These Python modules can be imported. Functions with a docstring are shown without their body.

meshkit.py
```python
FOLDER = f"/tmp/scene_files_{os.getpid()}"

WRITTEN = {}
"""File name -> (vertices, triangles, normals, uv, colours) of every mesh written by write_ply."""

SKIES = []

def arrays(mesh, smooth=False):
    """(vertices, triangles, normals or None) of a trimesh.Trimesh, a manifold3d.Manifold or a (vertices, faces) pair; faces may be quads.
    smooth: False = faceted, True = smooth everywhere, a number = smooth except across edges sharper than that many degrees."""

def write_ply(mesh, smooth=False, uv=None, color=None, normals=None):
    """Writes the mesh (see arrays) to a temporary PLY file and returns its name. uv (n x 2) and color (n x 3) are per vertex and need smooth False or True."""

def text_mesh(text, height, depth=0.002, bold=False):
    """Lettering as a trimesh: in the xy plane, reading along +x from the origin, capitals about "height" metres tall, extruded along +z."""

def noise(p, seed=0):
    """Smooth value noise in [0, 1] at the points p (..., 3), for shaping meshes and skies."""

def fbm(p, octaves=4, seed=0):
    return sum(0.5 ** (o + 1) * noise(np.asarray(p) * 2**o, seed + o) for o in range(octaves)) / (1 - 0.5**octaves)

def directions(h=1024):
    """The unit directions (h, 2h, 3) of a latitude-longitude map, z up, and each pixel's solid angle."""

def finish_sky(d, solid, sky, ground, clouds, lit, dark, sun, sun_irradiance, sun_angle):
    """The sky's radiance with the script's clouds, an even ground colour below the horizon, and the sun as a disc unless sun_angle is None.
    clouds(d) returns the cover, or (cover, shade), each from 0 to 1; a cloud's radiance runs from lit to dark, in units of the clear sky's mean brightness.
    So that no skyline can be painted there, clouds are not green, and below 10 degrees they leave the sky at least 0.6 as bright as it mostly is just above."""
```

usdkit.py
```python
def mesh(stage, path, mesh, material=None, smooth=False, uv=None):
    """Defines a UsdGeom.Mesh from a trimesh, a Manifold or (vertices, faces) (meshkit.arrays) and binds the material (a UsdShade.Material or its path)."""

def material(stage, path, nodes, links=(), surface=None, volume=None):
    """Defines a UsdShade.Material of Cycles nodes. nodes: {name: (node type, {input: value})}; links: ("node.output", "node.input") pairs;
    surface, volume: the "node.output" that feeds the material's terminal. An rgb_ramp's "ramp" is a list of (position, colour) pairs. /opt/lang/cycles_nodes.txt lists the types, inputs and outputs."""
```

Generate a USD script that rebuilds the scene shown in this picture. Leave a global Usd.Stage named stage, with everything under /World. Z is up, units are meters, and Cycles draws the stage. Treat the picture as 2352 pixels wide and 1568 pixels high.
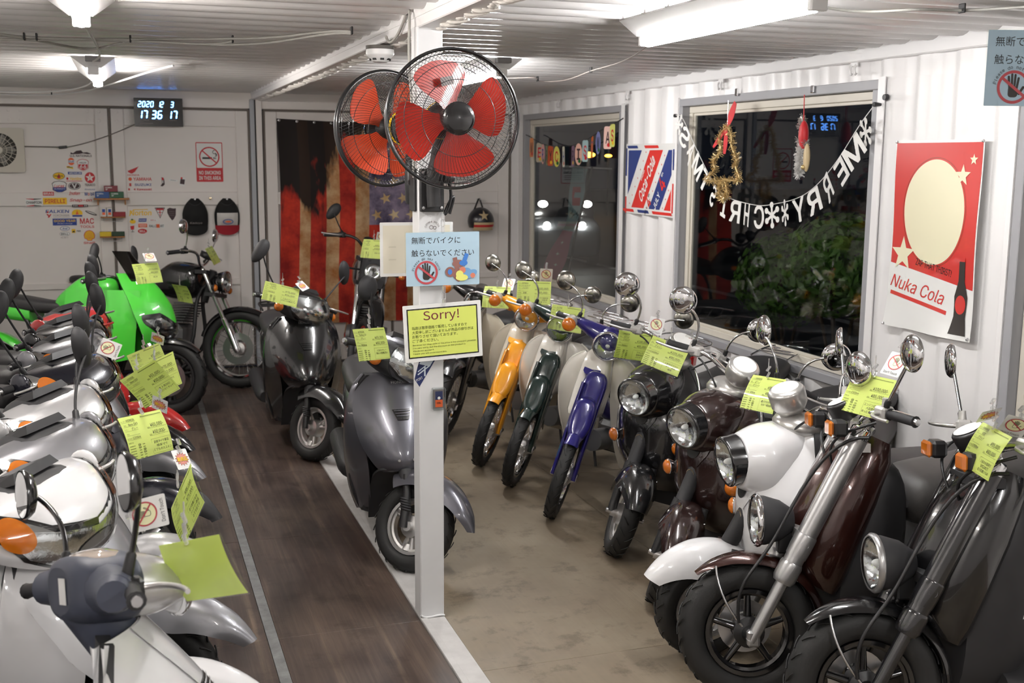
import math, random, types, functools
import numpy as np, trimesh, shapely, meshkit, usdkit
from shapely.geometry import Polygon, Point, box as sbox
from shapely import affinity
from pxr import Usd, UsdGeom, UsdLux, UsdShade, Gf, Sdf

random.seed(7); rng = np.random.default_rng(7)
stage = Usd.Stage.CreateInMemory()
UsdGeom.SetStageUpAxis(stage, 'Z'); UsdGeom.SetStageMetersPerUnit(stage, 1.0)
UsdGeom.Xform.Define(stage, '/World'); UsdGeom.Scope.Define(stage, '/World/Looks')

# ---------------------------------------------------------------- camera, night sky, exposure
YAW, PITCH, ROLL, CAMX, CAMZ, FPX = .328946, .161721, .00726875, -1.1003, 1.8787, 2586.34
fw = np.array([math.sin(YAW)*math.cos(PITCH), math.cos(YAW)*math.cos(PITCH), -math.sin(PITCH)])
r0 = np.array([math.cos(YAW), -math.sin(YAW), 0.]); u0 = np.cross(r0, fw)
rt = math.cos(ROLL)*r0 + math.sin(ROLL)*u0; up = -math.sin(ROLL)*r0 + math.cos(ROLL)*u0
cam = UsdGeom.Camera.Define(stage, '/World/camera')
m = np.eye(4); m[0, :3] = rt; m[1, :3] = up; m[2, :3] = -fw; m[3, :3] = (CAMX, 0, CAMZ)
cam.AddTransformOp().Set(Gf.Matrix4d(m.tolist()))
cam.CreateHorizontalApertureAttr(36.0); cam.CreateVerticalApertureAttr(24.0)
cam.CreateFocalLengthAttr(36.0*FPX/2352)
cam.CreateFStopAttr(5.0); cam.CreateFocusDistanceAttr(4.2)
cam.CreateClippingRangeAttr((0.05, 500.0))
cam.CreateExposureAttr(0.0)
sky = UsdLux.DomeLight.Define(stage, '/World/night_sky')
sky.CreateColorAttr(Gf.Vec3f(.35, .45, .7)); sky.CreateIntensityAttr(0.004)
TUBE = 128.        # radiance of the ceiling tubes

# ---------------------------------------------------------------- helpers: colours and materials
def lin(*c):
    c = np.array(c, float)/255
    return tuple(np.where(c <= .04045, c/12.92, ((c+.055)/1.055)**2.4))
def hx(s): return lin(*[int(s[i:i+2], 16) for i in (0, 2, 4)])
MAT = {}
def mat(name, col=None, rough=.5, metal=0., coat=0., noise=None, bump=None, **kw):
    """principled material; noise=(scale, amount[, detail]) mottles the colour, bump=(scale, strength)"""
    if name in MAT: return MAT[name]
    if isinstance(col, str): col = hx(col)
    n = {'p': ('principled_bsdf', dict(base_color=col, roughness=rough, metallic=metal, coat_weight=coat, coat_roughness=.04, **kw))}
    l = []
    if noise or bump: n['tc'] = ('texture_coordinate', {})
    if noise:
        s, a = noise[:2]
        n['nz'] = ('noise_texture', dict(scale=s, detail=5.0, roughness=.6)); l.append(('tc.object', 'nz.vector'))
        lo = tuple(max(0, c*(1-a)) for c in col); hi = tuple(min(1, c*(1+a)) for c in col)
        n['rp'] = ('rgb_ramp', {'ramp': [(.3, lo), (.7, hi)]}); l += [('nz.fac', 'rp.fac'), ('rp.color', 'p.base_color')]
    if bump:
        n['bn'] = ('noise_texture', dict(scale=bump[0], detail=3.0)); n['bp'] = ('bump', dict(strength=bump[1], distance=.002))
        l += [('tc.object', 'bn.vector'), ('bn.fac', 'bp.height'), ('bp.normal', 'p.normal')]
    MAT[name] = usdkit.material(stage, '/World/Looks/'+name, n, l, surface='p.BSDF')
    return MAT[name]
def nodes(name, n, l, out):
    MAT[name] = usdkit.material(stage, '/World/Looks/'+name, n, l, surface=out); return MAT[name]
def glow(name, col, s):
    if name not in MAT: nodes(name, {'e': ('emission', dict(color=col, strength=s))}, [], 'e.emission')
    return MAT[name]
def pane(name, tint=(1, 1, 1), ior=1.5, gl=(1, 1, 1), rough=0.0):
    f0 = ((ior-1)/(ior+1))**2
    return nodes(name, {'f': ('layer_weight', dict(blend=.5)), 'k': ('math', dict(math_type='power', value2=5.)), 'q': ('math', dict(math_type='multiply_add', value2=.9, value3=f0)), 't': ('transparent_bsdf', dict(color=tint)), 'g': ('glossy_bsdf', dict(color=gl, roughness=rough)), 'm': ('mix_closure', {})},
                 [('f.facing', 'k.value1'), ('k.value', 'q.value1'), ('q.value', 'm.fac'), ('t.BSDF', 'm.closure1'), ('g.BSDF', 'm.closure2')], 'm.closure')
def paint(name, col, metallic=0., rough=.3): return mat(name, col, rough=rough, metal=metallic, coat=1.)
chrome = mat('chrome', (.75, .75, .76), .06, 1.); steel = mat('brushed_steel', (.55, .55, .56), .3, 1.)
alu = mat('cast_aluminium', (.62, .61, .6), .35, .85); dullm = mat('old_mirror_back', (.42, .41, .37), .22, 1., noise=(60, .35))
mirrorm = mat('mirror_glass', (.9, .9, .9), .01, 1.)
rubber = mat('tyre_rubber', (.012, .012, .012), .62, bump=(300, .15)); blk = mat('black_plastic', (.014, .014, .015), .42)
blkm = mat('matt_black_plastic', (.022, .022, .024), .6, bump=(900, .1)); gblk = paint('gloss_black', (.006, .006, .007), 0, .2)
grip = mat('grip_rubber', (.018, .018, .02), .65); white = mat('white_plastic', (.75, .75, .74), .35)
seatm = mat('seat_vinyl', (.028, .027, .028), .5, bump=(700, .25)); seatg = mat('grey_seat_vinyl', (.06, .056, .054), .5, bump=(700, .25))
amber = mat('amber_lens', (.75, .2, .012), .12, coat=1., transmission_weight=.25); redl = mat('red_lens', (.45, .012, .01), .15, coat=1.)
lens = pane('clear_lens', (.95, .97, .97), 1.5, rough=.02); glass = pane('window_glass', (.86, .88, .88), 1.5)
film = pane('clear_film', (.97, .98, .97), 1.35, rough=.05); smoke = pane('smoked_screen', (.16, .15, .14), 1.55)
refl = mat('lamp_reflector', (.72, .73, .74), .12, 1., bump=(45, .6))
clearp = mat('clear_plastic', (.9, .9, .9), .08, transmission_weight=.85, alpha=.55)
inkm = mat('black_ink', (.012, .012, .012), .55); redp = mat('red_print', hx('c8202a'), .5); whitep = mat('white_print', (.8, .8, .78), .5)
bluep = mat('blue_print', hx('1c3f94'), .5); yelp = mat('yellow_print', hx('f2c414'), .5); orgp = mat('orange_print', hx('e8622a'), .5)
grnp = mat('green_print', hx('1f6b35'), .5); darkp = mat('dark_print', hx('3a2328'), .5); greyp = mat('grey_print', hx('77706e'), .5)

# ---------------------------------------------------------------- helpers: meshes are (vertices, triangles); creases come from doubled vertices
def _q(n, m, cu, cv):
    i, j = np.meshgrid(np.arange(n if cu else n-1), np.arange(m if cv else m-1), indexing='ij'); i, j = i.ravel(), j.ravel()
    a, b = i*m+j, i*m+(j+1) % m; c, d = ((i+1) % n)*m+(j+1) % m, ((i+1) % n)*m+j
    return np.vstack([np.stack([a, b, c], 1), np.stack([a, c, d], 1)])
def J(*ms):
    vs, fs, n = [], [], 0
    for v, f in ms:
        vs.append(np.asarray(v, float)); fs.append(np.asarray(f, int)+n); n += len(v)
    return np.vstack(vs), np.vstack(fs)
def grid(P, cu=False, cv=False):
    P = np.asarray(P, float); n, m_ = P.shape[:2]
    return P.reshape(-1, 3), _q(n, m_, cu, cv)
def fan(ring):
    ring = np.asarray(ring, float); n = len(ring); v = np.vstack([ring, ring.mean(0)])
    return v, np.stack([np.arange(n), (np.arange(n)+1) % n, np.full(n, n)], 1)
def loft(S, caps=True):
    S = np.asarray(S, float); g = grid(S, cv=True)
    return J(g, fan(S[0][::-1]), fan(S[-1])) if caps else g
def frames(p, closed=False):
    p = np.asarray(p, float); t = np.gradient(p, axis=0) if not closed else np.roll(p, -1, 0)-np.roll(p, 1, 0)
    t /= np.linalg.norm(t, axis=1)[:, None]+1e-12; a = np.array([0, 0, 1.]) if abs(t[0][2]) < .9 else np.array([1., 0, 0]); N = []
    for k in range(len(p)):
        a = a-t[k]*(a@t[k]); a /= np.linalg.norm(a)+1e-12; N.append(a)
    N = np.array(N); return t, N, np.cross(t, N)
def tube(p, r, n=8, caps=True, closed=False, flat=1.):
    p = np.asarray(p, float); t, N, B = frames(p, closed); r = np.broadcast_to(r, len(p)); a = np.linspace(0, 2*np.pi, n, endpoint=False)
    S = p[:, None]+r[:, None, None]*(np.cos(a)[None, :, None]*N[:, None]*flat+np.sin(a)[None, :, None]*B[:, None])
    return grid(S, cu=True, cv=True) if closed else loft(S, caps)
def spl(p, n=24):
    """smooth curve through points"""
    from scipy.interpolate import CubicSpline
    p = np.asarray(p, float); d = np.r_[0, np.cumsum(np.linalg.norm(np.diff(p, axis=0), axis=1)**.5)]
    return CubicSpline(d, p)(np.linspace(0, d[-1], n))
def lathe(pr, n=24, axis='z', c=(0, 0, 0), hard=True):
    """revolve (radius, height) pairs; hard doubles every profile corner"""
    pr = np.asarray(pr, float); a = np.linspace(0, 2*np.pi, n, endpoint=False); out = []
    for seg in (zip(pr[:-1], pr[1:]) if hard else [pr]):
        seg = np.array(seg); S = np.stack([seg[:, 0, None]*np.cos(a), seg[:, 0, None]*np.sin(a), np.repeat(seg[:, 1, None], n, 1)], -1); out.append(grid(S, cv=True))
    v, f = J(*out)
    if axis == 'y': v = v[:, [0, 2, 1]]
    if axis == 'x': v = v[:, [2, 0, 1]]
    return v+np.array(c), f
def ell(c, r, n=16, m_=10, th0=0., th1=np.pi):
    t, p = np.linspace(th0, th1, m_), np.linspace(0, 2*np.pi, n, endpoint=False); t, p = np.meshgrid(t, p, indexing='ij')
    return grid(np.stack([np.sin(t)*np.cos(p)*r[0]+c[0], np.sin(t)*np.sin(p)*r[1]+c[1], np.cos(t)*r[2]+c[2]], -1), cv=True)
def flatten(v, f):
    v, f = np.asarray(v), np.asarray(f); return v[f].reshape(-1, 3), np.arange(len(f)*3).reshape(-1, 3)
_BX = {}
def bx(x0, x1, y0, y1, z0, z1, bev=.0):
    s = np.array([x1-x0, y1-y0, z1-z0]); c = np.array([x0+x1, y0+y1, z0+z1])/2
    if not bev:
        b = trimesh.creation.box(s); return flatten(b.vertices+c, b.faces)
    bev = min(bev, .45*s.min()); pts = []
    for sx in (-1, 1):
        for sy in (-1, 1):
            for sz in (-1, 1):
                h = s/2*np.array([sx, sy, sz])
                for k in range(3):
                    d = -np.sign(h)*bev; d[k] = 0; pts.append(h+d)
    h = trimesh.convex.convex_hull(np.array(pts)); return flatten(h.vertices+c, h.faces)
def hull(p, flat=True):
    h = trimesh.convex.convex_hull(np.asarray(p, float)); return flatten(h.vertices, h.faces) if flat else (np.array(h.vertices), np.array(h.faces))
def tri(poly):
    """shapely polygon -> flat triangles (n,2)"""
    vs, fs, n = [], [], 0
    for g in getattr(poly, 'geoms', [poly]):
        if g.is_empty or g.geom_type != 'Polygon' or g.area < 1e-12: continue
        v, f = trimesh.creation.triangulate_polygon(g, engine='earcut'); vs.append(v); fs.append(f+n); n += len(v)
    return np.vstack(vs), np.vstack(fs)
def ext(poly, t):
    """extrude along z from 0 to t"""
    out = []
    for g in getattr(poly, 'geoms', [poly]):
        if g.geom_type != 'Polygon' or g.area < 1e-12: continue
        e = trimesh.creation.extrude_polygon(g, t, engine='earcut'); out.append(flatten(e.vertices, e.faces))
    return J(*out)
def face(poly, z=0.): 
    v, f = tri(poly); return np.c_[v, np.full(len(v), z)], f
def dec(f, poly, off=.002, cell=.25):
    """a patch bounded by a polygon in (u, v), lifted off the surface f(u, v) along its normal"""
    v, t = tri(poly); m_ = trimesh.Trimesh(v if v.shape[1] == 3 else np.c_[v, np.zeros(len(v))], t, process=False)
    vv, ff = trimesh.remesh.subdivide_to_size(m_.vertices, m_.faces, cell); u, w = vv[:, 0], vv[:, 1]; e = 1e-3
    P = f(u, w); nn = np.cross(f(u+e, w)-f(u-e, w), f(u, w+e)-f(u, w-e)); nn *= getattr(f, 'sgn', 1)/(np.linalg.norm(nn, axis=1)[:, None]+1e-12)
    return P+nn*off, ff
def surf(f, nu=20, nv=14, u=(-1, 1), v=(0, 1)):
    U, V = np.meshgrid(np.linspace(*u, nu), np.linspace(*v, nv), indexing='ij')
    return grid(f(U.ravel(), V.ravel()).reshape(nu, nv, 3))
def shell(f, t=.012, nu=20, nv=14, u=(-1, 1), v=(0, 1)):
    """a sheet with thickness: outer face, inner face, rim"""
    U, V = np.meshgrid(np.linspace(*u, nu), np.linspace(*v, nv), indexing='ij'); U, V = U.ravel(), V.ravel(); e = 1e-3
    P = f(U, V); nn = np.cross(f(U+e, V)-f(U-e, V), f(U, V+e)-f(U, V-e)); nn *= getattr(f, 'sgn', 1)/(np.linalg.norm(nn, axis=1)[:, None]+1e-12)
    Q = (P-nn*t).reshape(nu, nv, 3); P = P.reshape(nu, nv, 3); rim = lambda A: np.vstack([A[:, 0], A[-1, 1:], A[::-1, -1][1:], A[0, ::-1][1:-1]])
    return J(grid(P), grid(Q[::-1]), grid(np.stack([rim(P), rim(Q)]), cv=True))
def X(mesh, M): v, f = mesh; return np.asarray(v)@np.asarray(M)[:3, :3].T+np.asarray(M)[:3, 3], f
def mv(mesh, d): return np.asarray(mesh[0])+np.array(d, float), mesh[1]
def rot(axis, deg, c=(0, 0, 0)): return trimesh.transformations.rotation_matrix(math.radians(deg), axis, c)
def mir(mesh): v, f = mesh; return np.asarray(v)*[1, -1, 1], np.asarray(f)[:, ::-1]
def fr(o, x, y):
    """frame with origin o, x axis, y axis (z = x cross y)"""
    M = np.eye(4); x = np.array(x, float); x /= np.linalg.norm(x); z = np.cross(x, y); z /= np.linalg.norm(z); M[:3, 0] = x; M[:3, 1] = np.cross(z, x); M[:3, 2] = z; M[:3, 3] = o; return M
def ip(xs, t):
    """smooth interpolation of rows at parameter t"""
    from scipy.interpolate import PchipInterpolator
    xs = np.asarray(xs, float); return PchipInterpolator(np.linspace(0, 1, len(xs)), xs)(np.clip(t, -.02, 1.02))
def bodyloft(st, n=20, k=24):
    """stations (x, z low, z high, half width, exponent) -> smooth body along x"""
    st = np.asarray(st, float); t = np.linspace(0, 1, k); from scipy.interpolate import PchipInterpolator
    s = np.array([PchipInterpolator(np.linspace(0, 1, len(st)), st[:, c])(t) for c in range(5)]).T; a = np.linspace(0, 2*np.pi, n, endpoint=False); S = []
    for x, zl, zh, w, e in s:
        c, d = np.cos(a), np.sin(a); y = w*np.sign(c)*abs(c)**(2/e); z = (zl+zh)/2+(zh-zl)/2*np.sign(d)*abs(d)**(2/e); S.append(np.stack([np.full(n, x), y, z], 1))
    return loft(S)
import PIL.ImageFont as _fonts
_fonts.truetype = functools.lru_cache(None)(_fonts.truetype)      # open each font file once
_F = {}; _real = meshkit.glob
def T(s, h, cjk=False, bold=False, depth=.0006):
    """lettering centred on the origin, in the xy plane"""
    k = (s, cjk, bold)
    if k not in _F:
        try:
            if cjk: meshkit.glob = types.SimpleNamespace(glob=lambda p: _real.glob('/opt/blender-*/*/datafiles/fonts/Noto Sans CJK*'))
            t = meshkit.text_mesh(s, 1.0, .0, bold=bold) if False else meshkit.text_mesh(s, 1.0, .02, bold=bold)
            v, f = np.array(t.vertices), np.array(t.faces); keep = (v[f][:, :, 2] > .019).all(1); f = f[keep]; u, inv = np.unique(f, return_inverse=True)
            v, f = v[u], inv.reshape(-1, 3); v[:, :2] -= (v[:, :2].min(0)+v[:, :2].max(0))/2; v[:, 2] = 0; _F[k] = v, f
        finally: meshkit.glob = _real
    v, f = _F[k]; return v*h+[0, 0, depth], f
def fitw(mesh, w):
    v, f = mesh; s = w/np.ptp(v[:, 0]); return v*[s, 1, 1], f
def slant(mesh, k): v, f = mesh; v = v.copy(); v[:, 0] += k*v[:, 1]; return v, f

# ---------------------------------------------------------------- helpers: prims
_N = {}
def numbered(parent, name):
    k = (parent, name); _N[k] = _N.get(k, -1)+1
    return f'{parent}/{name}' if _N[k] == 0 else f'{parent}/{name}_{_N[k]:03d}'
def setd(path, **kw):
    p = stage.GetPrimAtPath(path)
    for k, v in kw.items():
        if v: p.SetCustomDataByKey(k, v)
def obj(name, mesh, m_, parent='/World', label=None, cat=None, group=None, kind=None, smooth=True):
    path = numbered(parent, name); usdkit.mesh(stage, path, mesh, m_, smooth=smooth); setd(path, label=label, category=cat, group=group, kind=kind); return path
def thing(name, label, cat, loc=(0, 0, 0), rz=0., group=None, lean=0., kind=None):
    path = numbered('/World', name); x = UsdGeom.Xform.Define(stage, path); x.AddTranslateOp().Set(Gf.Vec3d(*map(float, loc)))
    if rz or lean: x.AddRotateXYZOp().Set(Gf.Vec3f(lean, 0, rz))
    setd(path, label=label, category=cat, group=group, kind=kind); return path
def copy(src, loc, rz, label, cat, group=None, tilt=None):
    path = numbered('/World', src.rsplit('/', 1)[1].rstrip('0123456789').rstrip('_') if src[-4:-3] == '_' else src.rsplit('/', 1)[1])
    p = stage.DefinePrim(path, 'Xform'); p.GetReferences().AddInternalReference(src); x = UsdGeom.Xformable(p); x.ClearXformOpOrder()
    p.GetAttribute('xformOp:translate').Set(Gf.Vec3d(*map(float, loc))) if p.HasAttribute('xformOp:translate') else None
    x.SetXformOpOrder([])
    t = UsdGeom.XformOp(p.CreateAttribute('xformOp:translate', Sdf.ValueTypeNames.Double3)); t.Set(Gf.Vec3d(*map(float, loc)))
    r = UsdGeom.XformOp(p.CreateAttribute('xformOp:rotateXYZ', Sdf.ValueTypeNames.Float3)); r.Set(Gf.Vec3f(*(tilt or (0, 0, rz)))); x.SetXformOpOrder([t, r])
    p.SetInstanceable(True); setd(path, label=label, category=cat, group=group); return path
# ================================================================ the room: two joined steel containers
wallm = mat('white_wall_paint', (.80, .785, .78), .38, noise=(1.3, .035)); ceilm = mat('ceiling_paint', (.62, .605, .595), .25, noise=(2, .04)); frameg = mat('grey_frame_paint', (.33, .33, .345), .45)
doorm = mat('container_door_paint', (.80, .755, .72), .42, noise=(1.1, .03)); gask = mat('door_gasket', (.16, .135, .115), .6); creamf = mat('cream_sash', (.62, .58, .5), .45); sillm = mat('sill_paint', (.48, .47, .46), .5, noise=(9, .12))
stripm = mat('steel_floor_strip', (.26, .265, .265), .45, .6, noise=(14, .3))
# dark plywood: streaks along y, pale wear tracks, blotches
def floor_mat(name, dark, mid, light, sx, wear, streak=1., sy=.55, wf=.62):
    return nodes(name, {'g': ('geometry', {}), 'm1': ('mapping', dict(scale=(sx, sy, 1))), 'n1': ('noise_texture', dict(scale=1.0, detail=6., roughness=.65)), 'r1': ('rgb_ramp', {'ramp': [(.28, dark), (.52, mid), (.75, light)]}),
        'n2': ('noise_texture', dict(scale=1.6, detail=5., roughness=.62)), 'r2': ('rgb_ramp', {'ramp': [(.42, (0, 0, 0)), (.68, (1, 1, 1))]}), 'x': ('mix', dict(mix_type='mix', color2=wear)), 'mm': ('math', dict(math_type='multiply', value2=wf)),
        'm3': ('mapping', dict(scale=(70, 3, 1), rotation=(0, 0, .3))), 'n3': ('noise_texture', dict(scale=1., detail=3.)), 'r3': ('rgb_ramp', {'ramp': [(.35, (1-.24*streak,)*3), (.65, (1+.14*streak,)*3)]}), 'y': ('mix', dict(mix_type='multiply', fac=1.)),
        'n4': ('noise_texture', dict(scale=5.5, detail=6., roughness=.7)), 'r4': ('rgb_ramp', {'ramp': [(.36, (.5, .46, .42)), (.47, (1, 1, 1))]}), 'z': ('mix', dict(mix_type='multiply', fac=.75)),
        'p': ('principled_bsdf', dict(roughness=.5)), 'bp': ('bump', dict(strength=.25, distance=.002)), 'rr': ('map_range', dict(from_min=.3, from_max=.7, to_min=.36, to_max=.6))},
        [('g.position', 'm1.vector'), ('m1.vector', 'n1.vector'), ('n1.fac', 'r1.fac'), ('g.position', 'n2.vector'), ('n2.fac', 'r2.fac'), ('r2.color', 'mm.value1'), ('mm.value', 'x.fac'), ('r1.color', 'x.color1'), ('g.position', 'm3.vector'), ('m3.vector', 'n3.vector'),
         ('n3.fac', 'r3.fac'), ('x.color', 'y.color1'), ('r3.color', 'y.color2'), ('g.position', 'n4.vector'), ('n4.fac', 'r4.fac'), ('y.color', 'z.color1'), ('r4.color', 'z.color2'), ('z.color', 'p.base_color'), ('n3.fac', 'bp.height'), ('bp.normal', 'p.normal'), ('n2.fac', 'rr.value'), ('rr.result', 'p.roughness')], 'p.BSDF')
plyd = floor_mat('dark_plywood', lin(40, 29, 26), lin(64, 50, 44), lin(112, 95, 80), 20, lin(92, 77, 66)); plyl = floor_mat('pale_dirty_plywood', lin(98, 84, 68), lin(122, 110, 93), lin(140, 130, 113), 1.5, lin(134, 122, 103), .12, 1.1)
Y0, Y1, XL, XR = -1.75, 10.256, -2.42, 2.41
fl = thing('floor', 'dark worn plywood sheets on the left and pale stained sheets on the right of a grey sill', 'floor', kind='structure')
obj('floor_base', bx(XL-.1, XR+.15, Y0-.1, Y1+.1, -.15, -.028), sillm, fl)
cols = [(XL, -1.852), (-1.808, -.652), (-.608, -.032)]
for c, (a, b) in enumerate(cols):
    y = Y0
    for yy in [-.53+.0*c, .67, 1.87, 3.07, 4.265, 5.465, 6.67, 7.87, 9.07, Y1]:
        obj('plywood_sheet', bx(a, b, y+.001, yy-.001, -.027, 0, .0015), plyd, fl, label='dark brown worn plywood floor sheet'); y = yy
for x in (-1.83, -.63): obj('steel_strip', bx(x-.021, x+.021, Y0, Y1, -.027, .001, .001), stripm, fl, label='narrow grey steel strip between plywood sheets')
for a, b in [(.072, 1.24), (1.242, XR)]:
    y = Y0
    for yy in [1.35, 3.745, 6.11, 8.5, Y1]: obj('plywood_sheet', bx(a, b, y+.001, yy-.001, -.027, 0, .0015), plyl, fl, label='pale stained floor sheet'); y = yy
obj('floor_sill', J(bx(-.03, .07, Y0, Y1, -.027, .006, .002), bx(-.03, -.004, Y0, Y1, .006, .009, .001)), sillm, fl, label='grey painted steel sill between the two floors')
# corrugated sheet: run along one axis, profile along the other
def corr(a, b, pitch, d, flat=.3, ph=0.):
    """profile points (t, depth) from a to b"""
    out = []; k0 = math.floor((a-ph)/pitch)-1
    for k in range(k0, k0+int((b-a)/pitch)+4):
        t = ph+k*pitch; s = pitch*(.5-flat)
        out += [(t, 0), (t+pitch*flat, 0), (t+pitch*flat+s, d), (t+pitch*2*flat+s, d)]
    t, dd = np.array(out).T; g = (t > a) & (t < b); return np.r_[a, t[g], b], np.r_[np.interp(a, t, dd), dd[g], np.interp(b, t, dd)]
def sheet(P0, P1):
    """strips between two polylines, every facet flat, bends slightly eased by doubling"""
    out = []
    for k in range(len(P0)-1): out.append(grid(np.array([[P0[k], P1[k]], [P0[k+1], P1[k+1]]])))
    return J(*out)
def smoothprof(t, d, r):
    """round the bends of a trapezoid profile"""
    T_, D = [], []
    for k in range(len(t)):
        if 0 < k < len(t)-1:
            for s in (-1, 1):
                n = k+s; L = abs(t[n]-t[k]); w = min(r, .45*L)/max(L, 1e-9); T_.append(t[k]+(t[n]-t[k])*w); D.append(d[k]+(d[n]-d[k])*w)
        else: T_.append(t[k]); D.append(d[k])
    return np.array(T_), np.array(D)
def corrsheet(axis, a, b, lo, hi, base, pitch, d, sgn, fixed, ph=0., r=.012):
    t, dd = smoothprof(*corr(a, b, pitch, d, ph=ph), r); o = np.zeros((len(t), 2, 3)); o[:, :, axis] = t[:, None]; o[:, :, fixed] = (base+sgn*dd)[:, None]; oth = 3-axis-fixed; o[:, 0, oth] = lo; o[:, 1, oth] = hi
    return grid(o)
for a, b, w in [(XL-.05, -.025, 'left'), (.06, XR+.05, 'right')]:
    obj('ceiling', J(corrsheet(1, Y0, Y1+.02, a, b, 2.418, .195, .024, 1, 2, ph=.05), bx(a, b, Y0, Y1+.1, 2.47, 2.49)), ceilm, label=f'white ribbed steel ceiling of the {w} container', cat='ceiling', kind='structure')
obj('ceiling_beam', J(bx(-.028, .066, Y0, Y1, 2.362, 2.5, .004), bx(-.032, -.028, Y0, Y1, 2.40, 2.5)), wallm, label='white steel beam between the two ceilings', cat='beam', kind='structure')
foam = mat('caulking_foam', (.62, .59, .55), .7, bump=(120, .6))
fm = []
for k in range(150):
    y = 10.2-k*.066+rng.normal()*.01; s = .5+.5*rng.random(); c = (.050+rng.normal()*.006, y, 2.362); fm.append(X(ell((0, 0, 0), (.022*s, .034*s, .011*s), 8, 6), fr(c, (1, rng.normal()*.4, 0), (0, 1, 0)) if False else np.block([[np.array(rot((0, 0, 1), rng.normal()*35)[:3, :3]), np.array(c)[:, None]], [np.zeros((1, 3)), 1]])))
for k in range(60):
    y = 10.1-k*.16+rng.normal()*.03; q = spl([(.02+rng.normal()*.008, y, 2.361), (.05, y-.04, 2.355), (.075, y-.06, 2.36), (.06, y-.11, 2.357)], 12); fm.append(tube(q, .006+.004*rng.random(), 6))
obj('beam_foam', J(*fm), foam, label='lumpy sealing foam along the underside edge of the ceiling beam', cat='foam', kind='structure')
# right wall: corrugated pieces around three windows
WZ0, WZ1 = .70, 2.268; wins = [(7.775, 9.98), (4.742, 6.856), (1.68, 3.80)]
def wpiece(y0, y1, z0, z1): return corrsheet(1, y0, y1, z0, z1, XR, .268, .034, 1, 0, ph=.10)
segs = [wpiece(Y0, Y1, WZ1, 2.37), wpiece(Y0, Y1, 0, WZ0)]; e = Y0
for a, b in sorted(wins): segs.append(wpiece(e, a, WZ0, WZ1)); e = b
segs.append(wpiece(e, Y1, WZ0, WZ1))
obj('wall_right', J(*segs), wallm, label='white corrugated steel wall with three windows', cat='wall', kind='structure')
obj('trim_1', J(bx(2.385, 2.46, Y0, Y1, 2.362, 2.46, .006), bx(2.39, 2.46, Y0, Y1, -.02, .06, .004)), wallm, label='white top and bottom rails of the right wall', cat='trim', kind='structure')
obj('wall_left', J(corrsheet(1, Y0, Y1, 0, 2.37, XL, .268, .034, -1, 0, ph=.1), bx(XL-.05, XL+.025, Y0, Y1, 2.362, 2.46, .006)), wallm, label='white corrugated steel wall behind the left row', cat='wall', kind='structure')
obj('wall_front', bx(XL-.05, XR+.05, Y0-.03, Y0, 0, 2.47), wallm, label='plain white wall behind the camera', cat='wall', kind='structure')
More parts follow.
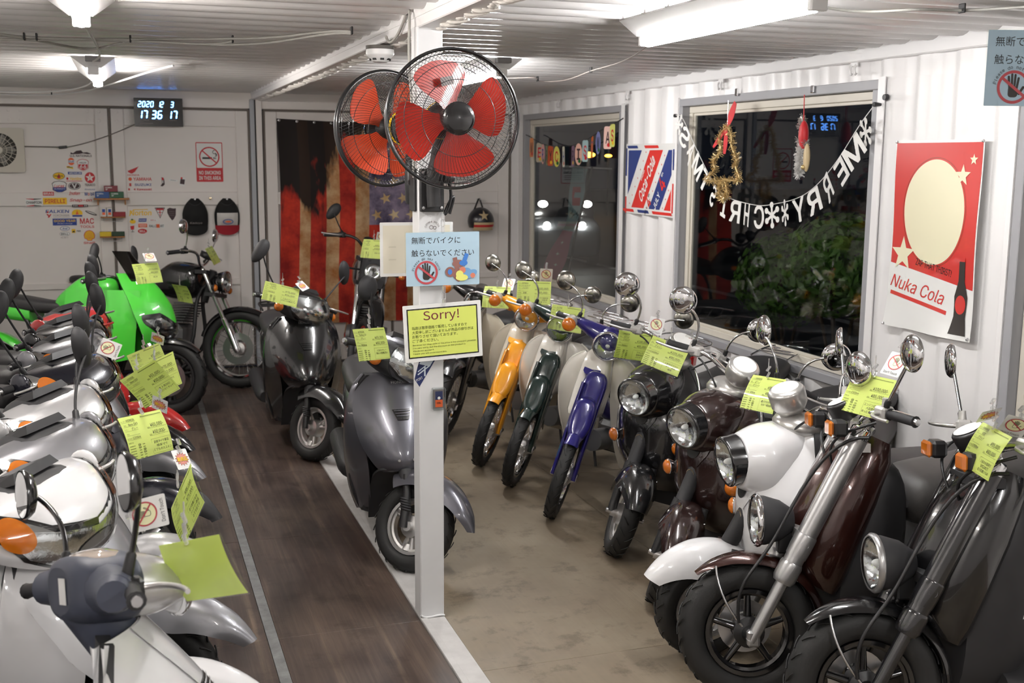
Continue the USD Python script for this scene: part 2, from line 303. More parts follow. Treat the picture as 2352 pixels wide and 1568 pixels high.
for n, (a, b) in enumerate(wins, 1):
    w = thing(f'window_{n}', ['narrow dark window hung with letter cards', 'wide dark window hung with a white paper garland', 'dark window at the right edge of the view'][n-1], 'window', kind='structure')
    def ring(y0, y1, z0, z1, t, x0, x1): return J(bx(x0, x1, y0, y1, z1-t, z1, .003), bx(x0, x1, y0, y1, z0, z0+t, .003), bx(x0, x1, y0, y0+t, z0+t, z1-t, .003), bx(x0, x1, y1-t, y1, z0+t, z1-t, .003))
    obj('window_frame', ring(a, b, WZ0, WZ1, .048, 2.398, 2.475), frameg, w, label='grey steel outer frame')
    obj('sash', J(ring(a+.05, b-.05, WZ0+.05, WZ1-.05, .042, 2.45, 2.49), ring(a+.092, b-.092, WZ0+.092, WZ1-.092, .018, 2.462, 2.482)), creamf, w, label='cream aluminium sash')
    obj('pane', bx(2.471, 2.475, a+.1, b-.1, WZ0+.1, WZ1-.1), glass, w)
    obj('jamb', J(bx(2.392, 2.398, a-.055, a-.002, WZ0-.05, WZ1+.01), bx(2.392, 2.398, b+.002, b+.03, WZ0-.05, WZ1+.01)), wallm, w, label='white cover strip beside the frame')
# back doors
def leaf(d, x0, x1, ribs, z1=2.265):
    obj('door_panel', bx(x0, x1, Y1+.006, Y1+.03, .02, z1), doorm, d)
    for n, b in [('door_stile', (x0, x0+.105, .02, z1)), ('door_stile', (x1-.105, x1, .02, z1))]: obj(n, bx(b[0], b[1], Y1-.018, Y1+.006, b[2], b[3], .006), doorm, d)
    for za, zb, pr in ribs: obj('door_rail', bx(x0+.105, x1-.105, Y1-.018*pr, Y1+.006, za, zb, .006*pr), doorm, d)
ribsL = [(2.125, 2.265, 1), (1.45, 1.565, 1), (.745, .80, .6), (.02, .17, 1)]
for n, x0 in ((1, -2.4), (2, .03)):
    d = thing(f'door_{n}', ['pair of white container doors covered with stickers', 'pair of white container doors behind the striped flag'][n-1], 'door', kind='structure')
    if n == 1: lv = [(-2.33, -1.215), (-1.195, -.062)]; edge = [-2.345, -1.205, -.055]
    else: lv = [(.083, 1.2), (1.22, 2.352)]; edge = [.075, 1.21, 2.362]
    for a, b in lv: leaf(d, a, b, ribsL)
    obj('gasket', J(*[bx(x-.009, x+.009, Y1-.022, Y1+.02, .015, 2.275, .003) for x in edge], bx(edge[0], edge[-1], Y1-.022, Y1+.02, 2.266, 2.284, .003), bx(edge[0], edge[-1], Y1-.022, Y1+.02, .012, .022)), gask, d, label='dark rubber gasket round the door leaves')
    bolts = [(x+dx, z) for x in (lv[0][0]+.35, lv[0][1]-.16, lv[1][0]+.05, lv[1][0]+.4) for dx in (0, .09) for z in (2.16, 2.235)]
    obj('bolt', J(*[lathe([(0, -.006), (.013, -.005), (.014, 0)], 10, 'y', (x, Y1-.018, z)) for x, z in bolts]), doorm, d, kind='stuff')
    obj('door_header', bx(edge[0]-.05, edge[-1]+.05, Y1-.03, Y1+.06, 2.284, 2.5, .004), doorm, d, label='white header over the doors')
obj('wall_back', J(bx(XL-.05, -2.355, Y1-.03, Y1+.05, 0, 2.46, .004), bx(2.372, XR+.06, Y1-.03, Y1+.05, 0, 2.46, .004)), wallm, label='white corner posts at both ends of the back wall', cat='wall', kind='structure')
obj('trim_2', J(bx(-.046, -.006, Y1-.05, Y1+.05, 0, 2.365, .004)), mat('bluegrey_post', (.42, .44, .47), .45), label='grey corner post between the two pairs of doors', cat='trim', kind='structure')
obj('trim_3', J(bx(.006, .058, Y1-.05, Y1+.05, 0, 2.365, .004)), doorm, label='cream corner post beside the flag', cat='trim', kind='structure')
obj('trim_4', bx(-.007, .007, Y1-.02, Y1+.05, 0, 2.365), inkm, label='black gap between the two corner posts', cat='trim', kind='structure')
# post in the foreground
pm = mat('post_paint', (.66, .665, .67), .42, noise=(6, .03))
pst = thing('trim_5', 'white square steel post between the two containers', 'post', (.02, 4.32, 0), kind='structure')
obj('post_shaft', bx(-.05, .05, -.05, .05, .006, 2.37, .004), pm, pst); obj('weld_bead', tube(spl([(-.05, -.052, .02), (-.02, -.053, .009), (.02, -.053, .012), (.05, -.052, .009)], 14), .005, 6), pm, pst)

# ---------------------------------------------------------------- ceiling lights
lampw = mat('lamp_enamel', (.8, .8, .79), .3); tubem = glow('tube_light', (1., .985, .975), TUBE); tubeL = glow('warm_tube_light', (1., .94, .885), TUBE)
def light(x, y0, y1, label, em, on=True):
    L = thing('ceiling_light', label, 'light', (x, (y0+y1)/2, 2.418), group=None); h = (y1-y0)/2
    pr = np.array([(-.115, 0), (-.115, -.006), (-.04, -.062), (.04, -.062), (.115, -.006), (.115, 0)])
    S = np.array([[(p[0], y, p[1]) for p in pr] for y in (-h, h)]); obj('lamp_housing', J(*[grid(S[:, [k, k+1]]) for k in range(5)], (lambda r: (r, np.array([[0, 1, 2], [0, 2, 3], [0, 3, 4], [0, 4, 5]])))(S[0]), (lambda r: (r, np.array([[0, 2, 1], [0, 3, 2], [0, 4, 3], [0, 5, 4]])))(S[1])), lampw, L, smooth=False)
    obj('lamp_tube', tube([(0, -h+.02, -.078), (0, -h+.028, -.078), (0, h-.028, -.078), (0, h-.02, -.078)], [.012, .026, .026, .012], 16), em, L, label='glowing white tube')
    [obj('end_cap', bx(-.03, .03, a, a+.024, -.1, -.05, .004), lampw, L) for a in (-h-.004, h-.02)]; obj('bracket', bx(-.04, .04, -h-.05, -h+.02, -.03, 0, .003), mat('lamp_bracket', (.3, .3, .3), .5), L)
light(.885, 3.0, 4.2, 'long white ceiling light above the dark scooters on the right', tubem)
light(.885, 6.02, 7.22, 'white ceiling light glimpsed behind the big fan', tubem)
light(-1.22, 3.12, 4.34, 'white ceiling light at the top left corner of the view', tubeL)
light(-1.24, 6.84, 8.03, 'small far ceiling light over the left doors', tubeL)
light(.885, -.1, 1.1, 'ceiling light on the right behind the camera', tubem)
light(-1.22, -.2, 1.0, 'ceiling light on the left behind the camera', tubeL)
# ================================================================ two-wheelers. Local frame: x forward, y to the rider's left, z up, front tyre touching the floor at the origin
def steer_m(deg, R, rake=26., trail=.07):
    a = math.radians(rake); return rot((-math.sin(a), 0, math.cos(a)), deg, (trail-R*math.tan(a), 0, R))
def ax_x(z, R, rake=26., trail=.07): return trail-z*math.tan(math.radians(rake))
def tyre(R, r, w, n=40, k=12, e=2.4):
    t = np.linspace(0, 2*np.pi, n, endpoint=False); p = np.linspace(-np.pi*.92, np.pi*.92, k)
    y = w/2*np.sign(np.sin(p))*abs(np.sin(p))**(2/e); q = (R+r)/2+(R-r)/2*np.sign(np.cos(p))*abs(np.cos(p))**(2/e)
    S = np.stack([np.cos(t)[:, None]*q, np.repeat(y[None], n, 0), np.sin(t)[:, None]*q], -1); return grid(S, cu=True)
def grooves(R, w, n=22):
    out = []
    for k in range(n):
        for s in (-1, 1):
            a = 2*np.pi*(k+.25*s)/n; q = np.linspace(0, 1, 5); A = a+q*.16; y = s*(.08+q*.36)*w; rr = R+.0005-.10*w*(q*.9)**2.6
            P = np.stack([np.cos(A)*rr, y, np.sin(A)*rr], -1); out.append(tube(P, .0028, 4))
    return J(*out)
def wheel(par, name, R, r, w, rm, kind, M=np.eye(4), c=(0, 0, 0), disc=0, tread=False, hubm=None):
    """a wheel whose mesh is the rim; tyre, hub and brake disc are its sub-parts"""
    C = np.array(c); hw = w*.36; g = lambda m_: X(mv(m_, C), M)
    rim = [lathe([(r+.004, -hw), (r+.004, -hw+.008), (r-.012, -hw+.012), (r-.022, -hw*.5), (r-.022, hw*.5), (r-.012, hw-.012), (r+.004, hw-.008), (r+.004, hw)], 36, 'y'), lathe([(r+.004, -hw), (r-.01, -hw), (r-.012, -hw+.012)], 36, 'y'), lathe([(r+.004, hw), (r-.01, hw), (r-.012, hw-.012)], 36, 'y')]
    if kind == 'three':
        for k in range(3):
            for d in (-.22, .22):
                a = 2*np.pi*k/3+.5; e = np.array([np.cos(a+d), 0, np.sin(a+d)]); b = np.array([np.cos(a+d*.4), 0, np.sin(a+d*.4)])
                rim.append(tube([b*.03, e*(r-.018)], [.019, .016], 8, flat=.8))
            e = np.array([np.cos(a), 0, np.sin(a)]); rim.append(tube([e*(r-.045), e*(r-.015)], [.022, .03], 8, flat=.8))
    elif kind in ('five', 'six'):
        n = 5 if kind == 'five' else 6
        for k in range(n):
            a = 2*np.pi*k/n+.3; e = np.array([np.cos(a), 0, np.sin(a)]); rim.append(tube([e*.03, e*(r-.016)], [.02, .014], 8, flat=.8))
    elif kind == 'disc': rim.append(lathe([(r-.02, hw*.2), (.05, hw*.7), (0, hw*.7)], 30, 'y')); rim.append(lathe([(r-.02, -hw*.2), (.05, -hw*.7), (0, -hw*.7)], 30, 'y'))
    p = obj(name, g(J(*rim)), rm, par)
    obj('tyre', g(tyre(R, r, w)), rubber, p)
    if tread: obj('tread_groove', g(grooves(R, w)), inkm, p, kind='stuff')
    obj('hub', g(lathe([(0, -.07), (.022, -.07), (.022, -.045), (.05, -.04), (.055, .03), (.03, .045), (.02, .07), (0, .07)], 20, 'y')), hubm or rm, p)
    if kind == 'wire':
        out = []
        for k in range(36):
            a = 2*np.pi*k/36; s = 1 if k % 2 else -1; b = a+(.55 if k % 4 < 2 else -.55)
            out.append(tube([(np.cos(a)*(r-.014), 0, np.sin(a)*(r-.014)), (np.cos(b)*.045, s*.035, np.sin(b)*.045)], .0016, 4, caps=False))
        obj('spoke', g(J(*out)), chrome, p, kind='stuff')
    if disc: obj('brake_disc', g(lathe([(disc*.55, -.058), (disc, -.058), (disc, -.053), (disc*.55, -.053), (disc*.55, -.058)], 30, 'y')), steel, p)
    return p
def fender_f(R, a0, a1, hw, drop, tip=.35, tail=.9, g=.03, c=None, rise=0.):
    """surface over the wheel: v runs from the front tip (angle a0) to the rear (a1)"""
    c = c or (0, R)
    def f(u, v):
        a = np.radians(a0+(a1-a0)*v); w = hw*np.interp(v, [0, .12, .35, .7, 1], [tip, .72, 1, 1, tail]); r = R+g+rise*(1-v)**2-drop*abs(u)**2.6*np.interp(v, [0, .3], [.35, 1])
        return np.stack([c[0]+np.cos(a)*r, w*np.sign(u)*abs(u)**.8, c[1]+np.sin(a)*r], -1)
    return f
def mirror(par, p0, p1, w, h, shm, M=np.eye(4), roll=0., taper=.0, depth=.03, stem=None, mid=None, n=(-1, 0, .05), fm=None, sr=.005, boot=True):
    """mirror head at p1 on a stem from p0; w, h size; the glass looks along n"""
    p0, p1 = np.array(p0, float), np.array(p1, float); n = np.array(n, float)/np.linalg.norm(n); y = np.array([0, 0, 1.]); xx = np.cross(y, n); F = fr(p1, xx, y); F = F@rot((0, 0, 1), roll)
    a = np.linspace(0, 2*np.pi, 28, endpoint=False); ox = w/2*np.cos(a); oy = h/2*np.sin(a); ox = ox*(1-taper*(oy/h+.5)*-1*-1) if False else ox*(1+taper*(oy/h))
    S = [np.stack([ox*s, oy*s, np.full(28, -d*depth)], 1) for s, d in [(1, -.12), (1.03, 0), (1., .3), (.84, .7), (.55, .93), (.2, 1.0)]]
    par = obj('mirror', X(X(J(grid(S, cv=True), fan(S[-1])), F), M), shm, par)
    obj('mirror_glass', X(X(fan(np.stack([ox*.94, oy*.94, np.full(28, .0035)], 1)), F), M), fm or mirrorm, par)
    back = p1-n*depth*.9 if mid is None or mid is not False else p1
    pts = [p0, p1] if mid is None else ([p0, np.array(mid, float), back] if mid is not False else [p0, p1])
    pts = spl(pts, 12) if len(pts) > 2 else np.array(pts)
    obj('mirror_stem', X(tube(pts, sr, 8), M), stem or shm, par)
    if boot: d = (pts[1]-pts[0])/np.linalg.norm(pts[1]-pts[0]); obj('mirror_boot', X(tube([p0-d*.015, p0+d*.028, p0+d*.034], [.013, .011, .007], 10), M), blk, par)
def bars(o, S, P, gl, y=.24, r=.011, gr=.0165, m_=None, gm=None, lever=None, swm=None, ends=None):
    """handlebar tube along P (right to left half mirrored), with grips of length gl, switch boxes and levers"""
    P = np.array(P, float); full = np.vstack([P[::-1]*[1, -1, 1], P]); o('handlebar', tube(spl(full, 40), r, 10), m_ or steel)
    for s in (1, -1):
        e, d = P[-1]*[1, s, 1], (P[-1]-P[-2])*[1, s, 1]; d /= np.linalg.norm(d)
        gp = o('grip', tube([e-d*gl, e-d*gl+d*.004, e-d*.004, e], [gr+.004, gr, gr, gr+.003], 12), gm or grip)
        o('bar_end', tube([e, e+d*.012], [.013, .011], 10), ends or steel, par=gp)
        b = e-d*(gl+.03); o('switch_box', X(bx(-.028, .024, -.022, .022, -.026, .026, .008), fr(b, d, (0, 0, 1))@rot((1, 0, 0), 0)), swm or blk)
        q = b+d*.01; o('brake_lever', tube(spl([q+(.012, 0, .0), q+np.array([.055, s*.03, 0]), q+np.array([.065, s*.10, -.004]), q+np.array([.05, s*.165, -.008])], 16), np.linspace(.0075, .0055, 16), 8), lever or alu)
def wink(o, c, n, r=.032, m_=amber, body=chrome, name='indicator', stalk=None):
    F = fr(c, np.cross((0, 0, 1.), n), (0, 0, 1)); p = o(name, X(lathe([(0, -.03), (r*.7, -.026), (r, -.004), (r*1.06, .001), (r, .003)], 18), F), body)
    o('indicator_lens', X(lathe([(r*.98, .002), (r*.86, .012), (r*.5, .02), (0, .022)], 18, hard=False), F), m_, par=p)
    if stalk is not None: o('indicator_stalk', tube([stalk, np.array(c)-np.array(n)*.02], .008, 8), blk, par=p)
def roundlamp(o, c, n, r, shell_m, d=.12, rim=chrome, name='headlight'):
    F = fr(c, np.cross((0, 0, 1.), n), (0, 0, 1)); p = o(name, X(lathe([(0, -d), (r*.45, -d*.95), (r*.8, -d*.6), (r*.97, -d*.2), (r*.98, 0)], 28, hard=False), F), shell_m)
    o('lamp_rim', X(lathe([(r*.98, -.01), (r*1.05, -.006), (r*1.07, .004), (r*.98, .014), (r*.93, .012)], 32, hard=False), F), rim, par=p)
    o('reflector', X(lathe([(r*.93, .006), (r*.8, -.012), (r*.5, -.03), (.012, -.036)], 28, hard=False), F), refl, par=p); o('bulb', X(ell((0, 0, -.012), (.013, .013, .02), 10, 8), F), whitep, par=p)
    o('lamp_lens', X(lathe([(r*.94, .008), (r*.75, .019), (r*.4, .027), (0, .03)], 28, hard=False), F), lens, par=p)
def maker(name, label, cat, xy, head, lean, steer, R, rake=26., trail=.07, **kw):
    """the bike's Xform and its part writer: o(name, mesh, material, par, st) turns the mesh with the handlebar when st"""
    b = thing(name, label, cat, (xy[0], xy[1], 0), head, lean=lean, **kw); S = steer_m(steer, R, rake, trail); st = [True]
    def o(n, mesh, m_, par=None, s=None, smooth=True, label=None, kind=None): return obj(n, X(mesh, S) if (st[0] if s is None else s) else mesh, m_, par or b, label=label, kind=kind, smooth=smooth)
    o.turn = lambda v: st.__setitem__(0, v); return b, S, o
def rear_end(o, col, dark, seat_m, R, x0=-1.16, zs=.72, w=.17, carrier=False, rimm=alu, b=None, seat_x=(-.68, -1.42), slim=1.):
    """body behind the footboard: side cowls, seat, rear wheel, engine case, silencer, tail lamp"""
    o.turn(False)
    o('side_cowl', bodyloft([(seat_x[0]-.02, .26, .5, w*.75, 2.6), (-.85, .27, zs-.1, w*.95, 2.8), (-1.1, .36, zs-.04, w, 2.6), (-1.35, .46, zs-.03, w*.85, 2.4), (-1.56, .56, zs-.03, w*.45, 2.2), (-1.62, .61, zs-.05, w*.2, 2)]), col)
    o('seat', bodyloft([(seat_x[0]+.03, zs-.07, zs-.01, w*.45, 2.2), (seat_x[0]-.05, zs-.11, zs+.035, w*.82, 2.5), (-.95, zs-.1, zs+.03, w*.98, 2.8), (-1.2, zs-.07, zs+.06, w*.96, 2.8), (seat_x[1], zs-.04, zs+.055, w*.7, 2.5), (seat_x[1]-.06, zs-.02, zs+.03, w*.4, 2.2)]), seat_m)
    o('footboard', bodyloft([(-.36, .17, .26, .17, 4), (-.5, .16, .245, .19, 4), (-.75, .17, .25, .19, 4), (-.86, .22, .4, .17, 3.4)], 24, 14), dark)
    o('tail_lamp', bodyloft([(-1.54, .55, .66, w*.5, 2.4), (-1.6, .56, .65, w*.45, 2.4), (-1.64, .58, .63, w*.3, 2.2)], 16, 8), redl)
    wheel(b, 'rear_wheel', R, R*.6, .09, rimm, 'five', c=(x0, 0, R)); o('engine_case', bodyloft([(-.78, .15, .3, .08, 3), (-1., .14, .3, .1, 3), (x0-.06, .16, .29, .09, 3)], 16, 10), blkm)
    o('silencer', mv(bodyloft([(-1.0, .17, .25, .035, 2), (-1.1, .17, .29, .06, 2.2), (-1.45, .22, .34, .06, 2.2), (-1.5, .25, .32, .03, 2)], 16, 12), (0, -.16, 0)), blkm)
    o('rear_mudguard', bodyloft([(-1.3, .3, .4, .05, 3), (-1.5, .2, .42, .06, 3), (-1.56, .18, .3, .055, 3)], 12, 8), blkm)
    o('stand', J(tube(spl([(-.78, .07, .16), (-.86, .13, .06), (-.95, .14, .02)], 8), .009, 8), tube([(-.95, .14, .012), (-.9, .19, .012)], .009, 8)), blk)
    if carrier:
        z = zs+.02; o('carrier', J(tube(spl([(-1.4, .11, z+.03), (-1.62, .11, z+.05), (-1.72, .06, z+.05), (-1.72, -.06, z+.05), (-1.62, -.11, z+.05), (-1.4, -.11, z+.03)], 24), .007, 8), *[tube([(x, -.11, z+.045), (x, .11, z+.045)], .005, 6) for x in (-1.5, -1.57, -1.64)]), chrome if carrier == 'chrome' else blk)
def scooter(name, label, xy, head, lean, steer, col, style='dio', cowl=None, dark=blkm, seat_m=seatm, fcol=None, mir='oval', mirm=blkm, rimm=alu, emblem=None, gm=None, lev=alu, carrier=False, gauge=True, tipm=None, small=False):
    """modern step-through scooter: handlebar cowl with lamp, curved front shield, inner shield, footboard, seat"""
    R = .205; b, S, o = maker(name, label, 'scooter', xy, head, lean, steer, R); cowl = cowl or col; fcol = fcol or col; o.turn(True)
    wheel(b, 'front_wheel', R, .125, .085, rimm, 'three', S, (0, 0, R), tread=not small)
    for s in (1, -1):
        lg = o('fork_leg', tube([(-.015, s*.066, R-.01), (-.05, s*.066, R+.14), (-.085, s*.062, R+.22)], [.023, .02, .017], 10), blk)
        o('fork_boot', J(*[lathe([(.022, 0), (.027, .006), (.022, .012)], 12, 'z', c=(-.032-.0045*k, s*.066, R+.065+.011*k)) for k in range(5)]), grip, par=lg)
    if style == 'dio': ff = fender_f(R, 24, 150, .098, .10, .3, .95, .06, rise=.10)
    else: ff = fender_f(R, 12, 128, .088, .08, .2, 1.05, .06, rise=.05)
    fe = o('front_fender', shell(ff, .006, 14, 26), fcol)
    if tipm: o('fender_tip', J(dec(ff, sbox(-.97, -.02, .97, .17), .002, .12)), tipm, par=fe)
    C = np.array([-.345, 0, .955]); cx_ = C[0]
    if style == 'slate':
        slate = mat('slate_plastic', hx('3c4150'), .5)
        o('handlebar_cowl', bodyloft([(cx_-.0, .875, 1.018, .125, 2.4), (cx_+.07, .868, 1.008, .12, 2.2), (cx_+.13, .88, .985, .10, 2), (cx_+.15, .89, .975, .085, 2)], 28, 16), cowl); roundlamp(o, (cx_+.148, 0, .932), (1, 0, -.1), .075, cowl, d=.05)
        o('rear_cover', J(bodyloft([(cx_-.11, .90, 1.0, .07, 2.6), (cx_-.08, .875, 1.02, .115, 2.8), (cx_-.0, .865, 1.022, .13, 2.6), (cx_+.03, .87, 1.015, .125, 2.4)], 26, 14), *[tube(spl([(cx_-.04, q*.05, .945), (cx_-.045, q*.15, .945), (cx_-.07, q*.225, .945)], 10), np.linspace(.06, .038, 10), 16) for q in (1, -1)]), slate)
        o('column_cover', tube([(cx_-.05, 0, .93), (cx_+.02, 0, .80), (cx_+.07, 0, .68)], [.07, .06, .055], 16), slate); o('gauge_lens', ell((cx_-.03, 0, 1.008), (.06, .085, .022), 20, 8), mat('gauge_clear', (.5, .42, .36), .08, coat=1.)); o('document_sticker', X(bx(-.02, .02, -.028, .028, 0, .0012), fr((cx_-.112, -.03, .95), (0, -1, 0), (0, 0, 1))), whitep)
        o('throttle_collar', tube([(cx_-.07, -.215, .945), (cx_-.085, -.255, .942)], [.04, .032], 16), slate)
    else:
        # handlebar cowl
        hwid = .295 if style == 'dio' else .2
        if style == 'dio': prof = [(-.085, .02), (-.03, .055), (.05, .05), (.125, 0.), (.165, -.07), (.16, -.125), (.12, -.165)]
        else: prof = [(-.08, .045), (-.02, .075), (.06, .055), (.125, .0), (.15, -.055), (.135, -.1), (.09, -.13)]
        prof = np.array(prof)
        def cf(u, v):
            q = ip(prof, v); s = 1-(.62 if style == 'dio' else .5)*abs(u)**2.4; g = np.stack([C[0]+q[:, 0]*s-(.055 if style == 'dio' else .08)*u**2, hwid*np.sign(u)*abs(u)**.95, C[2]+q[:, 1]*s-.0*u**2], -1); return g
        cf.sgn = -1
        cw = o('handlebar_cowl', shell(cf, .01, 30, 20), cowl)
        for s in (1, -1): o('cowl_end', ell((cf(np.array([s*.985]), np.array([.45]))[0]+[-.02, 0, -.012]), (.048, .02, .05), 14, 10), cowl, par=cw)
        L = Polygon([(-.90, .22), (-.80, .42), (-.5, .60), (0, .655), (.5, .60), (.80, .42), (.90, .22), (.93, .55), (.72, .86), (.4, .955), (0, .975), (-.4, .955), (-.72, .86), (-.93, .55)]) if style == 'dio' else Polygon([(-.95, .5), (-.6, .42), (0, .42), (.6, .42), (.95, .5), (.85, .75), (.5, .9), (0, .95), (-.5, .9), (-.85, .75)])
        h = o('headlight', dec(cf, L.buffer(.035), .002), gblk if style == 'dio' else blk); o('reflector', dec(cf, L.buffer(-.01), .004, .15), refl, par=h); o('lamp_lens', dec(cf, L.intersection(sbox(-.66, 0, .66, 1)) if style == 'dio' else L, .012, .2), lens, par=h)
        if style == 'dio':
            for s in (1, -1): o('indicator_lens', dec(cf, affinity.scale(Point(s*.785, .60).buffer(1, 24), .115, .16), .013, .06), amber, par=h)
            o('bulb_cover', dec(cf, affinity.scale(Point(0, .82).buffer(1, 24), .3, .1), .007, .1), mat('lamp_grey', (.2, .2, .21), .15, .6), par=h)
        o('rear_cover', bodyloft([(C[0]-.13, C[2]-.03, C[2]+.03, .1, 3), (C[0]-.09, C[2]-.09, C[2]+.055, .17, 3.2), (C[0]-.01, C[2]-.12, C[2]+.06, .2, 3), (C[0]+.06, C[2]-.13, C[2]+.04, .17, 2.8)], 22, 10), dark)
        if gauge: gp = o('instrument', X(hull([(-.06, -.09, 0), (-.06, .09, 0), (.05, -.11, 0), (.05, .11, 0), (-.045, -.075, .02), (-.045, .075, .02), (.045, -.09, .028), (.045, .09, .028)]), fr(C+[-.05, 0, .05], (math.cos(.35), 0, math.sin(.35)), (0, 1, 0))), blk); o('gauge_face', X(bx(-.035, .03, -.07, .07, .022, .0245), fr(C+[-.05, 0, .052], (math.cos(.35), 0, math.sin(.35)), (0, 1, 0))), mat('gauge_glass', (.05, .05, .05), .05, coat=1.), par=gp)
    bars(o, S, [(C[0]-.02, .1, C[2]-.005), (C[0]-.03, .2, C[2]-.005), (C[0]-.075, .35, C[2]-.02)], .115, gm=gm, lever=lev)
    if style == 'today':
        for s in (1, -1): wink(o, (C[0]+.03, s*.235, C[2]-.06), (.7, s*.7, 0), .03, body=blk)
    for s in (1, -1):
        q = (C[0]-.045, s*(.235 if style == 'dio' else .2), C[2]+.03)
        if mir == 'oval': mirror(b, q, (C[0]-.10, s*.37, C[2]+.25), .085, .165, mirm, S, roll=-s*24, taper=.35, n=(-1, -s*.15, .1), mid=(C[0]-.07, s*.29, C[2]+.13), depth=.035)
        elif mir == 'round': mirror(b, q, (C[0]-.06, s*.33, C[2]+.24), .115, .115, mirm, S, n=(-1, -s*.1, .05), mid=(C[0]-.03, s*.28, C[2]+.13), depth=.03, stem=blk)
        elif mir == 'slate': mirror(b, (C[0]-.03, s*.2, .99), (C[0]-.075, s*.335, 1.165), .085, .118, mirm, S, n=(-1, -s*.05, .12), mid=(C[0]-.02, s*.235, 1.08), depth=.03, stem=gblk, sr=.0065)
        elif mir == 'none': o('mirror_hole', mv(X(lathe([(0, .003), (.016, .003), (.02, 0)], 16), rot((0, 1, 0), -8)), (q[0]+.01, q[1], q[2]-.008)), inkm)
        elif mir == 'rect': mirror(b, q, (C[0]-.05, s*.36, C[2]+.17), .15, .085, mirm, S, n=(-1, -s*.1, .05), mid=(C[0]-.03, s*.28, C[2]+.1), depth=.04)
    # body
    o.turn(False); cx = np.array([(-.085, .445, .10, .06), (-.05, .50, .15, .09), (-.085, .60, .20, .12), (-.155, .71, .215, .12), (-.235, .81, .19, .10), (-.29, .875, .14, .07)])
    def sf(u, v):
        q = ip(cx, v); return np.stack([q[:, 0]-q[:, 3]*abs(u)**2.1, q[:, 2]*u, q[:, 1]-.012*u**2], -1)
    sh = o('front_shield', shell(sf, .012, 26, 20), col)
    o('shield_panel', dec(sf, Polygon([(-.5, .99), (.5, .99), (.22, .62), (.13, .56), (-.13, .56), (-.22, .62)]), .004, .12), col, par=sh)
    if style != 'dio':
        gq = o('grille', dec(sf, Polygon([(-.21, .62), (.21, .62), (.12, .54), (-.12, .54)]), .006, .05), gblk, par=sh)
        o('grille_slat', J(*[dec(sf, sbox(-.17+.02*k, .605-.02*k, .17-.02*k, .611-.02*k), .009, .05) for k in range(3)]), col, par=sh)
    for s in (1, -1): o('screw', mv(X(lathe([(0, .004), (.006, .004), (.008, 0)], 12), fr(sf(np.array([s*.22]), np.array([.22]))[0], (0, 1, 0), (-.3, 0, 1))), (0.002, 0, 0)), chrome, par=sh)
    if emblem: o('badge', X(fitw(T(emblem, .013), .07), fr(sf(np.array([0.]), np.array([.86]))[0]+[.012, 0, .003], (0, 1, 0), (-.55, 0, .8))), mat('silver_print', (.7, .7, .7), .25, .8), par=sh)
    for s in (1, -1):   # wings beside the wheel down to the footboard
        vv = np.linspace(0, 1, 16); A = sf(np.full(16, s*1.), 1-vv*.98); B = np.stack([ip([(-.34,), (-.36,), (-.40,), (-.43,), (-.47,)], vv)[:, 0], s*ip([(.15,), (.225,), (.25,), (.235,), (.19,)], vv)[:, 0], ip([(.865,), (.72,), (.52,), (.33,), (.17,)], vv)[:, 0]], 1)
        A2 = A.copy(); k = vv > .75; A2[k, 2] -= (vv[k]-.75)*.9; A2[k, 0] -= (vv[k]-.75)*.75; A2[k, 1] += s*(vv[k]-.75)*.12
        t = np.linspace(0, 1, 7)[:, None, None]; G = A2[None]*(1-t)+B[None]*t; G[:, :, 1] += s*.02*np.sin(np.pi*t[:, :, 0]); G2 = G-np.array([.02, s*.008, 0])
        o('leg_wing', J(grid(G), grid(G2), grid(np.stack([G[-1], G2[-1]]))), dark if style == 'wingdark' else col)
    def inner(u, v): q = ip([(-.42, .17, .17), (-.36, .3, .22), (-.34, .52, .24), (-.33, .72, .22), (-.33, .86, .14)], v); return np.stack([q[:, 0]-.02*(1-u**2), q[:, 2]*u, q[:, 1]], -1)
    o('inner_shield', shell(inner, .03, 14, 16), dark)
    def well(u, v): q = ip([(-.33, .16, .15), (-.27, .3, .15), (-.2, .4, .14), (-.1, .455, .11)], v); return np.stack([q[:, 0]+.0*u, q[:, 2]*u, q[:, 1]], -1)
    o('wheel_well', shell(well, .01, 8, 10), blkm); o('steering_column', tube([(-.06, 0, .40), (-.37, 0, .95)], .035, 12), blkm)
    rear_end(o, col, dark, seat_m, R, b=b, carrier=carrier, rimm=rimm)
    return b, S, o
def sides(o, edge, low, col, dark):
    """side panels from a shield's edge back to the footboard; edge(v), v=0 top"""
    for s in (1, -1):
        vv = np.linspace(0, 1, 14); A = edge(vv, s); B = np.stack([ip(low, vv)[:, 0], s*ip(low, vv)[:, 1], ip(low, vv)[:, 2]], 1); t = np.linspace(0, 1, 6)[:, None, None]
        G = A[None]*(1-t)+B[None]*t; G[:, :, 1] += s*.012*np.sin(np.pi*t[:, :, 0]); G2 = G-np.array([.02, s*.008, 0]); o('leg_wing', J(grid(G), grid(G2), grid(np.stack([G[-1], G2[-1]]))), col)
